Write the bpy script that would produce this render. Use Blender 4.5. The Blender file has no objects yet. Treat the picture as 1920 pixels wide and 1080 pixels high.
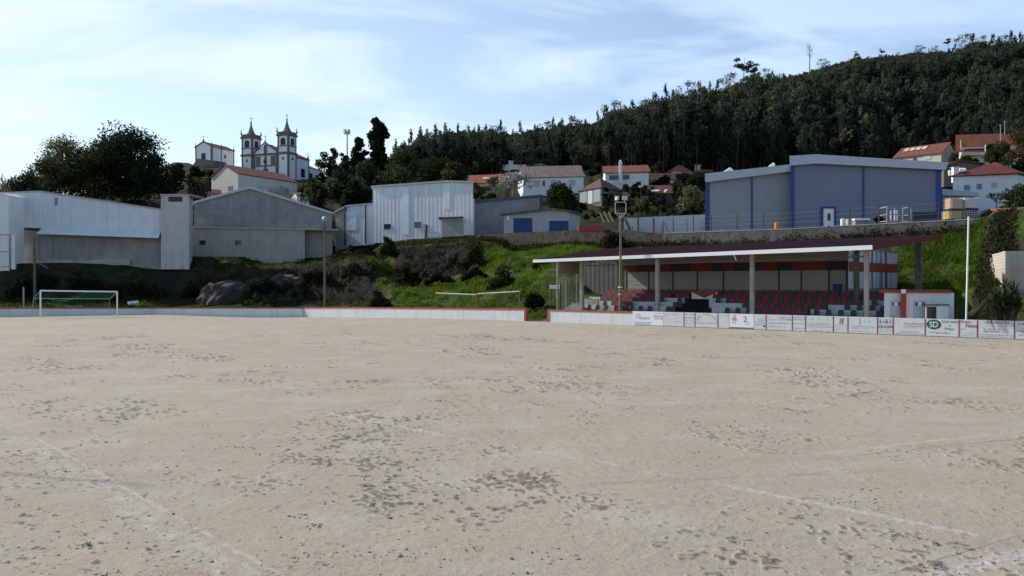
import bpy, math, random
import numpy as np
from mathutils import Vector, noise as mnoise

S = bpy.context.scene
COL = S.collection
R = math.radians
random.seed(7)
rng = np.random.default_rng(11)

# ------------------------------------------------------------------ camera, sky, sun, exposure
F = 1550.0            # focal length in photo pixels (photo is 1920 wide)
H = 3.25              # eye height
TH = math.atan(11 / F)
CT, ST = math.cos(TH), math.sin(TH)
cam = bpy.data.cameras.new("camera")
cam.sensor_width = 36.0
cam.lens = F / 1920 * 36
cam.clip_start = 0.1
cam.clip_end = 4000
camo = bpy.data.objects.new("camera", cam)
COL.objects.link(camo)
camo.location = (0, 0, H)
camo.rotation_euler = (math.pi / 2 - TH, 0, 0)
S.camera = camo

SUN_EL = R(33)
SUN_DIR = Vector((-0.90, 0.43, 0)).normalized()     # towards the sun, in plan
SUN_AZ = math.atan2(SUN_DIR.x, SUN_DIR.y)            # clockwise from +Y

w = bpy.data.worlds.new("World")
S.world = w
w.use_nodes = True
nt = w.node_tree
nt.nodes.clear()
out = nt.nodes.new("ShaderNodeOutputWorld")
bg = nt.nodes.new("ShaderNodeBackground")
bg.inputs["Strength"].default_value = 0.145
sky = nt.nodes.new("ShaderNodeTexSky")
sky.sky_type = 'NISHITA'
sky.sun_disc = False
sky.sun_elevation = SUN_EL
sky.sun_rotation = SUN_AZ
sky.altitude = 100
sky.air_density = 1.0
sky.dust_density = 0.3
sky.ozone_density = 1.6
tc = nt.nodes.new("ShaderNodeTexCoord")
sep = nt.nodes.new("ShaderNodeSeparateXYZ")
nt.links.new(tc.outputs["Generated"], sep.inputs[0])
def wm(op, a, b=None):
    n = nt.nodes.new("ShaderNodeMath"); n.operation = op
    for i, x in enumerate((a, b)):
        if x is None: continue
        if isinstance(x, (int, float)): n.inputs[i].default_value = x
        else: nt.links.new(x, n.inputs[i])
    return n.outputs[0]
zz = wm('ADD', wm('MAXIMUM', sep.outputs[2], 0.0), 0.16)
cx = wm('DIVIDE', sep.outputs[0], zz)
cy = wm('DIVIDE', sep.outputs[1], zz)
comb = nt.nodes.new("ShaderNodeCombineXYZ")
nt.links.new(wm('ADD', wm('MULTIPLY', cx, 0.55), wm('MULTIPLY', cy, 0.2)), comb.inputs[0])
nt.links.new(wm('ADD', wm('MULTIPLY', cy, 1.1), wm('MULTIPLY', cx, -0.25)), comb.inputs[1])
n1 = nt.nodes.new("ShaderNodeTexNoise")
n1.inputs["Scale"].default_value = 1.7
n1.inputs["Detail"].default_value = 8
n1.inputs["Roughness"].default_value = 0.55
n1.inputs["Distortion"].default_value = 0.6
nt.links.new(comb.outputs[0], n1.inputs["Vector"])
cr = nt.nodes.new("ShaderNodeValToRGB")
cr.color_ramp.elements[0].position = 0.43
cr.color_ramp.elements[0].color = (0, 0, 0, 1)
cr.color_ramp.elements[1].position = 0.61
cr.color_ramp.elements[1].color = (1, 1, 1, 1)
nt.links.new(n1.outputs[0], cr.inputs[0])
mx = nt.nodes.new("ShaderNodeMix")
mx.data_type = 'RGBA'
mx.blend_type = 'MIX'
# thin high cirrus: thickest low down, ahead and towards the sun
dp = nt.nodes.new("ShaderNodeVectorMath"); dp.operation = 'DOT_PRODUCT'
nt.links.new(tc.outputs["Generated"], dp.inputs[0])
dp.inputs[1].default_value = (SUN_DIR.x * math.cos(SUN_EL), SUN_DIR.y * math.cos(SUN_EL), math.sin(SUN_EL))
def wr(a, x0, x1, y0, y1):
    n = nt.nodes.new("ShaderNodeMapRange")
    nt.links.new(a, n.inputs[0])
    for i, x in enumerate((x0, x1, y0, y1)): n.inputs[i + 1].default_value = x
    return n.outputs[0]
aur = wr(dp.outputs["Value"], -0.1, 0.92, 0.0, 1.0)
low = wr(sep.outputs[2], 0.0, 0.75, 1.0, 0.1)
front = wr(sep.outputs[1], -0.3, 0.5, 0.15, 1.0)  # unseen rear sky left clearer, so fill light is dimmer and bluer
fac = wm('MULTIPLY', wm('MULTIPLY', low, front), wm('ADD', wm('MULTIPLY', aur, 0.75), wm('MULTIPLY', cr.outputs[0], wm('ADD', wm('MULTIPLY', aur, 0.15), 0.75))))
nt.links.new(wm('MINIMUM', fac, 0.95), mx.inputs[0])
nt.links.new(sky.outputs[0], mx.inputs[6])
vm = nt.nodes.new("ShaderNodeMix"); vm.data_type = 'RGBA'
nt.links.new(aur, vm.inputs[0])
vm.inputs[6].default_value = (4.3, 5.7, 8.0, 1)
vm.inputs[7].default_value = (5.5, 6.4, 6.75, 1)
nt.links.new(vm.outputs[2], mx.inputs[7])
nt.links.new(mx.outputs[2], bg.inputs[0])
nt.links.new(bg.outputs[0], out.inputs[0])

sl = bpy.data.lights.new("sun", 'SUN')
sl.energy = 4.5
sl.angle = R(0.53)
sl.color = (1.0, 0.93, 0.83)
so = bpy.data.objects.new("sun", sl)
COL.objects.link(so)
sd = Vector((SUN_DIR.x * math.cos(SUN_EL), SUN_DIR.y * math.cos(SUN_EL), math.sin(SUN_EL)))
so.rotation_euler = (-sd).to_track_quat('-Z', 'Y').to_euler()
so.location = (-60, 20, 80)
S.view_settings.view_transform = 'Standard'
S.view_settings.look = 'None'
S.view_settings.gamma = 1
S.view_settings.use_curve_mapping = False
S.view_settings.exposure = 0.17

# ------------------------------------------------------------------ photo geometry helpers
def ray(u, v):
    a = (u - 960) / F; b = (540 - v) / F
    return Vector((a, CT + b * ST, -ST + b * CT))
def at(u, v, Y):
    d = ray(u, v); t = Y / d.y
    return Vector((d.x * t, Y, H + d.z * t))
def zv(v, Y): return at(960, v, Y).z
def pp(u, Y):
    return Vector(((u - 960) / F * Y, Y))
T0 = Vector((1.1, 69.0)); TD = Vector((0.7732, -0.6342)); TN = Vector((0.6342, 0.7732))
def tp(s, D, z=0.0):
    p = T0 + TD * s + TN * D
    return Vector((p.x, p.y, z))
def sD(u, D):
    m = (u - 960) / F
    p = T0 + TN * D
    return (m * p.y - p.x) / (TD.x - m * TD.y)
def YD(u, D): return tp(sD(u, D), D).y

class Plane:
    """a vertical plane in the world; pt() gives the world point seen at a photo pixel"""
    def __init__(s, p0, d):
        s.p0 = Vector((p0[0], p0[1])); s.d = Vector((d[0], d[1])).normalized()
        n = Vector((-s.d.y, s.d.x))
        if n.dot(s.p0) < 0: n = -n
        s.n = n; s.bk = n
    def pt(s, u, v, back=0.0):
        r = ray(u, v)
        t = s.p0.dot(s.n) / (r.x * s.n.x + r.y * s.n.y)
        p = Vector((r.x * t, r.y * t, H + r.z * t))
        return p + Vector((s.n.x, s.n.y, 0)) * back
    def N(s, k=1.0): return Vector((s.bk.x * k, s.bk.y * k, 0))
    def back(s, x, y): s.bk = Vector((x, y)).normalized(); return s
def tplane(D): return Plane(T0 + TN * D, TD)

# ------------------------------------------------------------------ materials
MATS = {}
def mat(name, col, rough=0.8, var=0.15, scale=1.5, streak=0.0, streak_col=None, bump=0.0, bscale=8.0, metal=0.0,
        rib=None, ribaxis=(1, 0, 0), ribscale=3.0, spec=0.3, rnd=0.0, detail=4, trans=0.0, ssc=(2.2, 2.2, 0.14), sr=(.5, .75)):
    if name in MATS: return MATS[name]
    m = bpy.data.materials.new(name); m.use_nodes = True
    t = m.node_tree; N = t.nodes; L = t.links
    b = N["Principled BSDF"]
    b.inputs["Roughness"].default_value = rough
    b.inputs["Metallic"].default_value = metal
    b.inputs["Specular IOR Level"].default_value = spec
    tc = N.new("ShaderNodeTexCoord")
    nz = N.new("ShaderNodeTexNoise"); nz.inputs["Scale"].default_value = scale; nz.inputs["Detail"].default_value = detail
    nz.inputs["Roughness"].default_value = 0.65
    L.new(tc.outputs["Object"], nz.inputs["Vector"])
    mr = N.new("ShaderNodeMapRange"); mr.inputs[1].default_value = 0.3; mr.inputs[2].default_value = 0.7
    L.new(nz.outputs[0], mr.inputs[0])
    mx = N.new("ShaderNodeMix"); mx.data_type = 'RGBA'
    L.new(mr.outputs[0], mx.inputs[0])
    mx.inputs[6].default_value = (*[c * (1 - var) for c in col], 1)
    mx.inputs[7].default_value = (*[min(1, c * (1 + var)) for c in col], 1)
    o = mx.outputs[2]
    if streak > 0:
        mp = N.new("ShaderNodeMapping"); mp.inputs["Scale"].default_value = ssc
        L.new(tc.outputs["Object"], mp.inputs[0])
        n2 = N.new("ShaderNodeTexNoise"); n2.inputs["Scale"].default_value = 1.0; n2.inputs["Detail"].default_value = 6
        n2.inputs["Roughness"].default_value = 0.7
        L.new(mp.outputs[0], n2.inputs["Vector"])
        r2 = N.new("ShaderNodeMapRange"); r2.inputs[1].default_value = sr[0]; r2.inputs[2].default_value = sr[1]
        r2.inputs[4].default_value = streak
        L.new(n2.outputs[0], r2.inputs[0])
        m2 = N.new("ShaderNodeMix"); m2.data_type = 'RGBA'
        L.new(r2.outputs[0], m2.inputs[0]); L.new(o, m2.inputs[6])
        sc = streak_col or [c * 0.35 for c in col]
        m2.inputs[7].default_value = (*sc, 1)
        o = m2.outputs[2]
    if rnd > 0:
        oi = N.new("ShaderNodeObjectInfo")
        hs = N.new("ShaderNodeHueSaturation")
        r3 = N.new("ShaderNodeMapRange"); r3.inputs[3].default_value = 1 - rnd; r3.inputs[4].default_value = 1 + rnd
        L.new(oi.outputs["Random"], r3.inputs[0]); L.new(r3.outputs[0], hs.inputs["Value"])
        r4 = N.new("ShaderNodeMapRange"); r4.inputs[3].default_value = 0.5 - rnd * 0.06; r4.inputs[4].default_value = 0.5 + rnd * 0.06
        L.new(oi.outputs["Random"], r4.inputs[0]); L.new(r4.outputs[0], hs.inputs["Hue"])
        L.new(o, hs.inputs["Color"]); o = hs.outputs[0]
    L.new(o, b.inputs["Base Color"])
    h = None
    if bump > 0:
        n3 = N.new("ShaderNodeTexNoise"); n3.inputs["Scale"].default_value = bscale; n3.inputs["Detail"].default_value = 6
        L.new(tc.outputs["Object"], n3.inputs["Vector"])
        bp = N.new("ShaderNodeBump"); bp.inputs["Strength"].default_value = bump; bp.inputs["Distance"].default_value = 0.05
        L.new(n3.outputs[0], bp.inputs["Height"]); h = bp
    if rib:
        dt = N.new("ShaderNodeVectorMath"); dt.operation = 'DOT_PRODUCT'; dt.inputs[1].default_value = ribaxis
        L.new(tc.outputs["Object"], dt.inputs[0])
        ms = N.new("ShaderNodeMath"); ms.operation = 'MULTIPLY'; ms.inputs[1].default_value = ribscale * 2 * math.pi
        L.new(dt.outputs["Value"], ms.inputs[0])
        si = N.new("ShaderNodeMath"); si.operation = 'SINE'; L.new(ms.outputs[0], si.inputs[0])
        bp = N.new("ShaderNodeBump"); bp.inputs["Strength"].default_value = rib; bp.inputs["Distance"].default_value = 0.03
        L.new(si.outputs[0], bp.inputs["Height"])
        if h: L.new(h.outputs[0], bp.inputs["Normal"])
        h = bp
    if h: L.new(h.outputs[0], b.inputs["Normal"])
    if trans > 0:
        b.inputs["Alpha"].default_value = 1 - trans
    MATS[name] = m
    return m

# ------------------------------------------------------------------ mesh builder
ROOT = {}
class MB:
    def __init__(s): s.v = []; s.f = []; s.m = []
    def face(s, pts, mi=0):
        i = len(s.v); s.v += [tuple(p) for p in pts]; s.f.append(tuple(range(i, i + len(pts)))); s.m.append(mi)
    def prism(s, pts, ext, mi=0):
        """polygon extruded by a vector (closed)"""
        pts = [Vector(p) for p in pts]; ext = Vector(ext); n = len(pts)
        nr = Vector((0, 0, 0))
        for k in range(n):
            a, b = pts[k], pts[(k + 1) % n]
            nr += a.cross(b)
        if nr.dot(ext) > 0: pts.reverse()
        i = len(s.v)
        s.v += [tuple(p) for p in pts] + [tuple(p + ext) for p in pts]
        s.f.append(tuple(range(i, i + n))); s.m.append(mi)
        s.f.append(tuple(range(i + 2 * n - 1, i + n - 1, -1))); s.m.append(mi)
        for k in range(n):
            k2 = (k + 1) % n
            s.f.append((i + k2, i + k, i + n + k, i + n + k2)); s.m.append(mi)
    def obox(s, p, a, b, c, mi=0):
        """box from corner p along vectors a, b, c"""
        p, a, b, c = map(Vector, (p, a, b, c))
        s.prism([p, p + a, p + a + b, p + b], c, mi)
    def box(s, cx, cy, z0, sx, sy, sz, ang=0, mi=0):
        ca, sa = math.cos(ang), math.sin(ang)
        a = Vector((ca * sx, sa * sx, 0)); b = Vector((-sa * sy, ca * sy, 0))
        s.obox(Vector((cx, cy, z0)) - a / 2 - b / 2, a, b, (0, 0, sz), mi)
    def tube(s, p, q, r0, r1=None, n=6, mi=0, caps=True):
        p, q = Vector(p), Vector(q); r1 = r0 if r1 is None else r1
        d = (q - p)
        if d.length < 1e-6: return
        d.normalize()
        a = d.orthogonal().normalized(); b = d.cross(a)
        i = len(s.v)
        for c, r in ((p, r0), (q, r1)):
            for k in range(n):
                t = 2 * math.pi * k / n
                s.v.append(tuple(c + a * (r * math.cos(t)) + b * (r * math.sin(t))))
        for k in range(n):
            k2 = (k + 1) % n
            s.f.append((i + k, i + k2, i + n + k2, i + n + k)); s.m.append(mi)
        if caps:
            s.f.append(tuple(range(i + n - 1, i - 1, -1))); s.m.append(mi)
            s.f.append(tuple(range(i + n, i + 2 * n))); s.m.append(mi)
    def path(s, pts, r, n=6, mi=0):
        for a, b in zip(pts, pts[1:]): s.tube(a, b, r, r, n, mi)
    def lathe(s, c, prof, n=12, mi=0):
        """profile of (radius, z) turned round the vertical axis at c"""
        i = len(s.v); c = Vector(c)
        for r, z in prof:
            for k in range(n):
                t = 2 * math.pi * k / n
                s.v.append((c.x + r * math.cos(t), c.y + r * math.sin(t), c.z + z))
        for j in range(len(prof) - 1):
            for k in range(n):
                k2 = (k + 1) % n
                s.f.append((i + j * n + k, i + j * n + k2, i + (j + 1) * n + k2, i + (j + 1) * n + k)); s.m.append(mi)
        s.f.append(tuple(range(i + n - 1, i - 1, -1))); s.m.append(mi)
        j = len(prof) - 1
        s.f.append(tuple(range(i + j * n, i + (j + 1) * n))); s.m.append(mi)
    def quads(s, V, mi=None):
        i = len(s.v); k = len(V) // 4
        s.v += [tuple(x) for x in V]
        s.f += [(i + 4 * j, i + 4 * j + 1, i + 4 * j + 2, i + 4 * j + 3) for j in range(k)]
        s.m += [int(x) for x in mi] if mi is not None else [0] * k
    def build(s, name, mats, parent=None, loc=None, smooth=False):
        if not isinstance(mats, (list, tuple)): mats = [mats]
        o = Vector((0, 0, 0))
        if parent is not None: o = ROOT[parent.name]
        elif loc is not None: o = Vector(loc)
        me = bpy.data.meshes.new(name)
        me.from_pydata([(x[0] - o.x, x[1] - o.y, x[2] - o.z) for x in s.v], [], s.f)
        for m in mats: me.materials.append(m)
        if len(mats) > 1: me.polygons.foreach_set("material_index", s.m)
        if smooth: me.polygons.foreach_set("use_smooth", [True] * len(s.f))
        me.update()
        ob = bpy.data.objects.new(name, me)
        COL.objects.link(ob)
        if parent is not None: ob.parent = parent
        elif loc is not None: ob.location = o
        ROOT[ob.name] = o
        return ob
def tag(o, label=None, cat=None, group=None, kind=None):
    if label: o["label"] = label
    if label and len(label.split()) > 16: print("LONG", len(label.split()), label)
    if cat: o["category"] = cat
    if group: o["group"] = group
    if kind: o["kind"] = kind
    return o
def thing(name, loc, label, cat, group=None):
    o = bpy.data.objects.new(name, None); COL.objects.link(o)
    o.empty_display_size = 0.3
    o.location = Vector(loc); ROOT[o.name] = Vector(loc)
    return tag(o, label, cat, group)
def npmesh(name, V, Q, mats, mi=None, parent=None, loc=None):
    me = bpy.data.meshes.new(name)
    V = np.asarray(V, dtype=np.float32); Q = np.asarray(Q, dtype=np.int32)
    k = Q.shape[1]
    me.vertices.add(len(V)); me.vertices.foreach_set("co", V.ravel())
    me.loops.add(Q.size); me.loops.foreach_set("vertex_index", Q.ravel())
    me.polygons.add(len(Q)); me.polygons.foreach_set("loop_start", np.arange(len(Q), dtype=np.int32) * k)
    if not isinstance(mats, (list, tuple)): mats = [mats]
    for m in mats: me.materials.append(m)
    if mi is not None: me.polygons.foreach_set("material_index", np.asarray(mi, dtype=np.int32))
    me.update(calc_edges=True); me.validate()
    ob = bpy.data.objects.new(name, me); COL.objects.link(ob)
    if parent is not None: ob.parent = parent
    if loc is not None: ob.location = loc
    ROOT[ob.name] = Vector(loc) if loc is not None else Vector((0, 0, 0))
    return ob

# ------------------------------------------------------------------ palette
M_white = mat("white_paint", (.74, .75, .76), .7, .06, .7, streak=.35, streak_col=(.42, .42, .40))
M_wallwhite = mat("wall_white", (.66, .67, .68), .8, .08, .8, streak=.5, streak_col=(.36, .36, .36), bump=.2)
M_clean = mat("clean_white", (.80, .80, .80), .5, .03, 2)
M_red = mat("red_paint", (.33, .055, .04), .6, .15, 3)
M_brick = mat("red_coping", (.40, .09, .06), .8, .2, 3)
M_dkred = mat("roof_maroon", (.036, .013, .017), .8, .25, .6, streak=.2, spec=.1)
M_grey = mat("grey_render", (.26, .26, .26), .9, .22, .5, streak=.5, streak_col=(.12, .12, .125), bump=.3)
M_concrete = mat("concrete", (.38, .36, .33), .9, .2, 1.2, streak=.4, bump=.3)
M_dkconc = mat("weathered_concrete", (.125, .12, .11), .95, .35, 1.5, streak=.85, streak_col=(.05, .05, .045), bump=.5)
M_metalw = mat("white_cladding", (.60, .65, .70), .55, .08, .5, streak=.4, streak_col=(.30, .34, .36), rib=.5, ribaxis=(1, 0, 0), ribscale=1.6)
M_metalg = mat("galvanised_cladding", (.66, .69, .73), .5, .1, .4, streak=.6, streak_col=(.36, .38, .41), rib=.22, ribaxis=(TD.x, TD.y, 0), ribscale=1.45, ssc=(2.6, 2.6, .04), sr=(.42, .7))
M_bluegrey = mat("bluegrey_cladding", (.17, .20, .28), .5, .05, .3, rib=.35, ribaxis=(0, 0, 1), ribscale=1.0)
M_bluegreyl = mat("pale_bluegrey_cladding", (.26, .28, .31), .5, .06, .3, rib=.35, ribaxis=(0, 0, 1), ribscale=1.0)
M_band = mat("eaves_band", (.42, .46, .52), .45, .04, .4)
M_blue = mat("blue_trim", (.02, .065, .24), .5, .1, 2)
M_bluedoor = mat("blue_door", (.018, .05, .17), .6, .25, 1.5)
M_glass = mat("dark_glass", (.03, .035, .04), .15, .2, 2, spec=.6)
M_dark = mat("dark_metal", (.035, .035, .035), .6, .3, 3)
M_steel = mat("galvanised_steel", (.33, .34, .34), .5, .15, 3, metal=.3)
M_rust = mat("rusty_pipe", (.25, .13, .09), .8, .4, 5)
M_palepipe = mat("flaking_white_pipe", (.60, .52, .46), .7, .25, 6)
M_tile = mat("clay_tiles", (.17, .062, .042), .85, .3, 1.2, rib=.6, ribaxis=(.8, .6, 0), ribscale=2.5)
M_otile = mat("orange_tiles", (.30, .10, .06), .85, .25, 1.5, rib=.5, ribaxis=(.8, .6, 0), ribscale=2.5)
M_oldtile = mat("old_brown_tiles", (.10, .055, .042), .9, .4, 1.2, rib=.6, ribaxis=(.9, .3, 0), ribscale=2.5)
M_tantile = mat("lichen_tan_tiles", (.17, .145, .115), .9, .25, 1.2, rib=.5, ribaxis=(1, 0, 0), ribscale=2.2)
M_house = mat("house_white", (.66, .68, .70), .85, .05, .6, streak=.15)
M_cream = mat("house_cream", (.55, .50, .41), .85, .08, .6, streak=.2)
M_granite = mat("granite_trim", (.17, .145, .12), .9, .3, 3, bump=.3)
M_stone = mat("rough_stone", (.085, .075, .062), .95, .5, 1.6, bump=.8, bscale=3, streak=.4, streak_col=(.025, .028, .02))
M_stonehouse = mat("house_stone", (.13, .11, .09), .95, .35, 2.5, bump=.6, bscale=4)
M_wood = mat("weathered_wood", (.14, .11, .085), .9, .3, 6, bump=.3)
M_bark = mat("bark", (.07, .055, .045), .95, .3, 5, bump=.4)
M_palebark = mat("pale_bark", (.24, .21, .19), .9, .3, 5)
M_frame = mat("window_frame", (.5, .52, .54), .6, .05, 3)
M_shutter = mat("rolled_shutter", (.42, .42, .42), .7, .08, 2, rib=.4, ribaxis=(0, 0, 1), ribscale=8)
M_block = mat("concrete_block_wall", (.46, .42, .37), .95, .15, 1.5, streak=.45, streak_col=(.25, .22, .19), bump=.4, rib=.3, ribaxis=(0, 0, 1), ribscale=5)
M_orange = mat("orange_plastic", (.55, .20, .03), .5, .2, 3)
# ------------------------------------------------------------------ terrain
def K(*a): return list(a)
D_ = 'D'
COLS = [
 (-900, K((57,-.15),(62,.2),(85,.6),(88,2.5),(92,5.5),(93,5.6),(130,7),(160,14),(200,17),(260,18),(330,18),(600,0))),
 (0,    K((81,-.15),(86,.3),(102,.8),(105,2.6),(109,5.5),(110,5.7),(150,8),(168,18),(200,19),(260,19),(330,19),(600,0))),
 (250,  K((91,-.6),(96,0),(104,.9),(108,3),(113,5.8),(114,6),(145,9),(165,19.5),(195,25),(230,33),(260,35),(600,10))),
 (330,  K((95,-.8),(99,0),(107,1.2),(110.5,4.6),(116,6.6),(117,6.8),(145,9),(165,17),(190,25),(226,36.0),(262,36.5),(600,15))),
 (450,  K((97,-.8),(100,0),(107,1.2),(109.5,5),(117,6.6),(118,6.8),(148,9),(170,19),(188,21),(226,33.5),(262,35),(600,15))),
 (560,  K((D_,.5,-.7),(D_,3,0),(D_,11.5,.8),(D_,13.5,5.2),(D_,31.7,7),(D_,32.5,9),(150,10),(175,19),(195,23),(232,32),(275,36),(600,20))),
 (690,  K((D_,.5,-.5),(D_,3,.1),(D_,12,.9),(D_,14,6.0),(D_,31.7,7.5),(D_,32.5,9),(150,10),(180,19),(215,28),(260,36),(320,44),(600,25))),
 (745,  K((D_,.5,-.4),(D_,2.5,.3),(D_,9,1.9),(D_,21.5,3.5),(D_,24,8.2),(D_,32.5,9.2),(150,10),(182,21),(218,30),(262,38),(325,48),(600,30))),
 (880,  K((D_,.5,-.2),(D_,3,.4),(D_,10,2.2),(D_,24,4.4),(D_,26.5,8.5),(D_,32.5,9.3),(150,10.5),(185,24),(225,34),(270,43),(335,56),(600,40))),
 (960,  K((D_,.5,-.1),(D_,3,.3),(D_,9,2),(D_,22,5.7),(D_,31.7,7.6),(D_,32.5,9.3),(140,11),(165,19),(215,33),(270,46),(345,59),(600,45))),
 (1060, K((D_,.5,-.1),(D_,3,.3),(D_,12,4.2),(D_,24,7),(D_,31.7,7.8),(D_,32.5,9.2),(125,11),(160,19.5),(220,34),(275,48),(350,62),(600,45))),
 (1200, K((D_,.5,-.1),(D_,4,.1),(D_,14,1.5),(D_,26,5.5),(D_,31.7,7.4),(D_,32.5,8.7),(118,10),(150,18),(210,32),(270,50),(370,72),(600,50))),
 (1400, K((D_,.5,-.1),(D_,4,.1),(D_,16,.8),(D_,26,4),(D_,31.7,7),(D_,32.5,8.2),(125,9),(165,20),(220,33),(290,58),(420,100),(700,90))),
 (1600, K((D_,.5,-.1),(D_,4,.1),(D_,16,.6),(D_,24,1.6),(D_,31.7,7.6),(D_,32.5,8.1),(115,9),(165,21),(226,32.5),(300,68),(460,127),(800,110))),
 (1760, K((D_,.5,-.1),(D_,4,.1),(D_,20,.9),(D_,24,2.6),(D_,31.7,7.7),(D_,32.5,8.1),(118,10),(150,17.5),(222,31.5),(300,70),(470,134),(800,120))),
 (1826, K((D_,.5,-.1),(D_,4,.3),(D_,17,1.4),(D_,22,3.0),(D_,31,7.6),(D_,32.5,8.2),(115,11),(145,17.5),(212,33),(300,72),(475,135),(800,120))),
 (1862, K((D_,.5,-.1),(D_,4,.5),(D_,9,2.0),(D_,15,3),(D_,20,6.8),(D_,24,9),(90,11),(125,14.5),(206,32.5),(300,74),(478,135),(800,120))),
 (1960, K((D_,.5,-.1),(D_,4,.6),(D_,8,2.0),(D_,13,3),(D_,17,6.8),(D_,21,9.2),(88,11.5),(125,15),(206,34),(300,75),(480,135),(800,120))),
 (2900, K((D_,.5,-.1),(D_,4,.6),(D_,8,2.0),(D_,13,3),(D_,17,6.8),(D_,21,9.2),(70,11.5),(100,16),(170,40),(260,76),(430,135),(700,120))),
]
def knots(u):
    u = min(max(u, -900), 2900)
    for (ua, ka), (ub, kb) in zip(COLS, COLS[1:]):
        if u <= ub: break
    t = (u - ua) / (ub - ua)
    res = []
    for a, b in zip(ka, kb):
        if a[0] == D_ and b[0] == D_:
            Y = YD(u, a[1] + (b[1] - a[1]) * t)
        else:
            ya = YD(ua, a[1]) if a[0] == D_ else a[0]
            yb = YD(ub, b[1]) if b[0] == D_ else b[0]
            Y = ya + (yb - ya) * t
        res.append((Y, a[-1] + (b[-1] - a[-1]) * t))
    return res
NAMP = [0, .3, .7, .8, .15, 0, 0, .8, 1.0, 1.5, 1.0, 0]
def rough_z(x, y, amp):
    if amp == 0: return 0
    return amp * (mnoise.noise(Vector((x * .16, y * .16, 1.7))) + .6 * mnoise.noise(Vector((x * .45, y * .45, 8.3))) + (.55 * mnoise.noise(Vector((x * .8, y * .5, 2.3))) if amp < .95 else 0))
def crag(x, y, z, steep):
    q = Vector((x * .5, y * .5, z * .5))
    return steep * (.5 * mnoise.noise(q) + .45 * abs(mnoise.noise(q * 2.7)) + .2 * mnoise.noise(q * 6))
def tz(u, Y):
    k = knots(u)
    x = (u - 960) / F * Y
    if Y <= k[0][0]: return k[0][1]
    for i in range(len(k) - 1):
        if Y <= k[i + 1][0]:
            t = (Y - k[i][0]) / max(1e-6, k[i + 1][0] - k[i][0])
            z = k[i][1] + (k[i + 1][1] - k[i][1]) * t
            return z + rough_z(x, Y, NAMP[i] + (NAMP[i + 1] - NAMP[i]) * t)
    return k[-1][1]
def txy(x, y): return tz(960 + x / y * F, y)

def steep_mat(name, flat_a, flat_b, steep_a, steep_b, lo, hi, sc=.35, patch=None):
    m = bpy.data.materials.new(name); m.use_nodes = True
    t = m.node_tree; N = t.nodes; L = t.links; b = N["Principled BSDF"]
    b.inputs["Roughness"].default_value = .95; b.inputs["Specular IOR Level"].default_value = .1
    tc = N.new("ShaderNodeTexCoord")
    def nz(s, d=5, rr=.6):
        n = N.new("ShaderNodeTexNoise"); n.inputs["Scale"].default_value = s; n.inputs["Detail"].default_value = d
        n.inputs["Roughness"].default_value = rr
        L.new(tc.outputs["Object"], n.inputs["Vector"]); return n.outputs[0]
    def mr(a, x0, x1, y0=0, y1=1):
        n = N.new("ShaderNodeMapRange"); L.new(a, n.inputs[0])
        for i, v in enumerate((x0, x1, y0, y1)): n.inputs[i + 1].default_value = v
        return n.outputs[0]
    def mix(f, a, c):
        n = N.new("ShaderNodeMix"); n.data_type = 'RGBA'; L.new(f, n.inputs[0])
        for i, v in ((6, a), (7, c)):
            if isinstance(v, tuple): n.inputs[i].default_value = (*v, 1)
            else: L.new(v, n.inputs[i])
        return n.outputs[2]
    A = mix(mr(nz(sc, 6), .38, .62), flat_a, flat_b)
    if patch: A = mix(mr(nz(.22, 5), .52, .62), A, patch)
    B = mix(mr(nz(.9, 8, .7), .35, .65), steep_a, steep_b)
    ge = N.new("ShaderNodeNewGeometry"); sp = N.new("ShaderNodeSeparateXYZ"); L.new(ge.outputs["Normal"], sp.inputs[0])
    ad = N.new("ShaderNodeMath"); ad.operation = 'ADD'; L.new(sp.outputs[2], ad.inputs[0]); L.new(mr(nz(.6, 6), .3, .7, -.12, .12), ad.inputs[1])
    c = mix(mr(ad.outputs[0], lo, hi), B, A)
    L.new(c, b.inputs["Base Color"])
    bp = N.new("ShaderNodeBump"); bp.inputs["Strength"].default_value = .9; bp.inputs["Distance"].default_value = .25
    L.new(nz(1.8, 8, .7), bp.inputs["Height"]); L.new(bp.outputs[0], b.inputs["Normal"])
    return m
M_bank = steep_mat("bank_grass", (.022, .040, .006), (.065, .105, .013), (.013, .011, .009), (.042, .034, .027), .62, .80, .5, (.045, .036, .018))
M_terr = steep_mat("terrace_soil", (.13, .12, .10), (.20, .185, .16), (.05, .05, .04), (.09, .085, .07), .5, .7)
M_hill = steep_mat("hill_scrub", (.016, .024, .009), (.038, .044, .016), (.012, .014, .008), (.03, .028, .016), .4, .6, .2, (.035, .026, .014))
us = sorted(set([int(x) for x in np.linspace(-900, 380, 50)] + [int(x) for x in np.linspace(380, 1960, 396)] + [int(x) for x in np.linspace(1960, 2900, 28)]))
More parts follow.
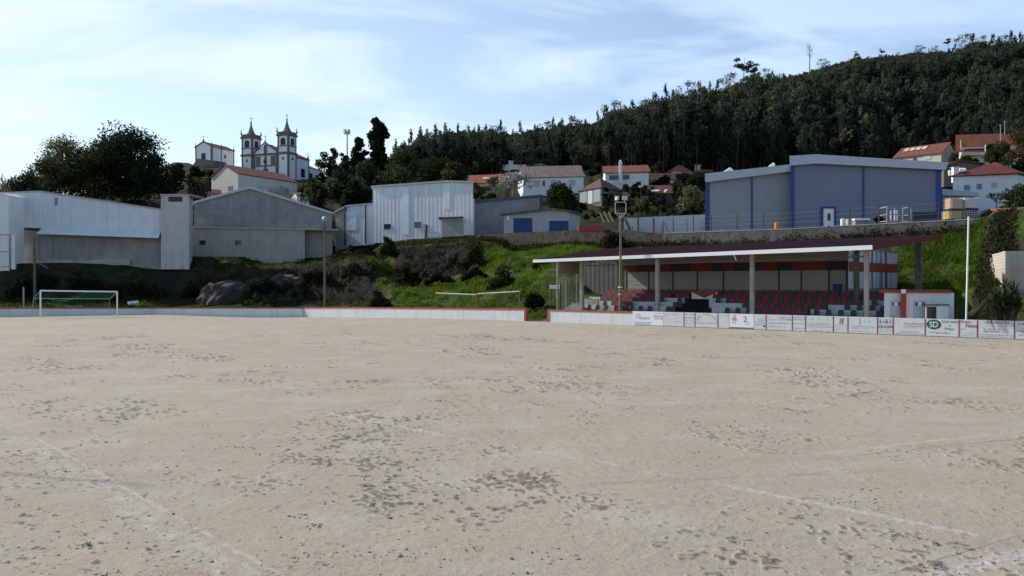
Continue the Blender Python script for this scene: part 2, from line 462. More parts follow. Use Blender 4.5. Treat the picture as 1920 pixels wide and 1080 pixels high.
def terrain(name, i0, i1, subs, m):
    V = []; n = 0; KN = [knots(u) for u in us]
    rows = []
    for i in range(i0, i1):
        for j in range(subs[i - i0]): rows.append((i, j / subs[i - i0]))
    rows.append((i1 - 1, 1.0))
    for u, k in zip(us, KN):
        for i, t in rows:
            Y = k[i][0] + (k[i + 1][0] - k[i][0]) * t
            z = k[i][1] + (k[i + 1][1] - k[i][1]) * t
            x = (u - 960) / F * Y
            dz = abs(k[i + 1][1] - k[i][1]) / max(.1, k[i + 1][0] - k[i][0])
            c_ = crag(x, Y, z, min(1, max(0, dz - .55) * 1.6) * math.sin(math.pi * t)) if i in (1, 2, 3) else 0
            V.append((x + .5 * c_, Y - 1.3 * c_, z + rough_z(x, Y, NAMP[i] + (NAMP[i + 1] - NAMP[i]) * t)))
    nr = len(rows); Q = []
    for a in range(len(us) - 1):
        for r in range(nr - 1):
            Q.append((a * nr + r, (a + 1) * nr + r, (a + 1) * nr + r + 1, a * nr + r + 1))
    o = npmesh(name, V, Q, m)
    o.data.polygons.foreach_set("use_smooth", [True] * len(Q))
    return tag(o, kind="structure")
M_dbank = steep_mat("bank_shade_toned", (.014, .020, .008), (.036, .046, .014), (.012, .011, .009), (.034, .029, .025), .60, .80, .6, (.028, .022, .014))  # darker copy of the bank colours, with its shade put in
us_all = us
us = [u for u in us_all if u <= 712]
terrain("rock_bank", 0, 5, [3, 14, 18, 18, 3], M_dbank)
us = [u for u in us_all if u >= max(u for u in us_all if u <= 712)]
terrain("grass_bank", 0, 5, [3, 14, 18, 18, 3], M_bank)
us = us_all
terrain("terrace", 5, 6, [6], M_terr)
terrain("hillside", 6, 11, [14, 14, 10, 16, 6], M_hill)

# ------------------------------------------------------------------ pitch
CC = tp(-35.3, 0)                                    # far corner of the walled pitch
def gz(x, y):
    d = math.hypot(x - CC.x, y - CC.y)
    z = -0.62 * max(0, 1 - d / 33) ** 1.5
    if y < 60:
        z += .010 * mnoise.noise(Vector((x * .9, y * .9, 3))) + .02 * mnoise.noise(Vector((x * .25, y * .25, 5)))
    return z
def pitch_mat():
    m = bpy.data.materials.new("pitch_dirt"); m.use_nodes = True
    t = m.node_tree; N = t.nodes; L = t.links; b = N["Principled BSDF"]
    b.inputs["Roughness"].default_value = .95; b.inputs["Specular IOR Level"].default_value = .15
    tc = N.new("ShaderNodeTexCoord"); P = tc.outputs["Object"]
    def nz(s, d=5, rr=.6, vec=None, dist=0):
        n = N.new("ShaderNodeTexNoise"); n.inputs["Scale"].default_value = s; n.inputs["Detail"].default_value = d
        n.inputs["Roughness"].default_value = rr; n.inputs["Distortion"].default_value = dist
        L.new(vec or P, n.inputs["Vector"]); return n.outputs[0]
    def mr(a, x0, x1, y0=0, y1=1):
        n = N.new("ShaderNodeMapRange"); L.new(a, n.inputs[0])
        for i, v in enumerate((x0, x1, y0, y1)): n.inputs[i + 1].default_value = v
        return n.outputs[0]
    def ma(op, a, c=None):
        n = N.new("ShaderNodeMath"); n.operation = op
        for i, v in enumerate((a, c)):
            if v is None: continue
            if isinstance(v, (int, float)): n.inputs[i].default_value = v
            else: L.new(v, n.inputs[i])
        return n.outputs[0]
    def mix(f, a, c):
        n = N.new("ShaderNodeMix"); n.data_type = 'RGBA'
        if isinstance(f, (int, float)): n.inputs[0].default_value = f
        else: L.new(f, n.inputs[0])
        for i, v in ((6, a), (7, c)):
            if isinstance(v, tuple): n.inputs[i].default_value = (*v, 1)
            else: L.new(v, n.inputs[i])
        return n.outputs[2]
    def dot(vec, o):
        s = N.new("ShaderNodeVectorMath"); s.operation = 'SUBTRACT'; L.new(P, s.inputs[0]); s.inputs[1].default_value = (o[0], o[1], 0)
        d = N.new("ShaderNodeVectorMath"); d.operation = 'DOT_PRODUCT'; L.new(s.outputs[0], d.inputs[0]); d.inputs[1].default_value = (*vec, 0)
        return d.outputs["Value"]
    base = mix(mr(nz(.12, 5), .35, .65), (.366, .314, .238), (.432, .377, .294))
    base = mix(mr(nz(1.1, 6, .7), .35, .7), base, (.395, .342, .264))
    # raked streaks along the pitch
    mp = N.new("ShaderNodeMapping"); mp.inputs["Scale"].default_value = (.12, 1.3, 1); mp.inputs["Rotation"].default_value = (0, 0, R(8))
    L.new(P, mp.inputs[0])
    base = mix(ma('MULTIPLY', mr(nz(1, 5, .6, mp.outputs[0]), .5, .72), .35), base, (.30, .265, .215))
    # grit
    fine = nz(42, 4, .75)
    base = mix(mr(fine, .47, .33, 0, .8), base, (.17, .145, .115))
    base = mix(mr(nz(30, 4, .7), .56, .70, 0, .6), base, (.55, .50, .42))
    # scuffed, turned-over soil (mask stored on the mesh), darker and damper below the dry crust
    an = N.new("ShaderNodeAttribute"); an.attribute_name = "turned_soil"
    pa = ma('MULTIPLY', mr(an.outputs["Fac"], .1, .75), mr(nz(16, 7, .8), .38, .56))
    base = mix(ma('MULTIPLY', pa, .45), base, (.18, .148, .115))
    ps = ma('MULTIPLY', mr(nz(.45, 5, .65), .52, .62), mr(nz(5, 8, .8), .54, .64))
    base = mix(ma('MULTIPLY', ps, .5), base, (.20, .168, .13))
    pal = ma('MULTIPLY', mr(nz(.5, 5, .6), .52, .62), .4)
    base = mix(pal, base, (.46, .415, .34))
    # chalk lines and other streaks
    def line(base, a, c, hw, brk0, brk1, s, strength, colr=(.68, .69, .70)):
        a = Vector(a); c = Vector(c); d = (c - a); ln = d.length; d.normalize(); n = Vector((-d.y, d.x))
        wob = mr(nz(s * .5, 3), .3, .7, -hw * .5, hw * .5)
        across = ma('ABSOLUTE', ma('ADD', dot(n, a), wob))
        al = dot(d, a)
        f = mr(across, hw, hw * .55)
        f = ma('MULTIPLY', f, ma('MULTIPLY', mr(al, -.3, .6), mr(al, ln, ln - .6)))
        f = ma('MULTIPLY', f, mr(nz(s, 6, .75), brk0, brk1, 0, strength))
        return mix(f, base, colr)
    base = line(base, (3.3, 13.3), (6.25, 10.4), .11, .42, .62, 11, .5)
    base = line(base, (-1.6, 17.75), (3.5, 13.1), .10, .50, .66, 3, .42)
    base = line(base, (-4.7, 20.7), (-1.3, 17.4), .17, .38, .66, 3, .48, (.60, .61, .60))
    base = line(base, (4.2, 8.86), (7.2, 10.5), .17, .45, .62, 14, .6)
    base = line(base, (-10.6, 17.5), (-2.6, 8.7), .27, .46, .60, 4, .38, (.55, .55, .535))
    base = line(base, (-10.0, 17.3), (-2.2, 8.75), .05, .40, .6, 5, .6, (.58, .52, .43))
    base = line(base, (-9.2, 14.2), (-5.6, 13.1), .14, .30, .45, 2, .55, (.21, .205, .205))  # grey streak, darker than the dirt around it
    base = line(base, (-3.9, 9.4), (-2.2, 8.4), .16, .42, .56, 6, .6, (.30, .19, .13))
    groove = (.22, .19, .155); pale = (.475, .43, .35)
    base = line(base, (4.0, 9.05), (6.9, 10.85), .018, .2, .4, 6, .75, groove)
    base = line(base, (5.6, 15.6), (11.2, 18.0), .10, .34, .52, 2, .6, pale)
    base = line(base, (5.7, 15.2), (11.4, 17.5), .07, .38, .56, 3, .5, groove)
    base = line(base, (-5.3, 12.7), (-3.2, 14.6), .03, .3, .5, 4, .7, pale)
    base = line(base, (-12, 24), (14, 31), .22, .36, .56, 1.2, .45, pale)
    base = line(base, (-9, 19), (9, 23.5), .16, .40, .60, 1.2, .45, pale)
    base = line(base, (-3.5, 10.2), (2.5, 12.2), .05, .40, .6, 3, .5, pale)
    base = line(base, (-2, 12.6), (7, 14.4), .12, .42, .62, 1.5, .45, groove)
    base = line(base, (1.0, 9.0), (3.6, 12.6), .05, .4, .6, 3, .5, pale)
    base = line(base, (-45.6, 78.8), (-34, 93), .12, .3, .5, 1, .5)
    L.new(base, b.inputs["Base Color"])
    h = ma('ADD', ma('MULTIPLY', nz(28, 6, .75), .45), ma('ADD', ma('MULTIPLY', nz(4, 6, .65), .7), ma('MULTIPLY', pa, ma('MULTIPLY', nz(11, 5, .7), 2.4))))
    bp = N.new("ShaderNodeBump"); bp.inputs["Strength"].default_value = .75; bp.inputs["Distance"].default_value = .05
    L.new(h, bp.inputs["Height"]); L.new(bp.outputs[0], b.inputs["Normal"])
    return m
M_dirt = pitch_mat()
def sst(a, b, x):
    t = max(0.0, min(1.0, (x - a) / (b - a))); return t * t * (3 - 2 * t)
def scuff(x, y):
    """how much the surface is turned over here (0..1) and its relief"""
    q = Vector((x, y, 0))
    n1 = mnoise.noise(Vector((x * .24, y * .24, 2.2))) + .6 * mnoise.noise(Vector((x * .7, y * .7, 7.7)))
    m = .30 + .70 * sst(-.25, .65, n1)
    m2 = sst(.17, .50, .42 * mnoise.noise(Vector((x * 1.7, y * 1.3, 4.4))) + .6 * mnoise.noise(Vector((x * 4.2, y * 6.4, 1.1))) + .85 * mnoise.noise(Vector((x * 10, y * 13, 6.1))) - .36 * (1 - m))
    s = m * m2
    left = sst(-.2, 1.2, -(x + 10.2 - (17.5 - y) * .91)) if y < 22 else 0
    s = max(s, .75 * left * m2)
    r = 0.0
    if s > 0:
        r = s * (.015 + .026 * mnoise.noise(Vector((x * 7, y * 7, 9))) + .032 * abs(mnoise.noise(Vector((x * 12, y * 12, 5)))))
    r += .006 * mnoise.noise(Vector((x * 5, y * 6.5, 3.3))) + .005 * mnoise.noise(Vector((x * 13, y * 14, 8.3)))
    return s, r
ths = list(np.linspace(-37, 37, 520)) + list(np.linspace(42, 318, 60))
rs = [0.4, 2, 4, 6] + list(np.geomspace(8.0, 62, 520)) + list(np.geomspace(63, 130, 40)) + [200, 400, 900]
V = []; SC = []
for th in ths:
    c, s_ = math.cos(R(th)), math.sin(R(th))
    for r in rs:
        x, y = r * s_, r * c
        if abs(th) <= 37 and 6 < r < 62:
            s0, rl = scuff(x, y); fade = min(1.0, (62 - r) / 10)
            V.append((x, y, gz(x, y) + rl * fade * (1 + max(0, r - 18) * .03))); SC.append(s0 * fade)
        else:
            V.append((x, y, gz(x, y) if r <= 130 else -0.6 if r < 300 else -3)); SC.append(0)
nr = len(rs); nth = len(ths); Q = []
for a in range(nth):
    a2 = (a + 1) % nth
    for r in range(nr - 1):
        Q.append((a * nr + r, a * nr + r + 1, a2 * nr + r + 1, a2 * nr + r))
o = npmesh("ground", V, [q[::-1] for q in Q], M_dirt)
o.data.polygons.foreach_set("use_smooth", [True] * len(Q))
at_ = o.data.attributes.new("turned_soil", 'FLOAT', 'POINT'); at_.data.foreach_set("value", np.array(SC, dtype=np.float32))
tag(o, kind="structure")

# loose clods: clusters of small lumps of turned soil
M_clod = mat("clod_soil", (.30, .262, .21), .95, .35, 14, bump=.5, bscale=30)
ico = [(0, 0, 1), (.894, 0, .447), (.276, .851, .447), (-.724, .526, .447), (-.724, -.526, .447), (.276, -.851, .447),
       (.724, .526, -.447), (-.276, .851, -.447), (-.894, 0, -.447), (-.276, -.851, -.447), (.724, -.526, -.447), (0, 0, -1)]
icf = [(0, 1, 2), (0, 2, 3), (0, 3, 4), (0, 4, 5), (0, 5, 1), (1, 6, 2), (2, 7, 3), (3, 8, 4), (4, 9, 5), (5, 10, 1),
       (6, 7, 2), (7, 8, 3), (8, 9, 4), (9, 10, 5), (10, 6, 1), (11, 7, 6), (11, 8, 7), (11, 9, 8), (11, 10, 9), (11, 6, 10)]
ico = np.array(ico); icf = np.array(icf)
CV, CF, ML = [], [], []
def clod(x, y, r):
    q = ico * rng.uniform(.65, 1.25, (12, 1)) * np.array([r * rng.uniform(.8, 1.6), r * rng.uniform(.7, 1.2), r * rng.uniform(.35, .8)])
    CF.append(icf + 12 * len(CV)); CV.append(q + np.array([x, y, gz(x, y) + r * .12]))
for _ in range(170):
    Y = 1 / rng.uniform(1 / 46, 1 / 9.0); m = rng.uniform(-.66, .66)
    x0 = m * Y
    pn = mnoise.noise(Vector((x0 * .16, Y * .16, 21)))
    if pn < -.1 and rng.random() < .75: continue
    n = int(rng.integers(4, 16)); sp = rng.uniform(.05, .30); el = rng.uniform(.6, 2.4)
    for k in range(n):
        clod(x0 + rng.normal(0, sp * el), Y + rng.normal(0, sp), abs(rng.normal(.003, .008)) + .004 + Y * .0004)
for _ in range(900):
    Y = 1 / rng.uniform(1 / 30, 1 / 8.8); clod(rng.uniform(-.66, .66) * Y, Y, rng.uniform(.004, .011) + Y * .0003)
for _ in range(200):                      # rougher strip left of the old touchline
    Y = rng.uniform(8.8, 17); clod(-10.6 + (17.5 - Y) * .91 - abs(rng.normal(0, 1.6)), Y, rng.choice([.006, .009, .013, .02], p=[.4, .35, .2, .05]))
o = npmesh("loose_soil_clods", np.concatenate(CV), np.concatenate(CF), M_clod)
tag(o, "small clods of turned soil strewn over the dirt pitch", "soil", kind="stuff")

# a few weeds growing through the dirt
M_weed = mat("weed_leaf", (.10, .17, .03), .8, .3, 9)
mb = MB()
for (u, v, n) in ((155, 1022, 26), (150, 1000, 8), (885, 1030, 10), (770, 1048, 5), (195, 1076, 8)):
    Y = H * F / (v - 529); p = pp(u, Y)
    for k in range(n):
        a = rng.uniform(0, 6.28); l = rng.uniform(.02, .055); x = p.x + rng.normal(0, .06); y = p.y + rng.normal(0, .06)
        d = Vector((math.cos(a), math.sin(a), rng.uniform(.3, 1.0))) * l; s_ = Vector((-math.sin(a), math.cos(a), 0)) * .008
        b0 = Vector((x, y, gz(x, y)))
        mb.face([b0 - s_, b0 + s_, b0 + d + s_ * .6, b0 + d - s_ * .6])
tag(mb.build("weeds", M_weed), "small green weeds sprouting through the bare dirt", "weeds", kind="stuff")
# ------------------------------------------------------------------ pitch walls
GD = Vector((0.61, 0.79)).normalized()              # goal-line direction
def wall_run(mb, mc, pts, th, ch, nb):
    """pts: (x, y, z0, z1) along the run; thickness goes to the back (nb)"""
    for (xa, ya, za, ta), (xb, yb, zb, tb) in zip(pts, pts[1:]):
        for q, (a0, a1, b0, b1) in ((mb, (za - .5, ta - ch, zb - .5, tb - ch)), (mc, (ta - ch, ta, tb - ch, tb))):
            e = .03 if q is mc else 0
            A = Vector((xa, ya, 0)) - nb * e; B = Vector((xb, yb, 0)) - nb * e
            q.prism([A + Vector((0, 0, a0)), B + Vector((0, 0, b0)), B + Vector((0, 0, b1)), A + Vector((0, 0, a1))], nb * (th + 2 * e))
TN3 = Vector((TN.x, TN.y, 0)); TD3 = Vector((TD.x, TD.y, 0))
def touch_pts(u0, u1, n, vt):
    r = []
    for i in range(n + 1):
        u = u0 + (u1 - u0) * i / n
        p = tp(sD(u, 0), 0)
        r.append((p.x, p.y, gz(p.x, p.y), vt(u, p.y)))
    return r
e0 = Vector((-47.7, 80.4))
GN3 = Vector((-GD.y, GD.x, 0))
# behind the goal
pts = []
for k in range(10):
    s_ = -30 + (13.3 + 30) * k / 8
    p = e0 + GD * s_ if k < 9 else tp(sD(569, 0), 0).xy
    u = 960 + p.x / p.y * F
    zt = zv(576.8, p.y) if u > -50 else .85
    pts.append((p.x, p.y, gz(p.x, p.y), zt))
mb, mc = MB(), MB(); wall_run(mb, mc, pts, .2, .12, GN3)
t = thing("boundary_wall", (pts[4][0], pts[4][1], -.3), "low white wall with a dull red top behind the goal, in shade", "wall", "low walls round the pitch")
mb.build("wall", M_wallwhite, t); mc.build("coping", M_brick, t)
# touchline, far stretch
pts = touch_pts(570, 983, 12, lambda u, Y: zv(np.interp(u, [570, 660, 985], [576.3, 575.8, 578.8]), Y))
mb, mc = MB(), MB(); wall_run(mb, mc, pts, .2, .13, TN3)
t = thing("boundary_wall", tp(sD(700, 0), 0, -.2), "long white wall with a red top below the grassy rock bank, from the corner to the passage", "wall", "low walls round the pitch")
mb.build("wall", M_wallwhite, t); mc.build("coping", M_brick, t)
mb = MB(); p = pts[-1]; q = tp(sD(983, 0) + .14, 0.07)
mb.obox(Vector((p[0], p[1], -.5)) - TN3 * .04, TD3 * .2, TN3 * .3, (0, 0, p[3] + .51)); mb.build("end_post", M_brick, t)
# touchline, stand side
pts = touch_pts(1030, 2150, 14, lambda u, Y: 1.02)
mb, mc = MB(), MB(); wall_run(mb, mc, pts, .2, .13, TN3)
t = thing("boundary_wall", tp(sD(1030, 0), 0, 0), "white wall with a red top in front of the stand, carrying the advertising boards", "wall", "low walls round the pitch")
mb.build("wall", M_wallwhite, t); mc.build("coping", M_brick, t)
mb = MB(); p = pts[0]
mb.obox(Vector((p[0], p[1], -.5)) - TN3 * .04 - TD3 * .2, TD3 * .2, TN3 * .3, (0, 0, 1.53)); mb.build("end_post", M_brick, t)
# passage ramp between the two walls
mb = MB()
a = tp(sD(986, 0), .3); b = tp(sD(1024, 0), .3)
mb.prism([a + Vector((0, 0, .02)), b + Vector((0, 0, .02)), b + TN3 * 3.2 + Vector((0, 0, .32)), a + TN3 * 3.2 + Vector((0, 0, .32))], (0, 0, -.4))
tag(mb.build("path", M_dkconc), kind="structure")

# ------------------------------------------------------------------ advertising boards
INK = {}
def ink(c): 
    k = "lettering_%d_%d_%d" % tuple(int(x * 100) for x in c)
    return mat(k, c, .7, .1, 5)
BT = 1.07                                             # board top
def text_part(parent, s, s0, s1, z0, z1, D, col, name="lettering", shear=0, bold=.0):
    cu = bpy.data.curves.new("t", 'FONT'); cu.body = s; cu.shear = shear; cu.offset = bold
    ob = bpy.data.objects.new("t", cu); COL.objects.link(ob)
    dg = bpy.context.evaluated_depsgraph_get()
    me = bpy.data.meshes.new_from_object(ob.evaluated_get(dg))
    bpy.data.objects.remove(ob)
    co = np.array([v.co[:] for v in me.vertices]); lo = co.min(0); hi = co.max(0)
    mbx = MB(); o = ROOT[parent.name]
    for v in me.vertices:
        x = s0 + (v.co.x - lo[0]) / (hi[0] - lo[0]) * (s1 - s0)
        z = z0 + (v.co.y - lo[1]) / (hi[1] - lo[1]) * (z1 - z0)
        mbx.v.append(tuple(tp(x, D, z)))
    for f in me.polygons: mbx.f.append(tuple(f.vertices)); mbx.m.append(0)
    bpy.data.meshes.remove(me)
    return mbx.build(name, ink(col), parent)
def strip(mbx, s0, s1, z0, z1, D):
    mbx.obox(tp(s0, D, z0), TD3 * (s1 - s0), TN3 * .006, (0, 0, z1 - z0))
def scrawl(mbx, s0, s1, z, h, D, slope=0, seed=0):
    """an illegible worn line of lettering: short broken strokes"""
    rr = random.Random(seed); s = s0
    while s < s1:
        wd = rr.uniform(.02, .055)
        if rr.random() < .86:
            hh = h * rr.uniform(.5, 1); zz = z + slope * (s - s0)
            strip(mbx, s, min(s1, s + wd), zz, zz + hh, D)
            if rr.random() < .4: strip(mbx, s, min(s1, s + wd * 1.6), zz + hh * .4, zz + hh * .58, D)
        s += wd + rr.uniform(.012, .03)
BD = -.075
def board(u0, u1, label, edge=True, z0=.05, z1=BT, col=None, lift=0):
    s0, s1 = sD(u0, BD), sD(u1, BD)
    t = thing("advertising_board", tp((s0 + s1) / 2, BD, 0), label, "advertising board", "advertising boards along the wall")
    mbx = MB(); mbx.obox(tp(s0 + .015, BD - lift, z0), TD3 * (s1 - s0 - .03), TN3 * .04, (0, 0, z1 - z0))
    mbx.build("panel", col or M_board, t)
    if edge:
        mbx = MB(); mbx.obox(tp(s1 - .045, BD - .012 - lift, z0 + .01), TD3 * .055, TN3 * .05, (0, 0, z1 - z0 - .04)); mbx.build("edge_strip", M_edge, t)
    f = lambda a: s0 + (s1 - s0) * a
    g = lambda b: z0 + (z1 - z0) * b
    return t, f, g
M_board = mat("board_white", (.60, .61, .62), .55, .06, 1.2, streak=.35, streak_col=(.42, .42, .41))
M_boardn = mat("board_bright", (.74, .75, .78), .45, .03, 1.2)
M_edge = mat("board_edge_red", (.20, .05, .06), .7, .2, 4)
LD = BD - .009
def smudge(t, f, g, rows, col, D=LD, seed=1, name="worn_lettering"):
    mbx = MB()
    for i, (a, b, z, h, *sl) in enumerate(rows):
        scrawl(mbx, f(a), f(b), g(z), h, D, sl[0] if sl else 0, seed * 31 + i)
    mbx.build(name, ink(col), t)
t, f, g = board(1186, 1243.5, "bright white advertising board with pale blue foot at the left end of the boards", edge=False, col=M_boardn)
text_part(t, "TEXTIL", f(.70), f(.985), g(.44), g(.73), LD, (.22, .24, .28))
text_part(t, "Kumaré", f(.23), f(.56), g(.40), g(.66), LD, (.30, .34, .42), shear=.15)
mbx = MB(); c = tp(f(.19), LD, g(.62))
for k in range(14):
    a0, a1 = k * .33 + .8, k * .33 + 1.15
    mbx.obox(c + TD3 * .17 * math.cos(a0) + Vector((0, 0, .13 * math.sin(a0))), TD3 * .05, TN3 * .005, (0, 0, .04))
mbx.build("emblem", ink((.25, .32, .5)), t)
mbx = MB(); strip(mbx, f(.06), f(.60), g(.05), g(.17), LD); mbx.build("blue_band", ink((.33, .55, .66)), t)
smudge(t, f, g, [(.05, .62, .20, .03), (.72, .97, .88, .05)], (.35, .42, .5), seed=2)
t, f, g = board(1243.5, 1283, "blank faded grey-white advertising board beside the bright one")
smudge(t, f, g, [(.08, .7, .80, .06), (.5, .62, .84, .09), (.5, .9, .30, .05)], (.50, .51, .53), seed=3)
t, f, g = board(1283, 1303.5, "narrow advertising board with faded turquoise lines of lettering")
smudge(t, f, g, [(.1, .9, .84, .07), (.1, .9, .60, .09), (.1, .9, .40, .06), (.1, .9, .2, .05)], (.30, .50, .46), seed=4)
t, f, g = board(1303.5, 1346.5, "advertising board with an arch of faded grey lettering over one line")
mbx = MB()
for k in range(26):
    a = math.pi * (.06 + .88 * k / 25)
    if k in (7, 8, 16): continue
    cc = tp(f(.5 - .40 * math.cos(a)), LD, g(.36 + .50 * math.sin(a)))
    tg = (TD3 * math.sin(a) * .06 + Vector((0, 0, 1)) * math.cos(a) * .05); nn = (TD3 * -math.cos(a) + Vector((0, 0, math.sin(a)))) * .09
    mbx.obox(cc, tg, TN3 * .005, nn)
mbx.build("arched_lettering", ink((.38, .42, .46)), t)
smudge(t, f, g, [(.04, .96, .28, .06)], (.38, .42, .46), seed=5)
t, f, g = board(1346.5, 1367.5, "narrow plain advertising board just left of the bright board with a yellow mark", edge=False)
smudge(t, f, g, [(.1, .95, .88, .05)], (.42, .45, .47), seed=6)
t, f, g = board(1367.5, 1413.5, "bright white board with a yellow mark and a large figure 2", edge=False, z0=.05, col=M_boardn)
mbx = MB(); cc = tp(f(.20), LD, g(.83))
mbx.prism([cc + TD3 * (.11 * math.cos(k * .63)) + Vector((0, 0, .09 * math.sin(k * .63) + (.05 if k in (2, 3) else 0))) for k in range(10)], TN3 * .006)
mbx.build("yellow_mark", ink((.62, .50, .10)), t)
text_part(t, "EIB", f(.12), f(.30), g(.52), g(.72), LD, (.22, .16, .22), bold=.01)
text_part(t, "2", f(.58), f(.72), g(.45), g(.84), LD, (.26, .13, .20))
smudge(t, f, g, [(.12, .30, .36, .07)], (.40, .22, .26), seed=7)
mbx = MB(); strip(mbx, f(.66), f(.78), g(.28), g(.36), LD); strip(mbx, f(.72), f(.80), g(.38), g(.48), LD); mbx.build("pale_mark", ink((.62, .58, .42)), t)
mbx = MB(); strip(mbx, f(.0), f(1), g(0), g(.09), LD); mbx.build("foot_strip", ink((.18, .18, .22)), t)
t, f, g = board(1413.5, 1437, "advertising board with slanting faded lines and a round black hole")
smudge(t, f, g, [(.05, .85, .45, .07, .17), (.1, .9, .28, .07, .17), (.2, .9, .62, .06, .15)], (.36, .40, .42), seed=8)
mbx = MB(); mbx.tube(tp(f(.83), LD, g(.22)), tp(f(.83), LD + .008, g(.22)), .07, n=14); mbx.build("hole", M_dark, t)
t, f, g = board(1437, 1486, "advertising board with faded grey-green lettering, right of the one with the hole")
smudge(t, f, g, [(.42, .92, .80, .07), (.55, .95, .66, .1), (.05, .5, .66, .04), (.06, .30, .40, .09), (.36, .9, .42, .08), (.06, .75, .20, .06)], (.38, .43, .42), seed=9)
t, f, g = board(1486, 1511, "narrow advertising board with faded blue lines of lettering")
smudge(t, f, g, [(.08, .94, .84, .06), (.04, .96, .70, .08), (.1, .9, .45, .05), (.1, .9, .15, .05)], (.32, .36, .52), seed=10)
t, f, g = board(1511, 1563, "wide faded advertising board with three small marks above lines of grey lettering")
smudge(t, f, g, [(.22, .28, .74, .1), (.45, .5, .74, .1), (.76, .82, .74, .1), (.2, .85, .52, .05), (.05, .95, .40, .06), (.02, .98, .28, .05), (.25, .9, .06, .05)], (.38, .40, .45), seed=11)
t, f, g = board(1563, 1590.5, "narrow advertising board with a small dark two-stroke emblem at its top")
mbx = MB()
for a in (.40, .52, .60):
    mbx.obox(tp(f(a), LD, g(.54)), TD3 * .05 , TN3 * .005, Vector((0, 0, .36)) + TD3 * .04)
mbx.build("emblem", ink((.20, .17, .20)), t)
smudge(t, f, g, [(.05, .95, .44, .05), (.1, .9, .30, .04), (.1, .9, .18, .04)], (.44, .46, .46), seed=12)
t, f, g = board(1590.5, 1646, "advertising board with a pale beige curved emblem over a line of small lettering")
mbx = MB()
for k in range(7): mbx.obox(tp(f(.36 + .012 * math.sin(k * .7)), LD, g(.50 + .06 * k)), TD3 * .1, TN3 * .005, (0, 0, .06))
mbx.build("emblem", ink((.46, .43, .36)), t)
smudge(t, f, g, [(.52, .74, .70, .08), (.10, .90, .38, .06), (.06, .94, .28, .03), (.1, .9, .1, .04)], (.40, .41, .46), seed=13)
t, f, g = board(1646, 1675.5, "advertising board with bold black capitals under a row of small coloured figures")
text_part(t, "CELAUNA", f(.04), f(.96), g(.36), g(.54), LD, (.06, .07, .07), bold=.015)
for a, cl in ((.16, (.25, .24, .25)), (.36, (.42, .38, .38)), (.56, (.10, .16, .38)), (.78, (.45, .30, .30))):
    mbx = MB(); cc = tp(f(a), LD, g(.72))
    mbx.prism([cc + TD3 * (.075 * math.cos(k * .9)) + Vector((0, 0, .10 * math.sin(k * .9))) for k in range(7)], TN3 * .006)
    strip(mbx, f(a) - .03, f(a) + .03, g(.80), g(.92), LD); mbx.build("figure_mark", ink(cl), t)
smudge(t, f, g, [(.05, .95, .24, .04), (.05, .95, .13, .04)], (.42, .43, .44), seed=14)
t, f, g = board(1675.5, 1735.5, "wide white board with spaced dark capitals over red underlines")
text_part(t, "SOLUÇÃO AUTO", f(.32), f(.98), g(.60), g(.74), LD, (.16, .16, .2), bold=.008)
mbx = MB(); strip(mbx, f(.36), f(.96), g(.52), g(.555), LD); mbx.build("red_underline", ink((.42, .24, .28)), t)
smudge(t, f, g, [(.32, .96, .42, .05)], (.42, .32, .36), seed=15)
smudge(t, f, g, [(.18, .80, .18, .05), (.06, .95, .06, .05)], (.30, .31, .36), seed=16, name="small_lettering")
t, f, g = board(1735.5, 1799, "white board with a dark green oval emblem and dark lettering beside it")
mbx = MB(); cc = tp(f(.25), LD, g(.67))
mbx.prism([cc + TD3 * (.40 * math.cos(k * math.pi / 16)) + Vector((0, 0, .29 * math.sin(k * math.pi / 16))) for k in range(32)], TN3 * .006)
oval = mbx.build("oval_emblem", ink((.012, .10, .07)), t)
text_part(t, "SD", f(.12), f(.38), g(.50), g(.84), LD - .006, (.55, .62, .56), name="initials", bold=.02)
text_part(t, "Qual dade", f(.48), f(.96), g(.76), g(.93), LD, (.14, .18, .17), bold=.012)
text_part(t, "e", f(.70), f(.74), g(.58), g(.66), LD, (.14, .18, .17), bold=.012)
text_part(t, "Preço", f(.58), f(.84), g(.33), g(.52), LD, (.14, .18, .17), bold=.012)
smudge(t, f, g, [(.04, .70, .20, .05), (.30, .72, .15, .04)], (.42, .34, .36), seed=17)
t, f, g = board(1799, 1833.5, "white board with two words in dark red slanting letters")
text_part(t, "Grupo", f(.03), f(.62), g(.76), g(.97), LD, (.30, .05, .09), shear=.1, bold=.015)
text_part(t, "Neiva", f(.34), f(.97), g(.55), g(.76), LD, (.30, .05, .09), shear=.1, bold=.015)
smudge(t, f, g, [(.04, .36, .44, .05), (.2, .9, .22, .03), (.2, .9, .1, .03)], (.40, .42, .44), seed=18)
t, f, g = board(1833.5, 1903, "wide white board with blue spaced capitals over rows of small dark lettering")
text_part(t, "CASA VERDE AN", f(.20), f(.84), g(.80), g(.94), LD, (.12, .16, .28), bold=.008)
smudge(t, f, g, [(.22, .92, .66, .04)], (.45, .46, .48), seed=19)
smudge(t, f, g, [(.16, .82, .48, .07), (.16, .82, .34, .07)], (.20, .22, .22), seed=20, name="dark_lettering")
smudge(t, f, g, [(.04, .96, .16, .05), (.04, .96, .06, .05)], (.28, .31, .48), seed=21, name="blue_lettering")
t, f, g = board(1903, 1962, "white board cut by the right edge of the picture, with grey capitals", edge=True)
smudge(t, f, g, [(.08, .4, .78, .12), (.15, .8, .56, .07), (.04, .9, .42, .08), (.1, .9, .2, .07)], (.30, .31, .33), seed=22)

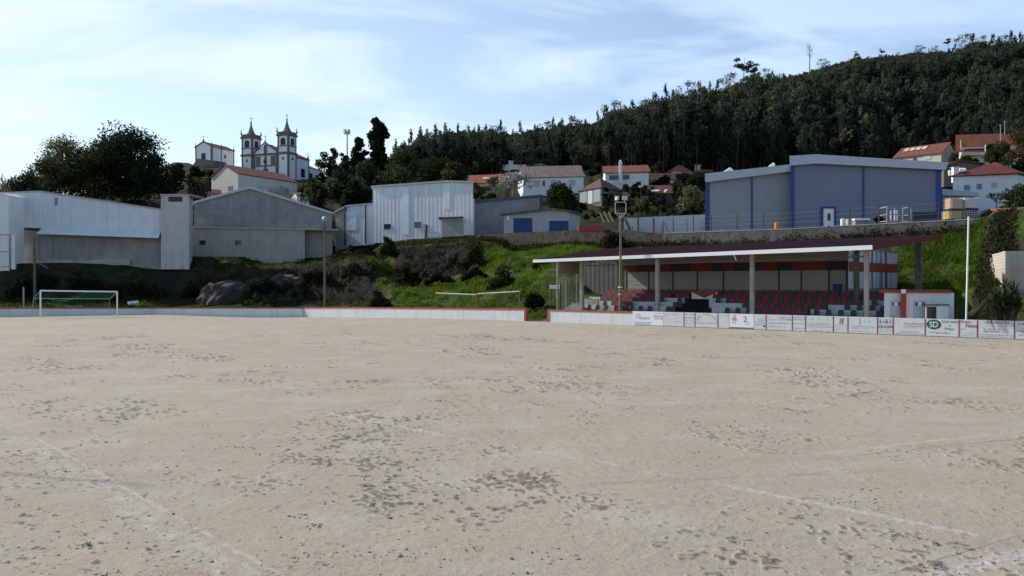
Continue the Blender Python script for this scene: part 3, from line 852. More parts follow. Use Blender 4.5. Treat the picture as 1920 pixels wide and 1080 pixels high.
# ------------------------------------------------------------------ the goal
gl = Vector((-44.5, 78.0)); gr = gl + GD * 7.32
gbk = Vector((GN3.x, GN3.y, 0))
t = thing("football_goal", (gl.x, gl.y, 0), "white full-size football goal with sagging green net in front of the low wall", "goal")
A = Vector((gl.x, gl.y, gz(*gl))); B = Vector((gr.x, gr.y, gz(*gr)))
za, zb = zv(545, A.y), zv(546.9, B.y)
for p, z1 in ((A, za), (B, zb)):
    mb = MB(); mb.tube(p, (p.x, p.y, z1), .075, n=10); mb.build("goalpost", M_clean, t)
mb = MB(); mb.tube((A.x, A.y, za), (B.x, B.y, zb), .075, n=10); mb.build("crossbar", M_clean, t)
M_net = mat("net_green", (.03, .17, .10), .8, .2, 3)
for p, z1 in ((A, za), (B, zb)):
    mb = MB(); q = Vector((p.x, p.y, z1))
    mb.path([q, q + gbk * 1.5 + Vector((0, 0, -.75)), p + gbk * 1.9 + Vector((0, 0, .2))], .022); mb.build("net_support", M_steel, t)
mb = MB(); q = gbk * 1.5 + Vector((0, 0, -.75))
mb.tube(Vector((A.x, A.y, za)) + q, Vector((B.x, B.y, zb)) + q, .03); mb.build("rear_bar", M_steel, t)
mb = MB(); n = 30
for i in range(n + 1):
    a = i / n; tpv = Vector((A.x, A.y, za)).lerp(Vector((B.x, B.y, zb)), a) - Vector((0, 0, .08))
    sag = .5 * math.sin(math.pi * min(1, a * 1.6)) ** 2 if a < .62 else .06
    pts_ = [tpv, tpv + gbk * .9 + Vector((0, 0, -.45 - sag)), tpv + gbk * 1.5 + Vector((0, 0, -.72))]
    mb.path(pts_, .009, 4)
    mb.path([pts_[2], pts_[2] + gbk * .3 + Vector((0, 0, -.85))], .008, 4)
for j in range(9):
    prev = None
    for i in range(n + 1):
        a = i / n; tpv = Vector((A.x, A.y, za)).lerp(Vector((B.x, B.y, zb)), a) - Vector((0, 0, .08))
        sag = .5 * math.sin(math.pi * min(1, a * 1.6)) ** 2 if a < .62 else .06
        k = j / 8
        z_ = -.45 * k * 1.6 - sag * math.sin(math.pi * k)
        q = tpv + gbk * 1.5 * k + Vector((0, 0, z_))
        if prev: mb.tube(prev, q, .009, n=4, caps=False)
        prev = q
mb.build("net", M_net, t)

# two rusty old goal frames stored behind the wall
for (u0, u1, v0, v1, lb) in ((817, 893, 549.5, 552.5, "old goal frame with flaking white bar behind the wall, left of the pair"),
                             (895, 974, 551.0, 546.5, "old rusty goal frame with flaking bar behind the wall, right of the pair")):
    D0 = 1.6; a = tp(sD(u0, D0), D0); b = tp(sD(u1, D0), D0)
    a.z = zv(v0, a.y); b.z = zv(v1, b.y)
    t = thing("portable_goal", (a.x, a.y, 0), lb, "goal frame", "old goal frames behind the wall")
    mb = MB(); mb.tube(a, b, .05, n=8); mb.build("crossbar", M_palepipe, t)
    for p in (a, b):
        mb = MB(); mb.tube((p.x, p.y, 0), p, .04, n=8); mb.build("post", M_rust, t)
    mb = MB()
    for k in (.12, .36, .62, .88):
        q = a.lerp(b, k); mb.tube(q, q + TN3 * 1.1 + Vector((0, 0, -q.z + .5)) + TD3 * .5, .02, n=6)
    mb.build("brace", M_steel, t)
    mb = MB()
    for k in range(14):
        q = a.lerp(b, k / 13); mb.tube(q + TN3 * .02, q + TN3 * 1.2 + Vector((0, 0, -1.1)), .006, n=4)
    mb.build("net", M_net, t)

# ------------------------------------------------------------------ poles
def base_at(u, D): 
    p = tp(sD(u, D), D); p.z = txy(p.x, p.y) - .15; return p
M_dpole = mat("dark_weathered_pole", (.13, .12, .11), .9, .25, 3)
# tall concrete lamp post at the far corner
p = base_at(609, 1.5); zt = zv(405, p.y)
t = thing("lamp_post", p, "tall dark grey lamp post with a small boxy lamp head, before the dark rock bank", "lamp post")
mb = MB(); mb.tube(p, (p.x, p.y, zt - .6), .14, .09, 8); mb.build("pole", M_dpole, t)
mb = MB(); mb.box(p.x, p.y, zt - 1.5, .30, .26, .6); mb.build("junction_box", M_dpole, t)
mb = MB(); mb.lathe((p.x, p.y, zt - .6), [(.1, 0), (.28, .12), (.30, .36), (.22, .5), (.05, .58)], 10); mb.build("lamp_head", M_steel, t)
# floodlight mast in front of the stand
p = base_at(1163.5, 1.6); p.z = 0; Y = p.y
zf0, zf1 = zv(400, Y), zv(379, Y); zp = zv(410, Y)
t = thing("floodlight_mast", p, "tall slim floodlight mast with a white square frame in front of the stand", "floodlight mast")
mb = MB(); mb.tube(p, (p.x, p.y, zv(500, Y)), .14, .13, 10); mb.tube((p.x, p.y, zv(500, Y)), (p.x, p.y, zp), .095, .08, 10); mb.build("mast", mat("mast_brown", (.17, .145, .12), .85, .2, 3), t)
mb = MB(); mb.lathe((p.x, p.y, zv(540, Y)), [(.19, 0), (.19, .12)], 10); mb.lathe((p.x, p.y, zv(553, Y)), [(.19, 0), (.19, .07)], 10); mb.build("clamp", M_palepipe, t)
xw = .42
mb = MB()
c0 = [Vector((p.x + sx * xw, Y, z)) for sx, z in ((-1, zf0), (1, zf0), (1, zf1), (-1, zf1))]
for k in range(4): mb.tube(c0[k], c0[(k + 1) % 4], .026, n=6)
for sx in (-.9, -.3, .3, .9): mb.tube((p.x, Y, zp), (p.x + sx * xw, Y, zf0), .02, n=6)
mb.build("lamp_frame", M_frame, t)
for (du, lean) in ((-6.5, -.5), (8, .1)):
    mb = MB(); x = p.x + du / F * Y; z0 = zv(378, Y)
    mb.tube((x, Y, z0 - .1), (x, Y, z0 + .12), .03, n=6)
    a = Vector((math.cos(lean * 2.2), math.sin(lean * 2.2), 0)); b = Vector((-a.y, a.x, .35)).normalized()
    mb.obox(Vector((x, Y, z0 + .12)) - a * .2 - b * .08, a * .4, b * .16, (0, 0, .30))
    lm = mb.build("floodlight", M_steel, t)
    mb = MB(); mb.obox(Vector((x, Y, z0 + .15)) - a * .17 - b * .092, a * .34, b * -.012, (0, 0, .24)); mb.build("lens", M_frame, lm)
# white flagpole
p = base_at(1811.5, 1.0); p.z = 0
t = thing("flagpole", p, "slim bare white flagpole behind the wall at the right", "flagpole")
top = at(1816, 410, p.y)
mb = MB(); mb.tube(p, top, .058, .045, 10); mb.build("pole", M_clean, t)
mb = MB(); mb.lathe(top, [(.05, 0), (.07, .05), (.02, .12)], 8); mb.build("finial", M_clean, t)
# wooden pole and short post at the left
for (u, v, r, Y, lb, mm) in ((65, 441, .16, 97, "tall brown wooden pole at the far left in front of the grey building", M_wood), (44, 539, .1, 90, "short pale post at the far left behind the low wall", M_concrete)):
    b0 = pp(u, Y); z0 = txy(b0.x, Y) - .3
    mb = MB(); mb.tube((b0.x, Y, z0), (b0.x, Y, zv(v, Y)), r, r * .8, 8); mb.lathe((b0.x, Y, zv(v, Y)), [(r * .8, 0), (r * .4, .06)], 8)
    tag(mb.build("wooden_pole" if mm is M_wood else "short_post", mm, loc=(b0.x, Y, z0)), lb, "pole")
# small sign by the passage
D0 = 2.6; a = tp(sD(1033, D0), D0); b = tp(sD(1051, D0), D0)
t = thing("signboard", a, "small white sign on two dark green posts beside the passage to the stand", "sign")
mb = MB(); mb.obox(Vector((a.x - .12, a.y - .04, zv(541, a.y))), (.9, 0, 0), (0, .03, 0), (0, 0, .3)); mb.build("panel", M_clean, t)
mb = MB(); rr = random.Random(4); x = a.x
for k in range(7): mb.obox(Vector((x, a.y - .048, zv(541, a.y) + .1)), (rr.uniform(.03, .08), 0, 0), (0, .006, 0), (0, 0, .1)); x += .1
mb.build("worn_lettering", ink((.18, .18, .3)), t)
M_gpost = mat("green_post", (.03, .06, .045), .6, .2, 4)
for p, v in ((a, 541), (b, 531)):
    mb = MB(); mb.tube((p.x, p.y, 0), (p.x, p.y, zv(v, p.y)), .05, n=8); mb.build("post", M_gpost, t)
# board lying on the bank by the goal
p = at(249, 569, 101); p.z = txy(p.x, p.y)
mb = MB(); mb.obox(p + Vector((-.62, 0, .12)), (1.2, .3, .1), (-.1, .12, .4), (.02, -.03, .02)); mb.obox(p + Vector((-.6, .02, .05)), (1.15, .3, .02), (0, .2, .06), (0, 0, .03))
tag(mb.build("dumped_sheet", M_clean, loc=p), "white sheet lying on the dark bank right of the goal", "sheet")
# ------------------------------------------------------------------ the stand
stand = thing("grandstand", tp(14, 5, 0), "covered football stand with dark maroon roof, white fascia and red and grey seats", "grandstand")
SR0, SR1 = 2.0, 26.9                                  # seat rows from s to s
ROWS = 5; RD, RH = .98, .33; D0R = 5.0; Z0R = .80
# concrete steps
mb = MB()
for r in range(ROWS):
    d0 = D0R + RD * r
    mb.obox(tp(SR0, d0, -.3), TD3 * (SR1 - SR0), TN3 * (RD if r < ROWS - 1 else 1.5), (0, 0, Z0R + RH * r + .3))
mb.build("terrace_steps", M_dkconc, stand)
# worn white painted risers where seats are missing
M_riser = mat("riser_white", (.62, .64, .66), .8, .1, 1.5, streak=.4)
white = [(1, 1098, 1152), (2, 1108, 1147), (3, 1105, 1127), (1, 1180, 1262), (2, 1185, 1262), (3, 1240, 1284),
         (1, 1335, 1402), (2, 1330, 1400), (3, 1328, 1373), (1, 1520, 1652), (2, 1553, 1650), (3, 1611, 1662)]
wr = []
for r, ua, ub in white:
    mb = MB()
    d = D0R + RD * r; s0, s1 = sD(ua, d), sD(ub, d); wr.append((r, s0, s1))
    z1 = Z0R + RH * r
    mb.obox(tp(s0, d - .05, z1 - RH), TD3 * (s1 - s0), TN3 * .045, (0, 0, RH + .14))
    mb.build("white_riser", M_riser, stand)
# near-black solid steps where the stairway cuts through the rows
st = [(0, 1260, 1338), (1, 1268, 1334), (2, 1280, 1330), (3, 1290, 1330)]
mb = MB(); strr = {}
for r, ua, ub in st:
    d = D0R + RD * r; s0, s1 = sD(ua, d), sD(ub, d); strr[r] = (s0, s1)
    mb.obox(tp(s0, d - .1, 0), TD3 * (s1 - s0), TN3 * (RD + .1), (0, 0, Z0R + RH * r + .06))
mb.build("stairway", mat("stair_black", (.012, .012, .012), .9, .3, 3), stand)
# banner above the stairway
mb = MB(); d = D0R + RD * 4 - .2; z0, z1 = zv(561, YD(1320, d)), zv(546, YD(1320, d)); s0, s1 = sD(1297, d), sD(1345, d)
mb.obox(tp(s0, d, z0), TD3 * (s1 - s0), TN3 * .04, (0, 0, z1 - z0)); bn = mb.build("banner", M_clean, stand)
mb = MB(); q = lambda a, b: tp(s0 + (s1 - s0) * a, d - .01, z0 + (z1 - z0) * b)
mb.prism([q(.02, .80), q(.5, .16), q(.98, .80), q(.98, .99), q(.02, .99)], TN3 * .008); mb.build("chevron", M_red, bn)
# seats
def seat_mesh(name, m):
    mb = MB(); w_ = .40
    mb.obox((-w_ / 2, -.38, .36), (w_, 0, 0), (0, .38, 0), (0, 0, .05))
    prof = [(-w_ / 2, .40), (w_ / 2, .40), (w_ / 2, .66), (w_ * .42, .74), (w_ * .25, .79), (-w_ * .25, .79), (-w_ * .42, .74), (-w_ / 2, .66)]
    mb.prism([(x, .02 + (z - .4) * .18, z) for x, z in prof], (0, .04, 0))
    mb.obox((-.05, -.2, -.05), (.1, 0, 0), (0, .08, 0), (0, 0, .41))
    return mb
M_sred = mat("seat_red", (.26, .018, .018), .5, .2, 2)
M_sgrey = mat("seat_grey", (.045, .048, .053), .5, .2, 2)
sm = {}
for key, m in (("r", M_sred), ("g", M_sgrey)):
    b_ = seat_mesh(key, m); me = bpy.data.meshes.new("seat")
    me.from_pydata(b_.v, [], b_.f); me.materials.append(m); me.update(); sm[key] = (me, b_)
ang = math.atan2(TD.y, TD.x)
seats = []
rr = random.Random(5)
for r in range(ROWS):
    d = D0R + RD * r + .50; s = SR0 + .25 + (.12 if r % 2 else 0); k = 0
    while s < SR1 - .2:
        col = "r" if (k + (r // 3)) % 2 == 0 else "g"; skip = False
        for (wr_, a, b_) in wr:
            if wr_ - 1 == r and a - .1 < s < b_ + .1:
                skip = (k % 2 == 0) or rr.random() < .1; col = "g"
        if r in strr and strr[r][0] - .2 < s < strr[r][1] + .2: skip = True
        if not skip and rr.random() > .03: seats.append((s, d, Z0R + RH * r - .29, col))
        s += .425; k += 1
seats.sort(key=lambda a: tp(a[0], a[1]).length)
o0 = ROOT[stand.name]
for (s, d, z, c) in seats[:99]:
    o = bpy.data.objects.new("seat", sm[c][0]); COL.objects.link(o); o.parent = stand
    o.location = tp(s, d, z) - o0; o.rotation_euler = (0, 0, ang)
mb = MB(); ca, sa = math.cos(ang), math.sin(ang)
for (s, d, z, c) in seats[99:]:
    b_ = sm[c][1]; p = tp(s, d, z); i = len(mb.v)
    mb.v += [(p.x + x * ca - y * sa, p.y + x * sa + y * ca, p.z + zz_) for x, y, zz_ in b_.v]
    mb.f += [tuple(i + k for k in f_) for f_ in b_.f]; mb.m += [0 if c == "r" else 1] * len(b_.f)
tag(mb.build("seats", [M_sred, M_sgrey], stand), kind="stuff")
# roof: four corners from the photograph
FL = at(1000, 488, YD(1000, 2.2)); FR = at(1636, 461, YD(1636, 2.2))
BL = at(1137, 467, YD(1137, 10.4)); BR = at(1766, 440, YD(1766, 10.4))
n = 150; mb = MB()
for i in range(n):
    for a, b in ((i / n, (i + .5) / n), ((i + .5) / n, (i + 1) / n)):
        ha = .035 if abs(a * n - i) < 1e-6 else 0; hb = .035 - ha
        p0 = FL.lerp(FR, a) + Vector((0, 0, ha)); p1 = FL.lerp(FR, b) + Vector((0, 0, hb))
        q0 = BL.lerp(BR, a) + Vector((0, 0, ha)); q1 = BL.lerp(BR, b) + Vector((0, 0, hb))
        mb.face([p0, p1, q1, q0])
        dz = Vector((0, 0, -.10)); mb.face([p0 + dz, q0 + dz, q1 + dz, p1 + dz])
        mb.face([q0, q1, q1 + dz, q0 + dz])
rf = mb.build("roof", M_dkred, stand)
mb = MB(); dv = TN3 * .06
mb.prism([FL + Vector((0, 0, .05)), FR + Vector((0, 0, .05)), FR + Vector((0, 0, -.24)), FL + Vector((0, 0, -.20))], -dv); mb.build("fascia", M_clean, rf)
mb = MB()
ex = TD3 * .05
mb.prism([FR + Vector((0, 0, .02)), BR + Vector((0, 0, .02)), BR + Vector((0, 0, -.30)), FR + Vector((0, 0, -.26))], ex); mb.build("verge_board", mat("verge_shaded_red", (.13, .018, .02), .7, .2, 2), rf)  # red darkened to carry the shade on this end
mb = MB(); mb.prism([FL + Vector((0, 0, .02)), BL + Vector((0, 0, .02)), BL + Vector((0, 0, -.20)), FL + Vector((0, 0, -.16))], -ex); mb.build("verge_board", M_red, rf)
def roof_z(p):
    a = (p - FL); s = a.dot(TD3) / (FR - FL).dot(TD3); tq = max(0, min(1, a.dot(TN3) / (BL - FL).dot(TN3)))
    return FL.lerp(FR, s).lerp(BL.lerp(BR, s), tq).z
# posts and trusses along the front
posts = []
for u in (1091, 1233, 1410.5, 1625):
    p = tp(sD(u, 4), 4); posts.append(p)
    mb = MB(); z1 = roof_z(p) - .12
    mb.obox(p - TD3 * .14 - TN3 * .14, TD3 * .28, TN3 * .28, (0, 0, z1)); mb.build("post", M_concrete, stand)
def truss(a, b, h, n_):
    mb = MB()
    za_, zb_ = roof_z(a) - .22, roof_z(b) - .22
    f_ = lambda k, low: Vector((a.x, a.y, 0)).lerp(Vector((b.x, b.y, 0)), k) + Vector((0, 0, za_ + (zb_ - za_) * k - (h if low else 0)))
    mb.tube(f_(0, 0), f_(1, 0), .05, n=6); mb.tube(f_(0, 1), f_(1, 1), .05, n=6)
    for i in range(n_):
        k0, k1 = i / n_, (i + 1) / n_
        mb.tube(f_(k0, 1), f_(k0, 0), .025, n=5)
        if i % 2: mb.tube(f_(k0, 1), f_(k1, 0), .03, n=5)
        else: mb.tube(f_(k0, 0), f_(k1, 1), .03, n=5)
    mb.build("truss", mat("truss_steel", (.16, .14, .12), .7, .2, 3), stand)
for a, b in zip(posts, posts[1:]): truss(a, b, .62, 10)
# brackets, drain stubs and rear posts
for u in (1044, 1375):
    mb = MB(); p = tp(sD(u, 2.4), 2.4); z = roof_z(p) - .25
    mb.tube((p.x, p.y, z + .1), (p.x + .25, p.y + .2, z - .35), .045); mb.build("drain_stub", M_clean, stand)
p = tp(sD(1045, 2.3), 2.3); mb = MB(); mb.tube((p.x, p.y, 0), (p.x, p.y, roof_z(p) - .1), .06, n=8); mb.build("downpipe", M_concrete, stand)
for u, d, r in ((1722, 10, .2), (1606, 8.2, .16)):
    mb = MB(); p = tp(sD(u, d), d); mb.obox(p - TD3 * r - TN3 * r, TD3 * 2 * r, TN3 * 2 * r, (0, 0, roof_z(p) - .1)); mb.build("rear_post", M_dkconc, stand)
# left end: windscreen panel, boarding, rear panel, little steps
M_pane = mat("dusty_acrylic", (.42, .46, .40), .25, .1, 2, trans=.78)
sA = sD(1046, 2.3)
mb = MB(); z0, z1 = zv(590, 70), zv(508, 70); mb.obox(tp(sA, 2.4, .9), TN3 * 3.1, TD3 * .02, (0, 0, 3.05)); mb.build("windscreen", M_pane, stand)
for k in (1.0, 2.6):
    mb = MB(); mb.obox(tp(sA - .03, 2.4 + k, .6), TN3 * .07, TD3 * .07, (0, 0, 3.5)); mb.build("windscreen_post", M_concrete, stand)
mb = MB(); mb.obox(tp(sA, 2.3, 3.98), TN3 * 3.6, TD3 * .06, (0, 0, .98)); mb.build("side_boarding", mat("beige_boarding", (.25, .22, .18), .8, .15, 2, rib=.4, ribaxis=(0, 0, 1), ribscale=4), stand)
d = 10.1; s0, s1 = sD(1093, d), sD(1159, d)
mb = MB(); mb.obox(tp(s0, d, .5), TD3 * (s1 - s0), TN3 * .1, (0, 0, 4.6)); mb.build("rear_panel", mat("dark_panel", (.10, .105, .105), .8, .2, 1.2, rib=.3, ribaxis=(TD.x, TD.y, 0), ribscale=2), stand)
mb = MB()
for k in range(5):
    d = 3.2 + .32 * k; s0, s1 = sD(1052 + 5 * k, d), sD(1090, d)
    mb.obox(tp(s0, d, -.2), TD3 * max(.3, s1 - s0), TN3 * .33, (0, 0, .95 + .17 * k)); 
mb.build("end_steps", M_concrete, stand)
d = 6.2; s0, s1 = sD(1095, d), sD(1122, d)
mb = MB(); mb.obox(tp(s0, d, .2), TD3 * (s1 - s0), TN3 * .12, (0, 0, 1.6)); mb.build("parapet", M_concrete, stand)

# ------------------------------------------------------------------ changing-room building behind the seats
DB = 10.25
pA = tplane(DB); sL, sRt = sD(1170, DB), sD(1590, DB); BDp = 13.4
club = thing("changing_room_building", tp(sRt, DB, 0), "white changing-room building with a red stripe and rust-streaked end wall behind the seats", "building")
zc = zv(465, YD(1590, DB))
mb = MB(); mb.obox(tp(sL, DB, -.3), TD3 * (sRt - sL), TN3 * BDp, (0, 0, zc + .3)); mb.build("wall", mat("club_wall", (.27, .255, .225), .85, .08, 1), club)
Yr = YD(1400, DB)
zb0, zb1 = zv(507, YD(1500, DB)), zv(490.5, YD(1500, DB))
M_dstripe = mat("stripe_dark", (.03, .022, .022), .6, .3, 1)
mb = MB(); k = 0; s = sL; rr = random.Random(3)
while s < sRt:
    e = min(sRt, s + rr.uniform(.9, 2.6))
    mb.obox(tp(s, DB - .03, zb0), TD3 * (e - s), TN3 * .03, (0, 0, zb1 - zb0), k % 2); s = e; k += 1
mb.build("stripe", [mat("stripe_shaded_red", (.15, .018, .018), .6, .2, 2), M_dstripe], club)  # red lowered to hold the shade under the stand roof
us_ = [1175, 1217, 1262, 1308, 1357, 1412, 1461, 1503, 1555, 1588]
mb = MB()
for u in us_:
    s = sD(u, DB); mb.obox(tp(s - .06, DB - .07, 2.3), TD3 * .12, TN3 * .07, (0, 0, zb0 - 2.3))
mb.build("mullions", M_dark, club)
for a, b in zip(us_, us_[1:]):
    mb = MB(); s0, s1 = sD(a, DB) + .07, sD(b, DB) - .07
    mb.obox(tp(s0, DB - .045, 2.35), TD3 * (s1 - s0), TN3 * .04, (0, 0, zb0 - 2.38)); mb.build("shutter", mat("shade_greyed_panel", (.27, .28, .28), .7, .08, 1.2, rib=.15, ribaxis=(0, 0, 1), ribscale=3), club)  # white panels greyed to carry the shade under the stand roof
M_streak = mat("rust_streaked_cladding", (.66, .66, .72), .6, .08, 1, streak=1.0, streak_col=(.07, .055, .065), ssc=(.9, .9, .05), sr=(.52, .60))
mb = MB(); mb.obox(tp(sRt + .002, DB + .01, 2.75), TD3 * .05, TN3 * (BDp - .02), (0, 0, zc - 2.75)); mb.build("end_cladding", M_streak, club)
mb = MB(); mb.obox(tp(sRt + .054, DB + .012, zb0 - .1), TD3 * .02, TN3 * (BDp - .024), (0, 0, zb1 - zb0 + .06)); mb.build("end_stripe", M_red, club)
mb = MB(); mb.obox(tp(sL - .2, DB - .2, zc + .002), TD3 * (sRt - sL + .35), TN3 * (BDp + .4), (0, 0, .12)); mb.build("roof", M_steel, club)
mb = MB(); s = sD(1566, DB - .3); mb.obox(tp(s - .1, DB - .5, 2.5), TD3 * .5, TN3 * .35, (0, 0, .55)); mb.obox(tp(s - .14, DB - .53, 3.05), TD3 * .58, TN3 * .41, (0, 0, .06))
tag(mb.build("plastic_bin", mat("blue_plastic", (.012, .03, .16), .5, .1, 2), loc=tp(s, DB - .3, 2.5)), "blue plastic bin standing at the top of the stand by the back wall", "bin")

# ------------------------------------------------------------------ toilet block with kiosk
_tp, _sD, _TD3, _TN3 = tp, sD, TD3, TN3
DT = 0.0; c0 = _tp(_sD(1658, 4.4), 4.4)
YT = 53.6
def tp(s, D, z=0.0): return Vector((s + .46 * D, YT + D - (s - 24) * .12, z))
def sD(u, D):
    m = (u - 960) / F; return (m * (YT + D + 24 * .12) - .46 * D) / (1 + m * .12)
TD3 = Vector((1, -.12, 0)); TN3 = Vector((0.46, 1, 0))
DT = 0.0; s0, s1 = sD(1658, DT), sD(1789, DT); zt = zv(549, 53.6)
tb = thing("toilet_block", tp(s0, DT, 0), "small white toilet block with red roof edge, red pillar and two doors", "toilet block")
mb = MB(); mb.obox(tp(s0, DT, -.2), TD3 * (s1 - s0), TN3 * 2.6, (0, 0, zt + .2)); mb.build("wall", M_white, tb)
mb = MB(); mb.obox(tp(s0 - .3, DT - .12, zt + .002), TD3 * (s1 - s0 + .15), TN3 * 2.85, (0, 0, .17)); mb.build("roof", M_red, tb)
mb = MB(); a, b = sD(1689, DT - .3), sD(1699.5, DT - .3); mb.obox(tp(a, DT - .3, 0), TD3 * (b - a), TN3 * .3, (0, 0, zt)); pl = mb.build("pillar", M_red, tb)
mb = MB(); a, b = sD(1690, DT - .4), sD(1698.5, DT - .4); mb.obox(tp(a, DT - .34, zt - .03), TD3 * (b - a), TN3 * .03, (0, 0, .26)); mb.build("sign_plate", M_clean, pl)
for ua, ub in ((1671.5, 1689), (1715, 1734.5)):
    a, b = sD(ua, DT - .03), sD(ub, DT - .03)
    mb = MB(); mb.obox(tp(a, DT - .03, 0), TD3 * (b - a), TN3 * .03, (0, 0, 2.0)); dr = mb.build("door", mat("pale_blue_door", (.50, .55, .60), .5, .04, 2), tb)
    mb = MB(); mb.obox(tp(a + .05, DT - .045, 1.72), TD3 * (b - a - .1), TN3 * .014, (0, 0, .22)); mb.build("fanlight", M_glass, dr)
    mb = MB(); c_ = (a + b) / 2; mb.obox(tp(c_ - .13, DT - .055, 1.70), TD3 * .26, TN3 * .009, (0, 0, .24)); mb.build("sign_plate", M_clean, dr)
    mb = MB()
    for q in (a - .06, b): mb.obox(tp(q, DT - .05, 0), TD3 * .06, TN3 * .05, (0, 0, 2.0))
    mb.obox(tp(a - .06, DT - .05, 2.0), TD3 * (b - a + .12), TN3 * .05, (0, 0, .06)); mb.build("door_frame", M_frame, dr)
    mb = MB(); mb.tube(tp(a + .1, DT - .1, 1.0), tp(a + .1, DT - .03, 1.0), .025); mb.build("handle", M_dark, dr)
DK = -1.3; s0, s1 = sD(1736, DK), sD(1779, DK); zk = zv(573, 51.8)
kb = thing("ticket_kiosk", tp(s0, DK, 0), "low white kiosk with a dark window in front of the toilet block", "kiosk")
mb = MB(); mb.obox(tp(s0, DK, 0), TD3 * (s1 - s0), TN3 * .9, (0, 0, zk)); mb.build("wall", M_white, kb)
mb = MB(); mb.obox(tp(s0 - .25, DK - .08, zk + .002), TD3 * (s1 - s0 + .3), TN3 * 1.05, (0, 0, .07)); mb.build("roof", M_dkconc, kb)
mb = MB(); a, b = sD(1740, DK), sD(1755.5, DK); mb.obox(tp(a, DK - .02, .55), TD3 * (b - a), TN3 * .02, (0, 0, zk - .62)); wn = mb.build("window", M_glass, kb)
mb = MB(); mb.obox(tp(a - .05, DK - .035, .55), TD3 * .05, TN3 * .035, (0, 0, zk - .60)); mb.build("frame", M_red, wn)
mb = MB(); a, b = sD(1757, DK), sD(1767, DK); mb.obox(tp(a, DK - .03, .3), TD3 * (b - a), TN3 * .03, (0, 0, zk - .42)); mb.build("panel", M_clean, kb)
tp, sD, TD3, TN3 = _tp, _sD, _TD3, _TN3
# ------------------------------------------------------------------ retaining walls along the terrace
P32 = tplane(32.0)
def zc_(z): return lambda u, v: z
pl_top = [(556, 468), (640, 459), (760, 449), (880, 441), (960, 437), (1062, 432), (1170, 430), (1200, 434), (1243, 438)]
mb = MB(); pts = [P32.pt(u, v) for u, v in pl_top]
for a, b in zip(pts, pts[1:]):
    mb.prism([(a.x, a.y, 3.0), (b.x, b.y, 3.0), b, a], TN3 * .6)
tag(mb.build("retaining_wall", M_stone, loc=(pts[4].x, pts[4].y, 6)), "long dark rough stone retaining wall under the industrial sheds, overgrown with weeds", "retaining wall")
mb = MB(); mc = MB()
pl_top = [(1243, 438), (1320, 435), (1480, 430), (1600, 423), (1720, 417), (1836, 411)]
pts = [P32.pt(u, v) for u, v in pl_top]
for a, b in zip(pts, pts[1:]):
    mb.prism([(a.x, a.y, 6.0), (b.x, b.y, 6.0), b, a], TN3 * .25)
    mc.prism([a - TN3 * .03, b - TN3 * .03, b - TN3 * .03 + Vector((0, 0, .08)), a - TN3 * .03 + Vector((0, 0, .08))], TN3 * .31)
t = thing("parapet_wall", (pts[2].x, pts[2].y, 6), "streaky grey concrete parapet wall above the grass bank, below the big blue-grey warehouse", "wall")
mb.build("wall", M_dkconc, t); mc.build("coping", M_concrete, t)
# chain-link fence on the parapet
t = thing("chainlink_fence", tp(sD(1500, 32.3), 32.3, 8.5), "thin wire fence with dark posts along the top of the concrete parapet", "fence", )
mb = MB(); prev = None
for u in (1262, 1300, 1333, 1382, 1431, 1484, 1537, 1593, 1648, 1705, 1760):
    p = tp(sD(u, 32.4), 32.4); z0 = P32.pt(u, np.interp(u, [a for a, b in pl_top], [b for a, b in pl_top])).z
    m2 = MB(); m2.tube((p.x, p.y, z0 - .3), (p.x, p.y, z0 + 1.9), .045, n=6); m2.build("post", M_dark, t)
    q = Vector((p.x, p.y, z0))
    if prev:
        for h in (.25, .75, 1.25, 1.75): mb.tube(prev + Vector((0, 0, h)), q + Vector((0, 0, h)), .008, n=4, caps=False)
    prev = q
mb.build("wire", M_steel, t)
# timber posts on the stone wall
t = thing("post_fence", tp(sD(800, 32.5), 32.5, 9.3), "broken fence of weathered timber posts and slack wires before the galvanised shed", "fence")
mb = MB(); prev = None
for u, va, vb, r in ((635, 452, 466, .12), (689, 431, 455, .13), (724, 428, 452, .2), (750, 427, 452, .22), (798, 421, 446, .24), (842, 424, 443, .1)):
    Y = YD(u, 32.4); a, b = at(u, vb, Y), at(u + 1, va, Y)
    m2 = MB(); m2.tube(a, b, r, r * .8, 7); m2.build("post", M_wood, t)
    if prev: mb.tube(prev, b - Vector((0, 0, .3)), .015, n=4); mb.tube(prev - Vector((0, 0, .8)), b - Vector((0, 0, 1.1)), .015, n=4)
    prev = b - Vector((0, 0, .3))
mb.build("wire", M_dark, t)
t = thing("post_fence", tp(sD(1220, 32.5), 32.5, 9), "leaning dark timber posts and stakes in front of the long low whitish wall", "fence")
for u, va, vb, r, du in ((1162, 405, 432, .16, 0), (1196, 407, 434, .17, 0), (1225, 409, 437, .18, 0), (1172, 410, 432, .2, 10), (1203, 424, 435, .06, -2), (1209, 425, 436, .05, 0),
                     (1243, 414, 438, .08, 0), (1245, 416, 438, .05, 9), (1243, 416, 438, .04, -4), (1288, 411, 437, .06, 0), (1186, 424, 433, .05, 0), (1182, 425, 433, .05, 1)):
    Y = YD(u, 32.6); m2 = MB(); m2.tube(at(u + du, vb + 1, Y), at(u, va, Y), r, r * .8, 7); m2.build("post", M_wood, t)

# ------------------------------------------------------------------ industrial buildings
def slab(mb, P, pts, depth, back=0.0, mi=0):
    mb.prism([P.pt(u, v, back) for u, v in pts], P.N(depth), mi)
def rect(mb, P, u0, u1, v0, v1, proud=.04, depth=None, mi=0):
    slab(mb, P, [(u0, v1), (u1, v1), (u1, v0), (u0, v0)], depth or proud, -proud, mi)
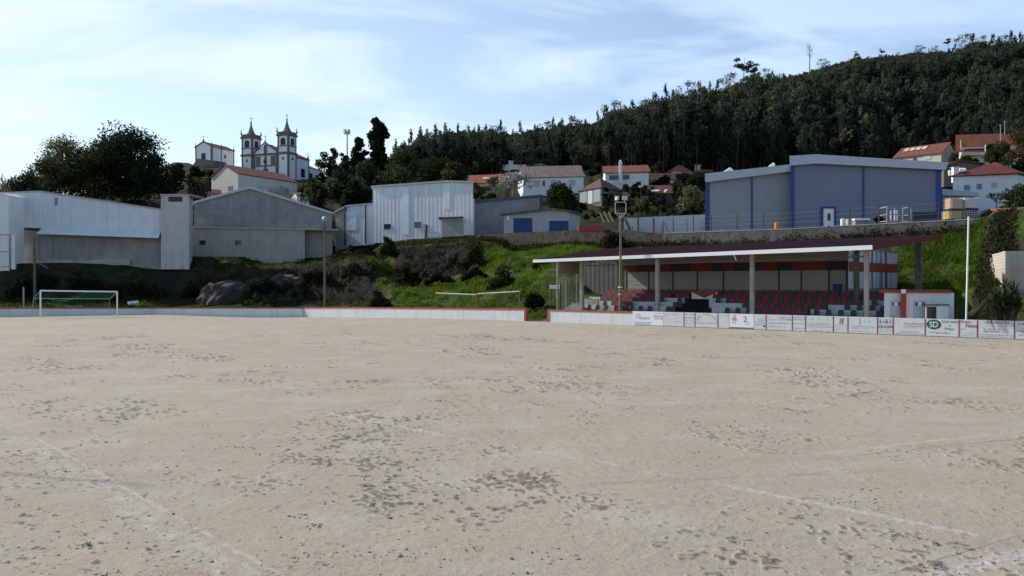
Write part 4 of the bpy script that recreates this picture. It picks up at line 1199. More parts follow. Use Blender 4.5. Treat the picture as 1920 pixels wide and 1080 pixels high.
# far left: white corrugated hall with a grey rendered lower wall
PL = Plane(pp(150, 112), (1, -.03)).back(-.4, 1)
t = thing("warehouse", (PL.pt(150, 500).x, 112, 5.5), "long white corrugated hall over a grey rendered lower wall at the far left", "warehouse")
mb = MB(); slab(mb, PL, [(8, 425), (80, 428), (302, 434), (301, 392.5), (150, 370), (75, 358.5), (8, 362)], 22); mb.build("upper_wall", M_metalw, t)
mb = MB(); slab(mb, PL, [(22, 505), (302, 505), (302, 440), (80, 432), (22, 432)], 20, .5); mb.build("lower_wall", M_grey, t)
mb = MB(); mb.prism([PL.pt(80, 426.5, -.04), PL.pt(302, 432, -.04), PL.pt(304, 446, -1.1), PL.pt(78, 438, -1.1)], (0, 0, -.1)); mb.build("awning", M_metalw, t)
mb = MB(); slab(mb, PL, [(5, 361), (75, 357.3), (303, 391.5), (303, 394), (75, 360), (5, 364)], 22.4, -.15); mb.build("roof", M_steel, t)
mb = MB(); rect(mb, PL, 103, 109, 371, 385, .05); mb.build("vent", M_grey, t)
mb = MB(); slab(mb, PL, [(24, 496), (242, 497), (242, 486), (24, 489)], .5, .2); mb.build("plinth", M_concrete, t)
for u in (67, 94, 162):
    mb = MB(); rect(mb, PL, u, u + 1.2, 441, 495, -.35, .2); mb.build("pipe", M_steel, t)
PF = Plane(pp(0, 108), (1, .02))
t = thing("shed", (PF.pt(-20, 520).x, 108, 4.5), "white panelled shed with dark joints cut by the left edge of the picture", "shed")
mb = MB(); slab(mb, PF, [(-160, 545), (16.5, 545), (16.5, 366), (5, 361), (-160, 350)], 3.5); mb.build("wall", M_white, t)
mb = MB()
for v in (439, 471, 499): rect(mb, PF, -150, 18, v, v + 1.8, .05)
rect(mb, PF, 16.6, 18.6, 438, 545, .04); mb.build("rails", M_steel, t)
mb = MB(); rect(mb, PF, 20, 27, 440, 505, -.1, .3); mb.build("downpipe", M_white, t)
# tower block between the halls
Y = 110.5; a, b, c = pp(302, Y + .5), pp(355, Y), pp(362, Y + 6)
t = thing("stair_tower", (a.x, a.y, 5), "pale concrete tower with a dark louvre between the white hall and gabled shed", "tower")
zb, zt = zv(505, Y), zv(366, Y)
mb = MB(); d_ = Vector((a.x + c.x - b.x, a.y + c.y - b.y))
mb.prism([(a.x, a.y, zb), (b.x, b.y, zb), (c.x, c.y, zb), (d_.x, d_.y, zb)], (0, 0, zt - zb)); mb.build("wall", mat("pale_concrete", (.46, .46, .45), .9, .12, .8, streak=.4, bump=.2), t)
PT = Plane(a, b - a)
mb = MB(); rect(mb, PT, 316, 342, 369, 378, .04); mb.build("louvre", M_dark, t)
mb = MB(); rect(mb, PT, 300.5, 356, 364, 366.5, .12, 4); mb.build("roof_edge", M_steel, t)
# gabled grey shed
PG = Plane(pp(470, 121), (1, -.02)).back(-.28, 1)
t = thing("gabled_shed", (PG.pt(470, 495).x, 121, 6), "broad grey cement shed with a low white-edged gable and two tiny windows", "shed")
mb = MB(); slab(mb, PG, [(364, 428), (622, 436), (622, 398), (470, 352), (364, 379)], 24); mb.build("upper_wall", M_grey, t)
mb = MB(); slab(mb, PG, [(353, 520), (576, 520), (576, 432), (353, 428)], 8, -1.3); mb.build("lower_wall", mat("buff_render", (.36, .35, .33), .9, .14, .6, streak=.5, streak_col=(.18, .18, .18), bump=.3), t)
mb = MB(); slab(mb, PG, [(353, 428.6), (640, 433.5), (640, 431), (353, 425)], 1.6, -1.5); mb.build("ledge", M_concrete, t)
mb = MB()
for A_, B_ in (((362, 378.5), (470, 349.5)), ((470, 349.5), (624, 397.5))):
    slab(mb, PG, [A_, B_, (B_[0], B_[1] + 4.5), (A_[0], A_[1] + 4.5)], 24.6, -.35)
mb.build("roof", M_band, t)
mb = MB(); slab(mb, PG, [(560, 484), (622, 482), (622, 436), (560, 434)], 6, .4); mb.build("side_wall", M_grey, t)
PG2 = Plane(PG.pt(470, 450, -1.3).xy, PG.d)
for u in (374, 441):
    mb = MB(); rect(mb, PG2, u - 1.2, u + 14.5, 449.3, 461, .04); f_ = mb.build("window", M_concrete, t)
    mb = MB(); rect(mb, PG2, u, u + 12, 450.8, 459.3, .06); mb.build("pane", M_glass, f_)
# galvanised shed
PM = Plane(pp(790, 123), (1, -.56)).back(-.10, 1)
t = thing("galvanised_shed", (PM.pt(780, 445).x, PM.pt(780, 445).y, 9.5), "tall galvanised corrugated shed with a bright translucent strip and two small windows", "shed")
mb = MB(); slab(mb, PM, [(699, 456), (887, 446), (887, 342), (840, 340.5), (699, 350)], 16); mb.build("wall", M_metalg, t)
mb = MB(); slab(mb, PM, [(647, 462), (699, 458), (699, 380.5), (647, 385)], 12, .5); mb.build("low_wing", M_metalg, t)
mb = MB(); slab(mb, PM, [(622, 470), (647, 464), (647, 385), (622, 399)], 12, .9); mb.build("end_wing", M_concrete, t)
mb = MB(); slab(mb, PM, [(697, 352), (840, 341.5), (889, 343), (889, 340), (840, 338.2), (697, 348.5)], 16.3, -.2)
slab(mb, PM, [(621, 401), (647, 387.5), (699, 382.5), (699, 380), (647, 384.3), (621, 398)], 12, .3); mb.build("roof", M_steel, t)
M_trl = mat("translucent_sheet", (.66, .76, .84), .4, .05, 1)
mb = MB(); rect(mb, PM, 755, 767, 352, 440, .05); mb.build("translucent_strip", M_trl, t)
mb = MB(); rect(mb, PM, 832, 844, 346, 392, .05); mb.build("translucent_strip", M_trl, t)
PM2 = Plane(PM.pt(790, 440, .5).xy, PM.d); mb = MB(); rect(mb, PM2, 650, 668, 397, 432, .05); mb.build("translucent_strip", M_trl, t)
for u0, u1, v0, v1 in ((720, 733, 419.5, 430), (777, 790, 415.5, 427)):
    mb = MB(); rect(mb, PM, u0, u1, v0, v1, .06); f_ = mb.build("window", M_steel, t)
    mb = MB(); rect(mb, PM, u0 + .8, u1 - .8, v0 + .8, v1 - .8, .08); mb.build("pane", M_glass, f_)
mb = MB(); rect(mb, PM, 646, 648, 384, 460, .08); mb.build("downpipe", M_dark, t)
mb = MB(); rect(mb, PM2, 685, 686.2, 380, 457, .1); mb.build("downpipe", M_dark, t)
mb = MB(); slab(mb, PM, [(845, 446), (886, 444), (886, 409), (845, 410.5)], 2.4, -2.4); ln = mb.build("lean_to", M_grey, t)
mb = MB(); slab(mb, PM, [(842, 411.5), (888, 410), (888, 408), (842, 409.5)], 2.8, -2.7); mb.build("lean_to_roof", M_dkconc, ln)
P_ = Plane(PM.pt(860, 430, -2.4).xy, PM.d); mb = MB(); rect(mb, P_, 871, 882, 417, 440, .05); mb.build("door", M_frame, ln)
# grey shed with blue trim
PS = Plane(pp(950, 121), (1, -.10)).back(.02, 1)
t = thing("shed", (PS.pt(950, 440).x, PS.pt(950, 440).y, 9.5), "low grey concrete shed with a sloping blue-edged roof behind the blue doors", "shed")
mb = MB(); slab(mb, PS, [(889, 446), (1017, 436), (1017, 366.5), (889, 377)], 14); mb.build("wall", M_grey, t)
mb = MB(); slab(mb, PS, [(888, 381), (1017, 370), (1017, 365), (888, 375)], 14.4, -.15); mb.build("roof", mat("slate_blue_edge", (.07, .09, .14), .6, .1, 1), t)
mb = MB(); rect(mb, PS, 1012, 1017, 371, 436, .1); mb.build("corner_trim", M_blue, t)
mb = MB(); rect(mb, PS, 887, 890, 373, 446, .3); mb.build("downpipe", M_clean, t)
PD = Plane(tp(sD(1000, 33.6), 33.6).xy, (1, -.35))
t = thing("garage", (PD.pt(1000, 435).x, PD.pt(1000, 435).y, 9.3), "small grey garage with bright blue double doors on the stone wall", "garage")
mb = MB(); slab(mb, PD, [(945, 446), (1066, 440), (1066, 397), (1036, 392.5), (945, 402)], 6); mb.build("wall", mat("garage_wall", (.36, .38, .41), .85, .1, .8, streak=.3), t)
mb = MB(); slab(mb, PD, [(940, 404), (1036, 393), (1072, 397), (1072, 394.5), (1036, 390.3), (940, 400.5)], 6.6, -.5); mb.build("roof", M_dkconc, t)
for u0, u1, v0, v1 in ((963, 998, 409, 442), (1030, 1066, 414, 440)):
    for a, b in ((u0, (u0 + u1) / 2 - .3), ((u0 + u1) / 2 + .3, u1)):
        mb = MB(); rect(mb, PD, a, b, v0, v1, .06); mb.build("door", M_bluedoor, t)
mb = MB(); rect(mb, PD, 951, 955, 405, 413, .06); mb.build("light_panel", M_clean, t)
# long low whitish wall
PW = Plane(pp(1300, 103), (1, -.06)).back(.2, 1)
mb = MB(); slab(mb, PW, [(1170, 445), (1322, 445), (1322, 402), (1170, 409)], .3)
tag(mb.build("long_garden_wall", mat("whitish_wall", (.42, .46, .52), .8, .05, .6), loc=PW.pt(1250, 440)), "long low whitish wall left of the big warehouse, behind the leaning posts", "wall")
# the big warehouse
PB = Plane(pp(1481, 100), (1, -.10)).back(.42, 1); PBl = Plane(pp(1481, 101.2), (1, -.02)).back(.34, 1)
wh = thing("warehouse", (PB.pt(1600, 430).x, PB.pt(1600, 430).y, 8), "big blue-grey metal warehouse with pale eaves band and bright blue corner trims", "warehouse")
mb = MB(); slab(mb, PB, [(1482, 448), (1765, 440), (1765, 312), (1524, 300), (1482, 303)], 30); mb.build("wall", M_bluegrey, wh)
mb = MB(); slab(mb, PBl, [(1323, 450), (1482, 448), (1482, 316), (1323, 335)], 30); mb.build("wing_wall", M_bluegreyl, wh)
M_wroof = mat("warehouse_roof", (.45, .47, .5), .5, .05, 1)
mb = MB(); slab(mb, PB, [(1478, 312), (1527, 308), (1768, 320), (1773, 306.5), (1527, 291), (1477, 294)], .5, -.8); mb.build("eaves_band", M_band, wh)
mb = MB(); slab(mb, PB, [(1480, 306), (1527, 304), (1768, 317), (1769, 308.5), (1527, 293.5), (1480, 296)], 30, -.28); mb.build("roof", M_wroof, wh)
mb = MB(); slab(mb, PBl, [(1320, 343), (1482, 322.5), (1482, 309.5), (1319, 327)], .5, -.8); mb.build("wing_eaves_band", M_band, wh)
mb = MB(); slab(mb, PBl, [(1321, 340), (1482, 320), (1482, 312), (1321, 329)], 30, -.28); mb.build("wing_roof", M_wroof, wh)
for P_, u0, u1, v0 in ((PBl, 1323, 1330, 343), (PBl, 1408, 1411, 333), (PB, 1482, 1489, 312), (PB, 1617, 1620, 313), (PB, 1755, 1764, 320)):
    mb = MB(); rect(mb, P_, u0, u1, v0, 450, .12); mb.build("blue_trim", M_blue, wh)
mb = MB(); rect(mb, PB, 1539, 1543, 391, 445, .2); rect(mb, PB, 1563, 1567, 391, 445, .2); rect(mb, PB, 1539, 1567, 387.5, 391, .21); dr = mb.build("door_surround", M_blue, wh)
mb = MB(); rect(mb, PB, 1543, 1563, 391, 445, .1); mb.build("door", M_clean, dr)
mb = MB(); rect(mb, PB, 1551, 1557, 400, 414, .13); mb.build("door_glazing", mat("door_brown", (.08, .05, .05), .5, .1, 2), dr)
mb = MB(); rect(mb, PB, 1712, 1756, 398, 440, .08); mb.build("roller_door", mat("dark_plinth", (.05, .055, .075), .6, .1, 2, rib=.3, ribaxis=(0, 0, 1), ribscale=4), wh)
for tri in ([(1362, 322), (1391, 303), (1408, 318)], [(1455, 311), (1478, 293), (1480, 309)]):
    mb = MB(); q = [PBl.pt(u, v, 6) for u, v in tri]
    for k in range(3): mb.tube(q[k], q[(k + 1) % 3], .14, n=6)
    mb.tube((q[0] + q[1]) / 2, (q[0] + q[2]) / 2, .1, n=5); mb.tube(q[1], (q[0] + q[2]) / 2, .1, n=5); mb.tube((q[0] + q[1]) / 2, q[0].lerp(q[2], .9), .1, n=5)
    mb.build("roof_frame", M_clean, wh)
PA = Plane(PB.pt(1766, 400, 3).xy, (1, -.1))
mb = MB(); slab(mb, PA, [(1766, 440), (1833, 440), (1833, 366), (1766, 362)], 10); an = mb.build("annex", M_bluegrey, wh)
mb = MB(); slab(mb, PA, [(1765, 366.5), (1834, 369), (1834, 361), (1765, 354.5)], 10.4, -.3); mb.build("annex_roof", M_band, an)

# ------------------------------------------------------------------ yard objects along the parapet
def yard_Y(u, back): return YD(u, 32 + back)
M_ibcw = mat("tank_white", (.62, .62, .64), .4, .05, 2); M_ibco = mat("tank_orange", (.58, .30, .18), .4, .08, 2); M_ibcy = mat("tank_yellow", (.62, .36, .05), .5, .1, 2)
def ibc(u0, u1, v0, v1, m, lb):
    Y = yard_Y(1800, 1.6); a, b = at(u0, v1, Y), at(u1, v0, Y); wd = b.x - a.x; hh = b.z - a.z
    t = thing("liquid_tank", ((a.x + b.x) / 2, Y, a.z), lb, "tank", "caged liquid tanks stacked at the end of the parapet")
    cx = (a.x + b.x) / 2; dep = wd * .85
    mb = MB(); r = .12
    ring = [(-wd/2+r, -dep/2), (wd/2-r, -dep/2), (wd/2, -dep/2+r), (wd/2, dep/2-r), (wd/2-r, dep/2), (-wd/2+r, dep/2), (-wd/2, dep/2-r), (-wd/2, -dep/2+r)]
    mb.prism([(cx + x * .95, Y + y * .95, a.z + .18 * hh) for x, y in ring], (0, 0, hh * .76)); mb.lathe((cx, Y, a.z + hh * .94), [(.14, 0), (.14, .06)], 10); mb.build("tank", m, t)
    mb = MB()
    for k in range(7):
        x = cx - wd / 2 + wd * k / 6
        mb.tube((x, Y - dep / 2, a.z + .15 * hh), (x, Y - dep / 2, b.z), .018, n=5); mb.tube((x, Y + dep / 2, a.z + .15 * hh), (x, Y + dep / 2, b.z), .018, n=5)
    for k in range(5):
        z = a.z + hh * (.2 + .2 * k)
        q = [(cx - wd/2, Y - dep/2, z), (cx + wd/2, Y - dep/2, z), (cx + wd/2, Y + dep/2, z), (cx - wd/2, Y + dep/2, z)]
        for j in range(4): mb.tube(q[j], q[(j + 1) % 4], .018, n=5)
    mb.build("cage", M_frame, t)
    mb = MB()
    for k in range(4): mb.box(cx, Y - dep / 2 + dep * (k + .5) / 4, a.z + .10, wd, dep / 6, .04)
    for k in (-1, 0, 1): mb.box(cx + k * wd * .42, Y, a.z, .12, dep, .10)
    mb.build("pallet", M_dark, t)
ibc(1776, 1802.5, 372, 396, M_ibco, "orange-tinted tank in a white cage, upper left of the stack of four")
ibc(1803.5, 1830, 371, 395, M_ibcw, "white tank in a wire cage, upper right of the stack of four")
ibc(1772, 1800, 396.5, 414, M_ibcy, "yellow-orange tank under the orange-tinted one")
ibc(1802, 1830, 395.5, 414, mat("tank_grey", (.12, .12, .14), .5, .1, 2), "dark grey tank under the white one")
def drum(u0, u1, v0, v1, m, name, lb, cat):
    Y = yard_Y((u0 + u1) / 2, 1.5); a, b = at(u0, v1, Y), at(u1, v0, Y); r = (b.x - a.x) / 2; h = b.z - a.z
    mb = MB(); mb.lathe(((a.x + b.x) / 2, Y, a.z - .4), [(r * .92, 0), (r, .05), (r, .4 + h * .3), (r * 1.04, .4 + h * .34), (r, .4 + h * .38), (r, .4 + h * .94), (r * .85, .4 + h)], 14)
    return tag(mb.build(name, m, loc=((a.x + b.x) / 2, Y, a.z - .4)), lb, cat)
drum(1452, 1463, 417, 430, M_orange, "plastic_drum", "small orange drum standing on the parapet edge left of the warehouse corner", "drum")
drum(1576, 1585, 410, 421, M_clean, "plastic_drum", "white drum behind the parapet below the warehouse", "drum")
drum(1586, 1597, 411, 421, M_cream, "plastic_drum", "cream drum beside the white drum behind the parapet", "drum")
Y = yard_Y(1617, 2.5); a, b = at(1603, 421, Y), at(1632, 409, Y)
t = thing("flat_trailer", (a.x, Y, a.z - .6), "small white box trailer behind the parapet right of the drums", "trailer")
mb = MB(); mb.obox((a.x, Y, b.z - .22), (b.x - a.x, 0, 0), (0, 1.6, 0), (0, 0, .2)); mb.build("lid", M_clean, t)
mb = MB(); mb.obox((a.x + .1, Y + .1, a.z - .3), ((b.x - a.x) * .5, 0, 0), (0, 1.4, 0), (0, 0, b.z - a.z + .06)); mb.obox((a.x + .1 + (b.x - a.x) * .5, Y + .3, a.z - .3), ((b.x - a.x) * .4, 0, 0), (0, 1.1, 0), (0, 0, b.z - a.z + .05)); mb.build("body", M_grey, t)
Y = yard_Y(1687, 3); a, b = at(1663, 416, Y), at(1708, 388, Y)
t = thing("metal_cage", (a.x, Y, a.z - .4), "tall open galvanised metal cage with a white panel inside, in front of the warehouse", "cage")
mb = MB(); W_ = b.x - a.x; hh = b.z - a.z
for x in (0, .33, .66, 1):
    for y in (0, 1.8): mb.tube((a.x + W_ * x, Y + y, a.z - .4), (a.x + W_ * x, Y + y, b.z), .05, n=5)
for z in (a.z + .1, a.z + hh * .5, b.z):
    for y in (0, 1.8): mb.tube((a.x, Y + y, z), (b.x, Y + y, z), .045, n=5)
    for x in (0, 1): mb.tube((a.x + W_ * x, Y, z), (a.x + W_ * x, Y + 1.8, z), .045, n=5)
mb.build("frame", M_steel, t)
mb = MB(); mb.obox((a.x + W_ * .42, Y + .6, a.z + .2), (W_ * .16, 0, 0), (0, .08, 0), (0, 0, hh * .7)); mb.obox((a.x + W_ * .26, Y + .6, a.z + .2), (W_ * .05, 0, 0), (0, .08, 0), (0, 0, hh * .66)); mb.build("panel", M_clean, t)
mb = MB(); a, b = at(1535, 427, yard_Y(1535, 1.2)), at(1608, 423, yard_Y(1600, 1.2))
# climbing domes on the terrace
for u0, u1, v0, v1, lb in ((584, 627, 437.5, 462, "large dark climbing dome of arched bars by the gabled shed"), (664, 692, 444, 459, "small dark climbing dome of arched bars before the galvanised shed")):
    D0 = 33.2; uc = (u0 + u1) / 2; Y = YD(uc, D0); c = at(uc, v1 + 2, Y); r = (u1 - u0) / 2 / F * Y; h = (v1 - v0 + 2) / F * Y
    mb = MB()
    for k in range(6):
        a = math.pi * k / 6 + .3; prev = None
        for j in range(13):
            b = math.pi * j / 12
            q = c + Vector((r * math.cos(b) * math.cos(a), r * math.cos(b) * math.sin(a), h * math.sin(b)))
            if prev: mb.tube(prev, q, .07, n=5, caps=False)
            prev = q
    for zf in (.45, .8):
        prev = None
        for j in range(17):
            a = 2 * math.pi * j / 16; rr_ = r * math.sqrt(1 - zf * zf); q = c + Vector((rr_ * math.cos(a), rr_ * math.sin(a), h * zf))
            if prev: mb.tube(prev, q, .05, n=5, caps=False)
            prev = q
    tag(mb.build("climbing_dome", mat("dome_bars", (.03, .04, .06), .6, .2, 3), loc=c), lb, "climbing frame")
# right edge: block retaining wall, dark wall, shed
cz = at(1885, 471, 56); c = Vector((cz.x, 56, 0)); zt = cz.z
l_ = pp(1835, 71); r_ = Vector((c.x + 9, 56.2)); mb = MB(); mc = MB()
for A_, B_ in ((l_, c), (c, r_)):
    for q, z0, z1, e in ((mb, .5, zt - 1.15, 0), (mc, zt - 1.15, zt, 0)):
        n_ = Vector((-(B_.y - A_.y), B_.x - A_.x, 0)).normalized()
        if n_.x + n_.y < 0: n_ = -n_
        q.prism([(A_.x, A_.y, z0), (B_.x, B_.y, z0), (B_.x, B_.y, z1), (A_.x, A_.y, z1)], n_ * .3)
t = thing("retaining_wall", (c.x, c.y, 1), "sunlit buff retaining wall topped with grey blocks, behind the spiky plant at the right edge", "retaining wall")
mb.build("lower_wall", mat("buff_concrete", (.44, .38, .30), .95, .12, 1, streak=.5, streak_col=(.25, .21, .17), bump=.3), t); mc.build("block_courses", M_block, t)
PR = Plane(pp(1880, 77), (1, -.1)); t = thing("open_shed", (PR.pt(1890, 400).x, 77, 6), "dark lean-to with a rusty red tin roof at the right edge", "shed")
mb = MB(); slab(mb, PR, [(1866, 470), (1960, 470), (1960, 396), (1866, 403)], 6); mb.build("wall", mat("lean_to_dark", (.03, .03, .03), .95, .3, 1), t)  # even near-black wall colour
mb = MB(); mb.prism([PR.pt(1868, 403, -1.2), PR.pt(1975, 401, -1.2), PR.pt(1975, 385, 3), PR.pt(1884, 388, 3)], (0, 0, .12)); mb.build("roof", mat("rusty_tin", (.33, .10, .07), .8, .35, 1.2, rib=.4, ribaxis=(1, 0, 0), ribscale=2), t)
p = at(1829, 547, 66); t = thing("notice_board", (p.x, 66, 2), "small green and white notice at the left end of the buff retaining wall", "sign")
mb = MB(); a, b = at(1826, 523, 68), at(1832, 512, 68); mb.obox((a.x, 68, a.z), (b.x - a.x, 0, 0), (0, .05, 0), (0, 0, b.z - a.z)); mb.build("panel", mat("sign_green", (.10, .42, .26), .6, .05, 2), t)
mb = MB(); mb.tube(((a.x + b.x) / 2, 68.06, 1.5), ((a.x + b.x) / 2, 68.06, b.z), .04); mb.build("post", M_dark, t)
# ------------------------------------------------------------------ houses on the hillside
def house(name, L, C, Rr, vb, ve, vr, ridge, label, cat="house", wall=None, roof=None, wins=(), chim=(), group=None, eave=.35, doors=()):
    wall = wall or M_house; roof = roof or M_tile
    l, c, r = pp(*L), pp(*C), pp(*Rr); b = l + r - c
    z0, z1 = zv(vb, c.y), zv(ve, c.y)
    mid = (l + r) / 2; z2 = zv(vr, ((l + c) / 2).y if ridge == 'CR' else ((c + r) / 2).y if ridge == 'LC' else mid.y)
    t = thing(name, (c.x, c.y, z0), label, cat, group)
    mb = MB(); q = [l, c, r, b]
    mb.prism([(p.x, p.y, z0 - 4) for p in q], (0, 0, z1 - z0 + 4))
    V3 = lambda p, z: Vector((p.x, p.y, z))
    o = [p + (p - mid).normalized() * eave for p in q]
    if ridge != 'flat' and ridge != 'hip':
        (g0a, g0b), (g1a, g1b) = (((0, 1), (3, 2)) if ridge == 'CR' else ((1, 2), (0, 3)))
        for ga, gb in ((g0a, g0b), (g1a, g1b)):
            m_ = (q[ga] + q[gb]) / 2; inw = (mid - m_).normalized() * .25
            mb.prism([V3(q[ga], z1), V3(q[gb], z1), V3(m_, z2 - .12)], Vector((inw.x, inw.y, 0)))
    mb.build("wall", wall, t)
    mb = MB(); th = Vector((0, 0, .16))
    if ridge == 'flat':
        mb.prism([V3(p, z1 + .002) for p in o], (0, 0, max(.2, z2 - z1)))
    elif ridge == 'hip':
        la, lc = (l - c).length, (r - c).length
        if la > lc: e0, e1 = ((c + r) / 2).lerp(mid, min(1, lc / la)), ((l + b) / 2).lerp(mid, min(1, lc / la)); fs = [(0, 1, 'e'), (1, 2, 0), (2, 3, 'f'), (3, 0, 1)]
        else: e0, e1 = ((l + c) / 2).lerp(mid, min(1, la / lc)), ((r + b) / 2).lerp(mid, min(1, la / lc)); fs = None
        E0, E1 = V3(e0, z2), V3(e1, z2); O = [V3(p, z1 + .01) for p in o]
        if fs:
            faces = [[O[0], O[1], E0, E1], [O[1], O[2], E0], [O[2], O[3], E1, E0], [O[3], O[0], E1]]
        else:
            faces = [[O[0], O[1], E0], [O[1], O[2], E1, E0], [O[2], O[3], E1], [O[3], O[0], E0, E1]]
        for f_ in faces: mb.face(f_)
        mb.prism(O, (0, 0, -.14))
    else:
        for (ea, eb), (ha, hb) in ((((1, 2), (0, 3)) if ridge == 'CR' else ((0, 1), (3, 2))),) * 1:
            pass
        if ridge == 'CR': e1_, e2_ = (1, 2), (0, 3)
        else: e1_, e2_ = (1, 0), (2, 3)
        ra = (o[e1_[0]] + o[e2_[0]]) / 2; rb = (o[e1_[1]] + o[e2_[1]]) / 2
        dz = (z2 - z1) * eave / max(.5, (q[e1_[0]] - q[e2_[0]]).length / 2)
        for e_ in (e1_, e2_):
            mb.prism([V3(o[e_[0]], z1 - dz), V3(o[e_[1]], z1 - dz), V3(rb, z2), V3(ra, z2)], th)
    rf = mb.build("roof", roof, t)
    for face, a0, a1, h0, h1, m in wins:
        A_, B_ = (l, c) if face == 'L' else (c, r)
        d = B_ - A_; n_ = Vector((d.y, -d.x)).normalized()
        if n_.dot(A_) > 0: n_ = -n_
        P_ = lambda a, h, pr: V3(A_ + d * a + n_ * pr, z0 + (z1 - z0) * h)
        n3 = Vector((-n_.x, -n_.y, 0)); ww = d.length * (a1 - a0); fx = min(.12, ww * .12) / d.length; fh = .12 / (z1 - z0)
        mw = MB(); mw.prism([P_(a0, h0, .05), P_(a1, h0, .05), P_(a1, h1, .05), P_(a0, h1, .05)], n3 * .05); w_ = mw.build("window", M_frame, t)
        mw = MB(); mw.prism([P_(a0 + fx, h0 + fh, .08), P_(a1 - fx, h0 + fh, .08), P_(a1 - fx, h1 - fh, .08), P_(a0 + fx, h1 - fh, .08)], n3 * .03); mw.build("pane", m or M_glass, w_)
    for (u, v0, v1, wd, m) in chim:
        Yc = mid.y; p = at(u, v0, Yc); p1 = at(u, v1, Yc)
        mw = MB(); mw.box(p.x, p.y, p1.z, wd, wd * .8, p.z - p1.z); mw.box(p.x, p.y, p.z + .002, wd * 1.25, wd, .18); mw.build("chimney", m or wall, rf)
    return t
L_, R_ = 'L', 'R'
M_pgl = mat('pale_glass', (.13, .18, .22), .3, .2, 2)
house("house", (397, 181), (447, 174), (557, 190), 380, 325, 309, 'CR', "long old white house with a brown-red roof just below the twin-towered church", wall=mat("old_white", (.52, .51, .47), .9, .1, .5, streak=.5, streak_col=(.33, .31, .27)), roof=M_tile,
      wins=[(L_, .62, .80, .45, .62, None), (R_, .78, .86, .5, .72, None), (R_, .30, .37, .5, .7, M_shutter), (R_, .52, .59, .5, .7, M_shutter), (L_, .2, .3, .3, .42, None)])
house("outbuilding", (545, 168), (557, 165), (580, 168), 378, 366, 361, 'CR', "tiny white outbuilding beside the long old white house", wall=M_house, roof=M_tantile, wins=[(R_, .3, .6, .2, .7, None)])
house("outbuilding", (378, 170), (383, 166), (415, 168), 376, 362, 355, 'CR', "low outbuilding with a red roof and white side left below the long old white house", wall=M_cream, roof=M_tile, wins=[(R_, .4, .6, .3, .7, None)])
house("house", (876, 197), (881, 191), (946, 189), 362, 343, 330, 'CR', "low house with an orange roof and a bright roof window above the galvanised shed", wall=M_cream, roof=M_otile,
      wins=[(R_, .2, .3, .2, .7, None), (R_, .6, .7, .2, .7, None)])
p = at(911, 334, 188.2); mb = MB(); mb.obox((p.x - .7, p.y - .3, p.z - .2), (1.5, 0, 0), (0, .4, .3), (0, 0, .12)); tag(mb.build("solar_panel", M_clean, loc=p), "bright solar panel on the orange roof", "solar panel")
house("house", (971, 176), (981, 168), (1094, 166), 372, 332.5, 314, 'CR', "wide white house with a grey-brown lichen-covered roof and a row of shuttered windows", wall=M_house, roof=M_tantile,
      wins=[(R_, .17, .28, .55, .85, M_shutter), (R_, .32, .37, .55, .85, M_glass), (R_, .46, .58, .55, .85, M_shutter), (R_, .76, .87, .55, .85, M_shutter)])
house("house", (940, 216), (946, 212), (985, 212), 336, 318, 311, 'flat', "pale flat-roofed house half hidden by the grey blossom tree", wall=M_house, roof=M_white, wins=[(R_, .2, .4, .3, .7, None)], chim=[(958, 303, 312, 1.2, M_house)])
house("house", (984, 222), (990, 217), (1036, 217), 334, 314, 306, 'hip', "pale-roofed house behind the grey-brown roof", wall=M_house, roof=M_band, wins=[(R_, .2, .4, .3, .7, None)], chim=[(991, 303, 312, .7, M_house)])
house("stone_house", (1086, 153), (1128, 147), (1167, 153), 394, 351, 335, 'hip', "old dark stone house with a hipped brown roof and an enclosed white glazed porch", wall=M_stonehouse, roof=M_oldtile,
      wins=[(L_, .06, .36, .45, .95, mat("porch_blue", (.26, .32, .38), .5, .1, 1)), (L_, .40, .62, .35, .95, M_frame), (L_, .66, .95, .40, .95, mat("porch_blue", (.26, .32, .38))), (R_, .15, .28, .5, .8, None), (R_, .62, .72, .45, .75, None), (L_, .3, .5, .02, .25, None)])
house("house", (1130, 181), (1135, 172), (1216, 170), 376, 324, 313, 'CR', "tall white house with a red roof, tall white chimney and dark strip windows", wall=M_house, roof=M_tile,
      wins=[(R_, .08, .31, .72, .92, None), (R_, .40, .57, .72, .92, None)], eave=.5)
Yh = 170.6; a = at(1161, 344, Yh); b = at(1166.5, 306, Yh)
mb = MB(); mb.obox((a.x, Yh, a.z), (b.x - a.x, 0, 0), (0, .55, 0), (0, 0, b.z - a.z)); mb.obox((a.x - .08, Yh - .06, b.z + .001), (b.x - a.x + .16, 0, 0), (0, .67, 0), (0, 0, .2)); mb.lathe(((a.x + b.x) / 2, Yh + .25, b.z + .2), [(.2, 0), (.25, .3), (.1, .5)], 8)
hs = [o for o in COL.objects if o.get("label", "").startswith("tall white house")][0]
mb.build("chimney", M_house, hs)
house("house", (1246, 207), (1263, 200), (1301, 205), 336, 319.5, 309, 'hip', "orange-roofed pink house at the forest edge, left of a second orange roof", wall=mat("pink_wall", (.58, .42, .36), .85, .06, 1), roof=M_otile, wins=[(R_, .2, .4, .3, .8, M_frame), (L_, .4, .6, .3, .8, None)])
house("house", (1296, 212), (1301, 208), (1352, 210), 338, 326, 318, 'hip', "second orange roof with a pink chimney at the forest edge, behind the warehouse corner", wall=M_house, roof=M_otile, chim=[(1307, 311, 322, 1.5, mat("pink_wall", (.58, .42, .36)))], wins=[(R_, .1, .3, .3, .8, M_frame)])
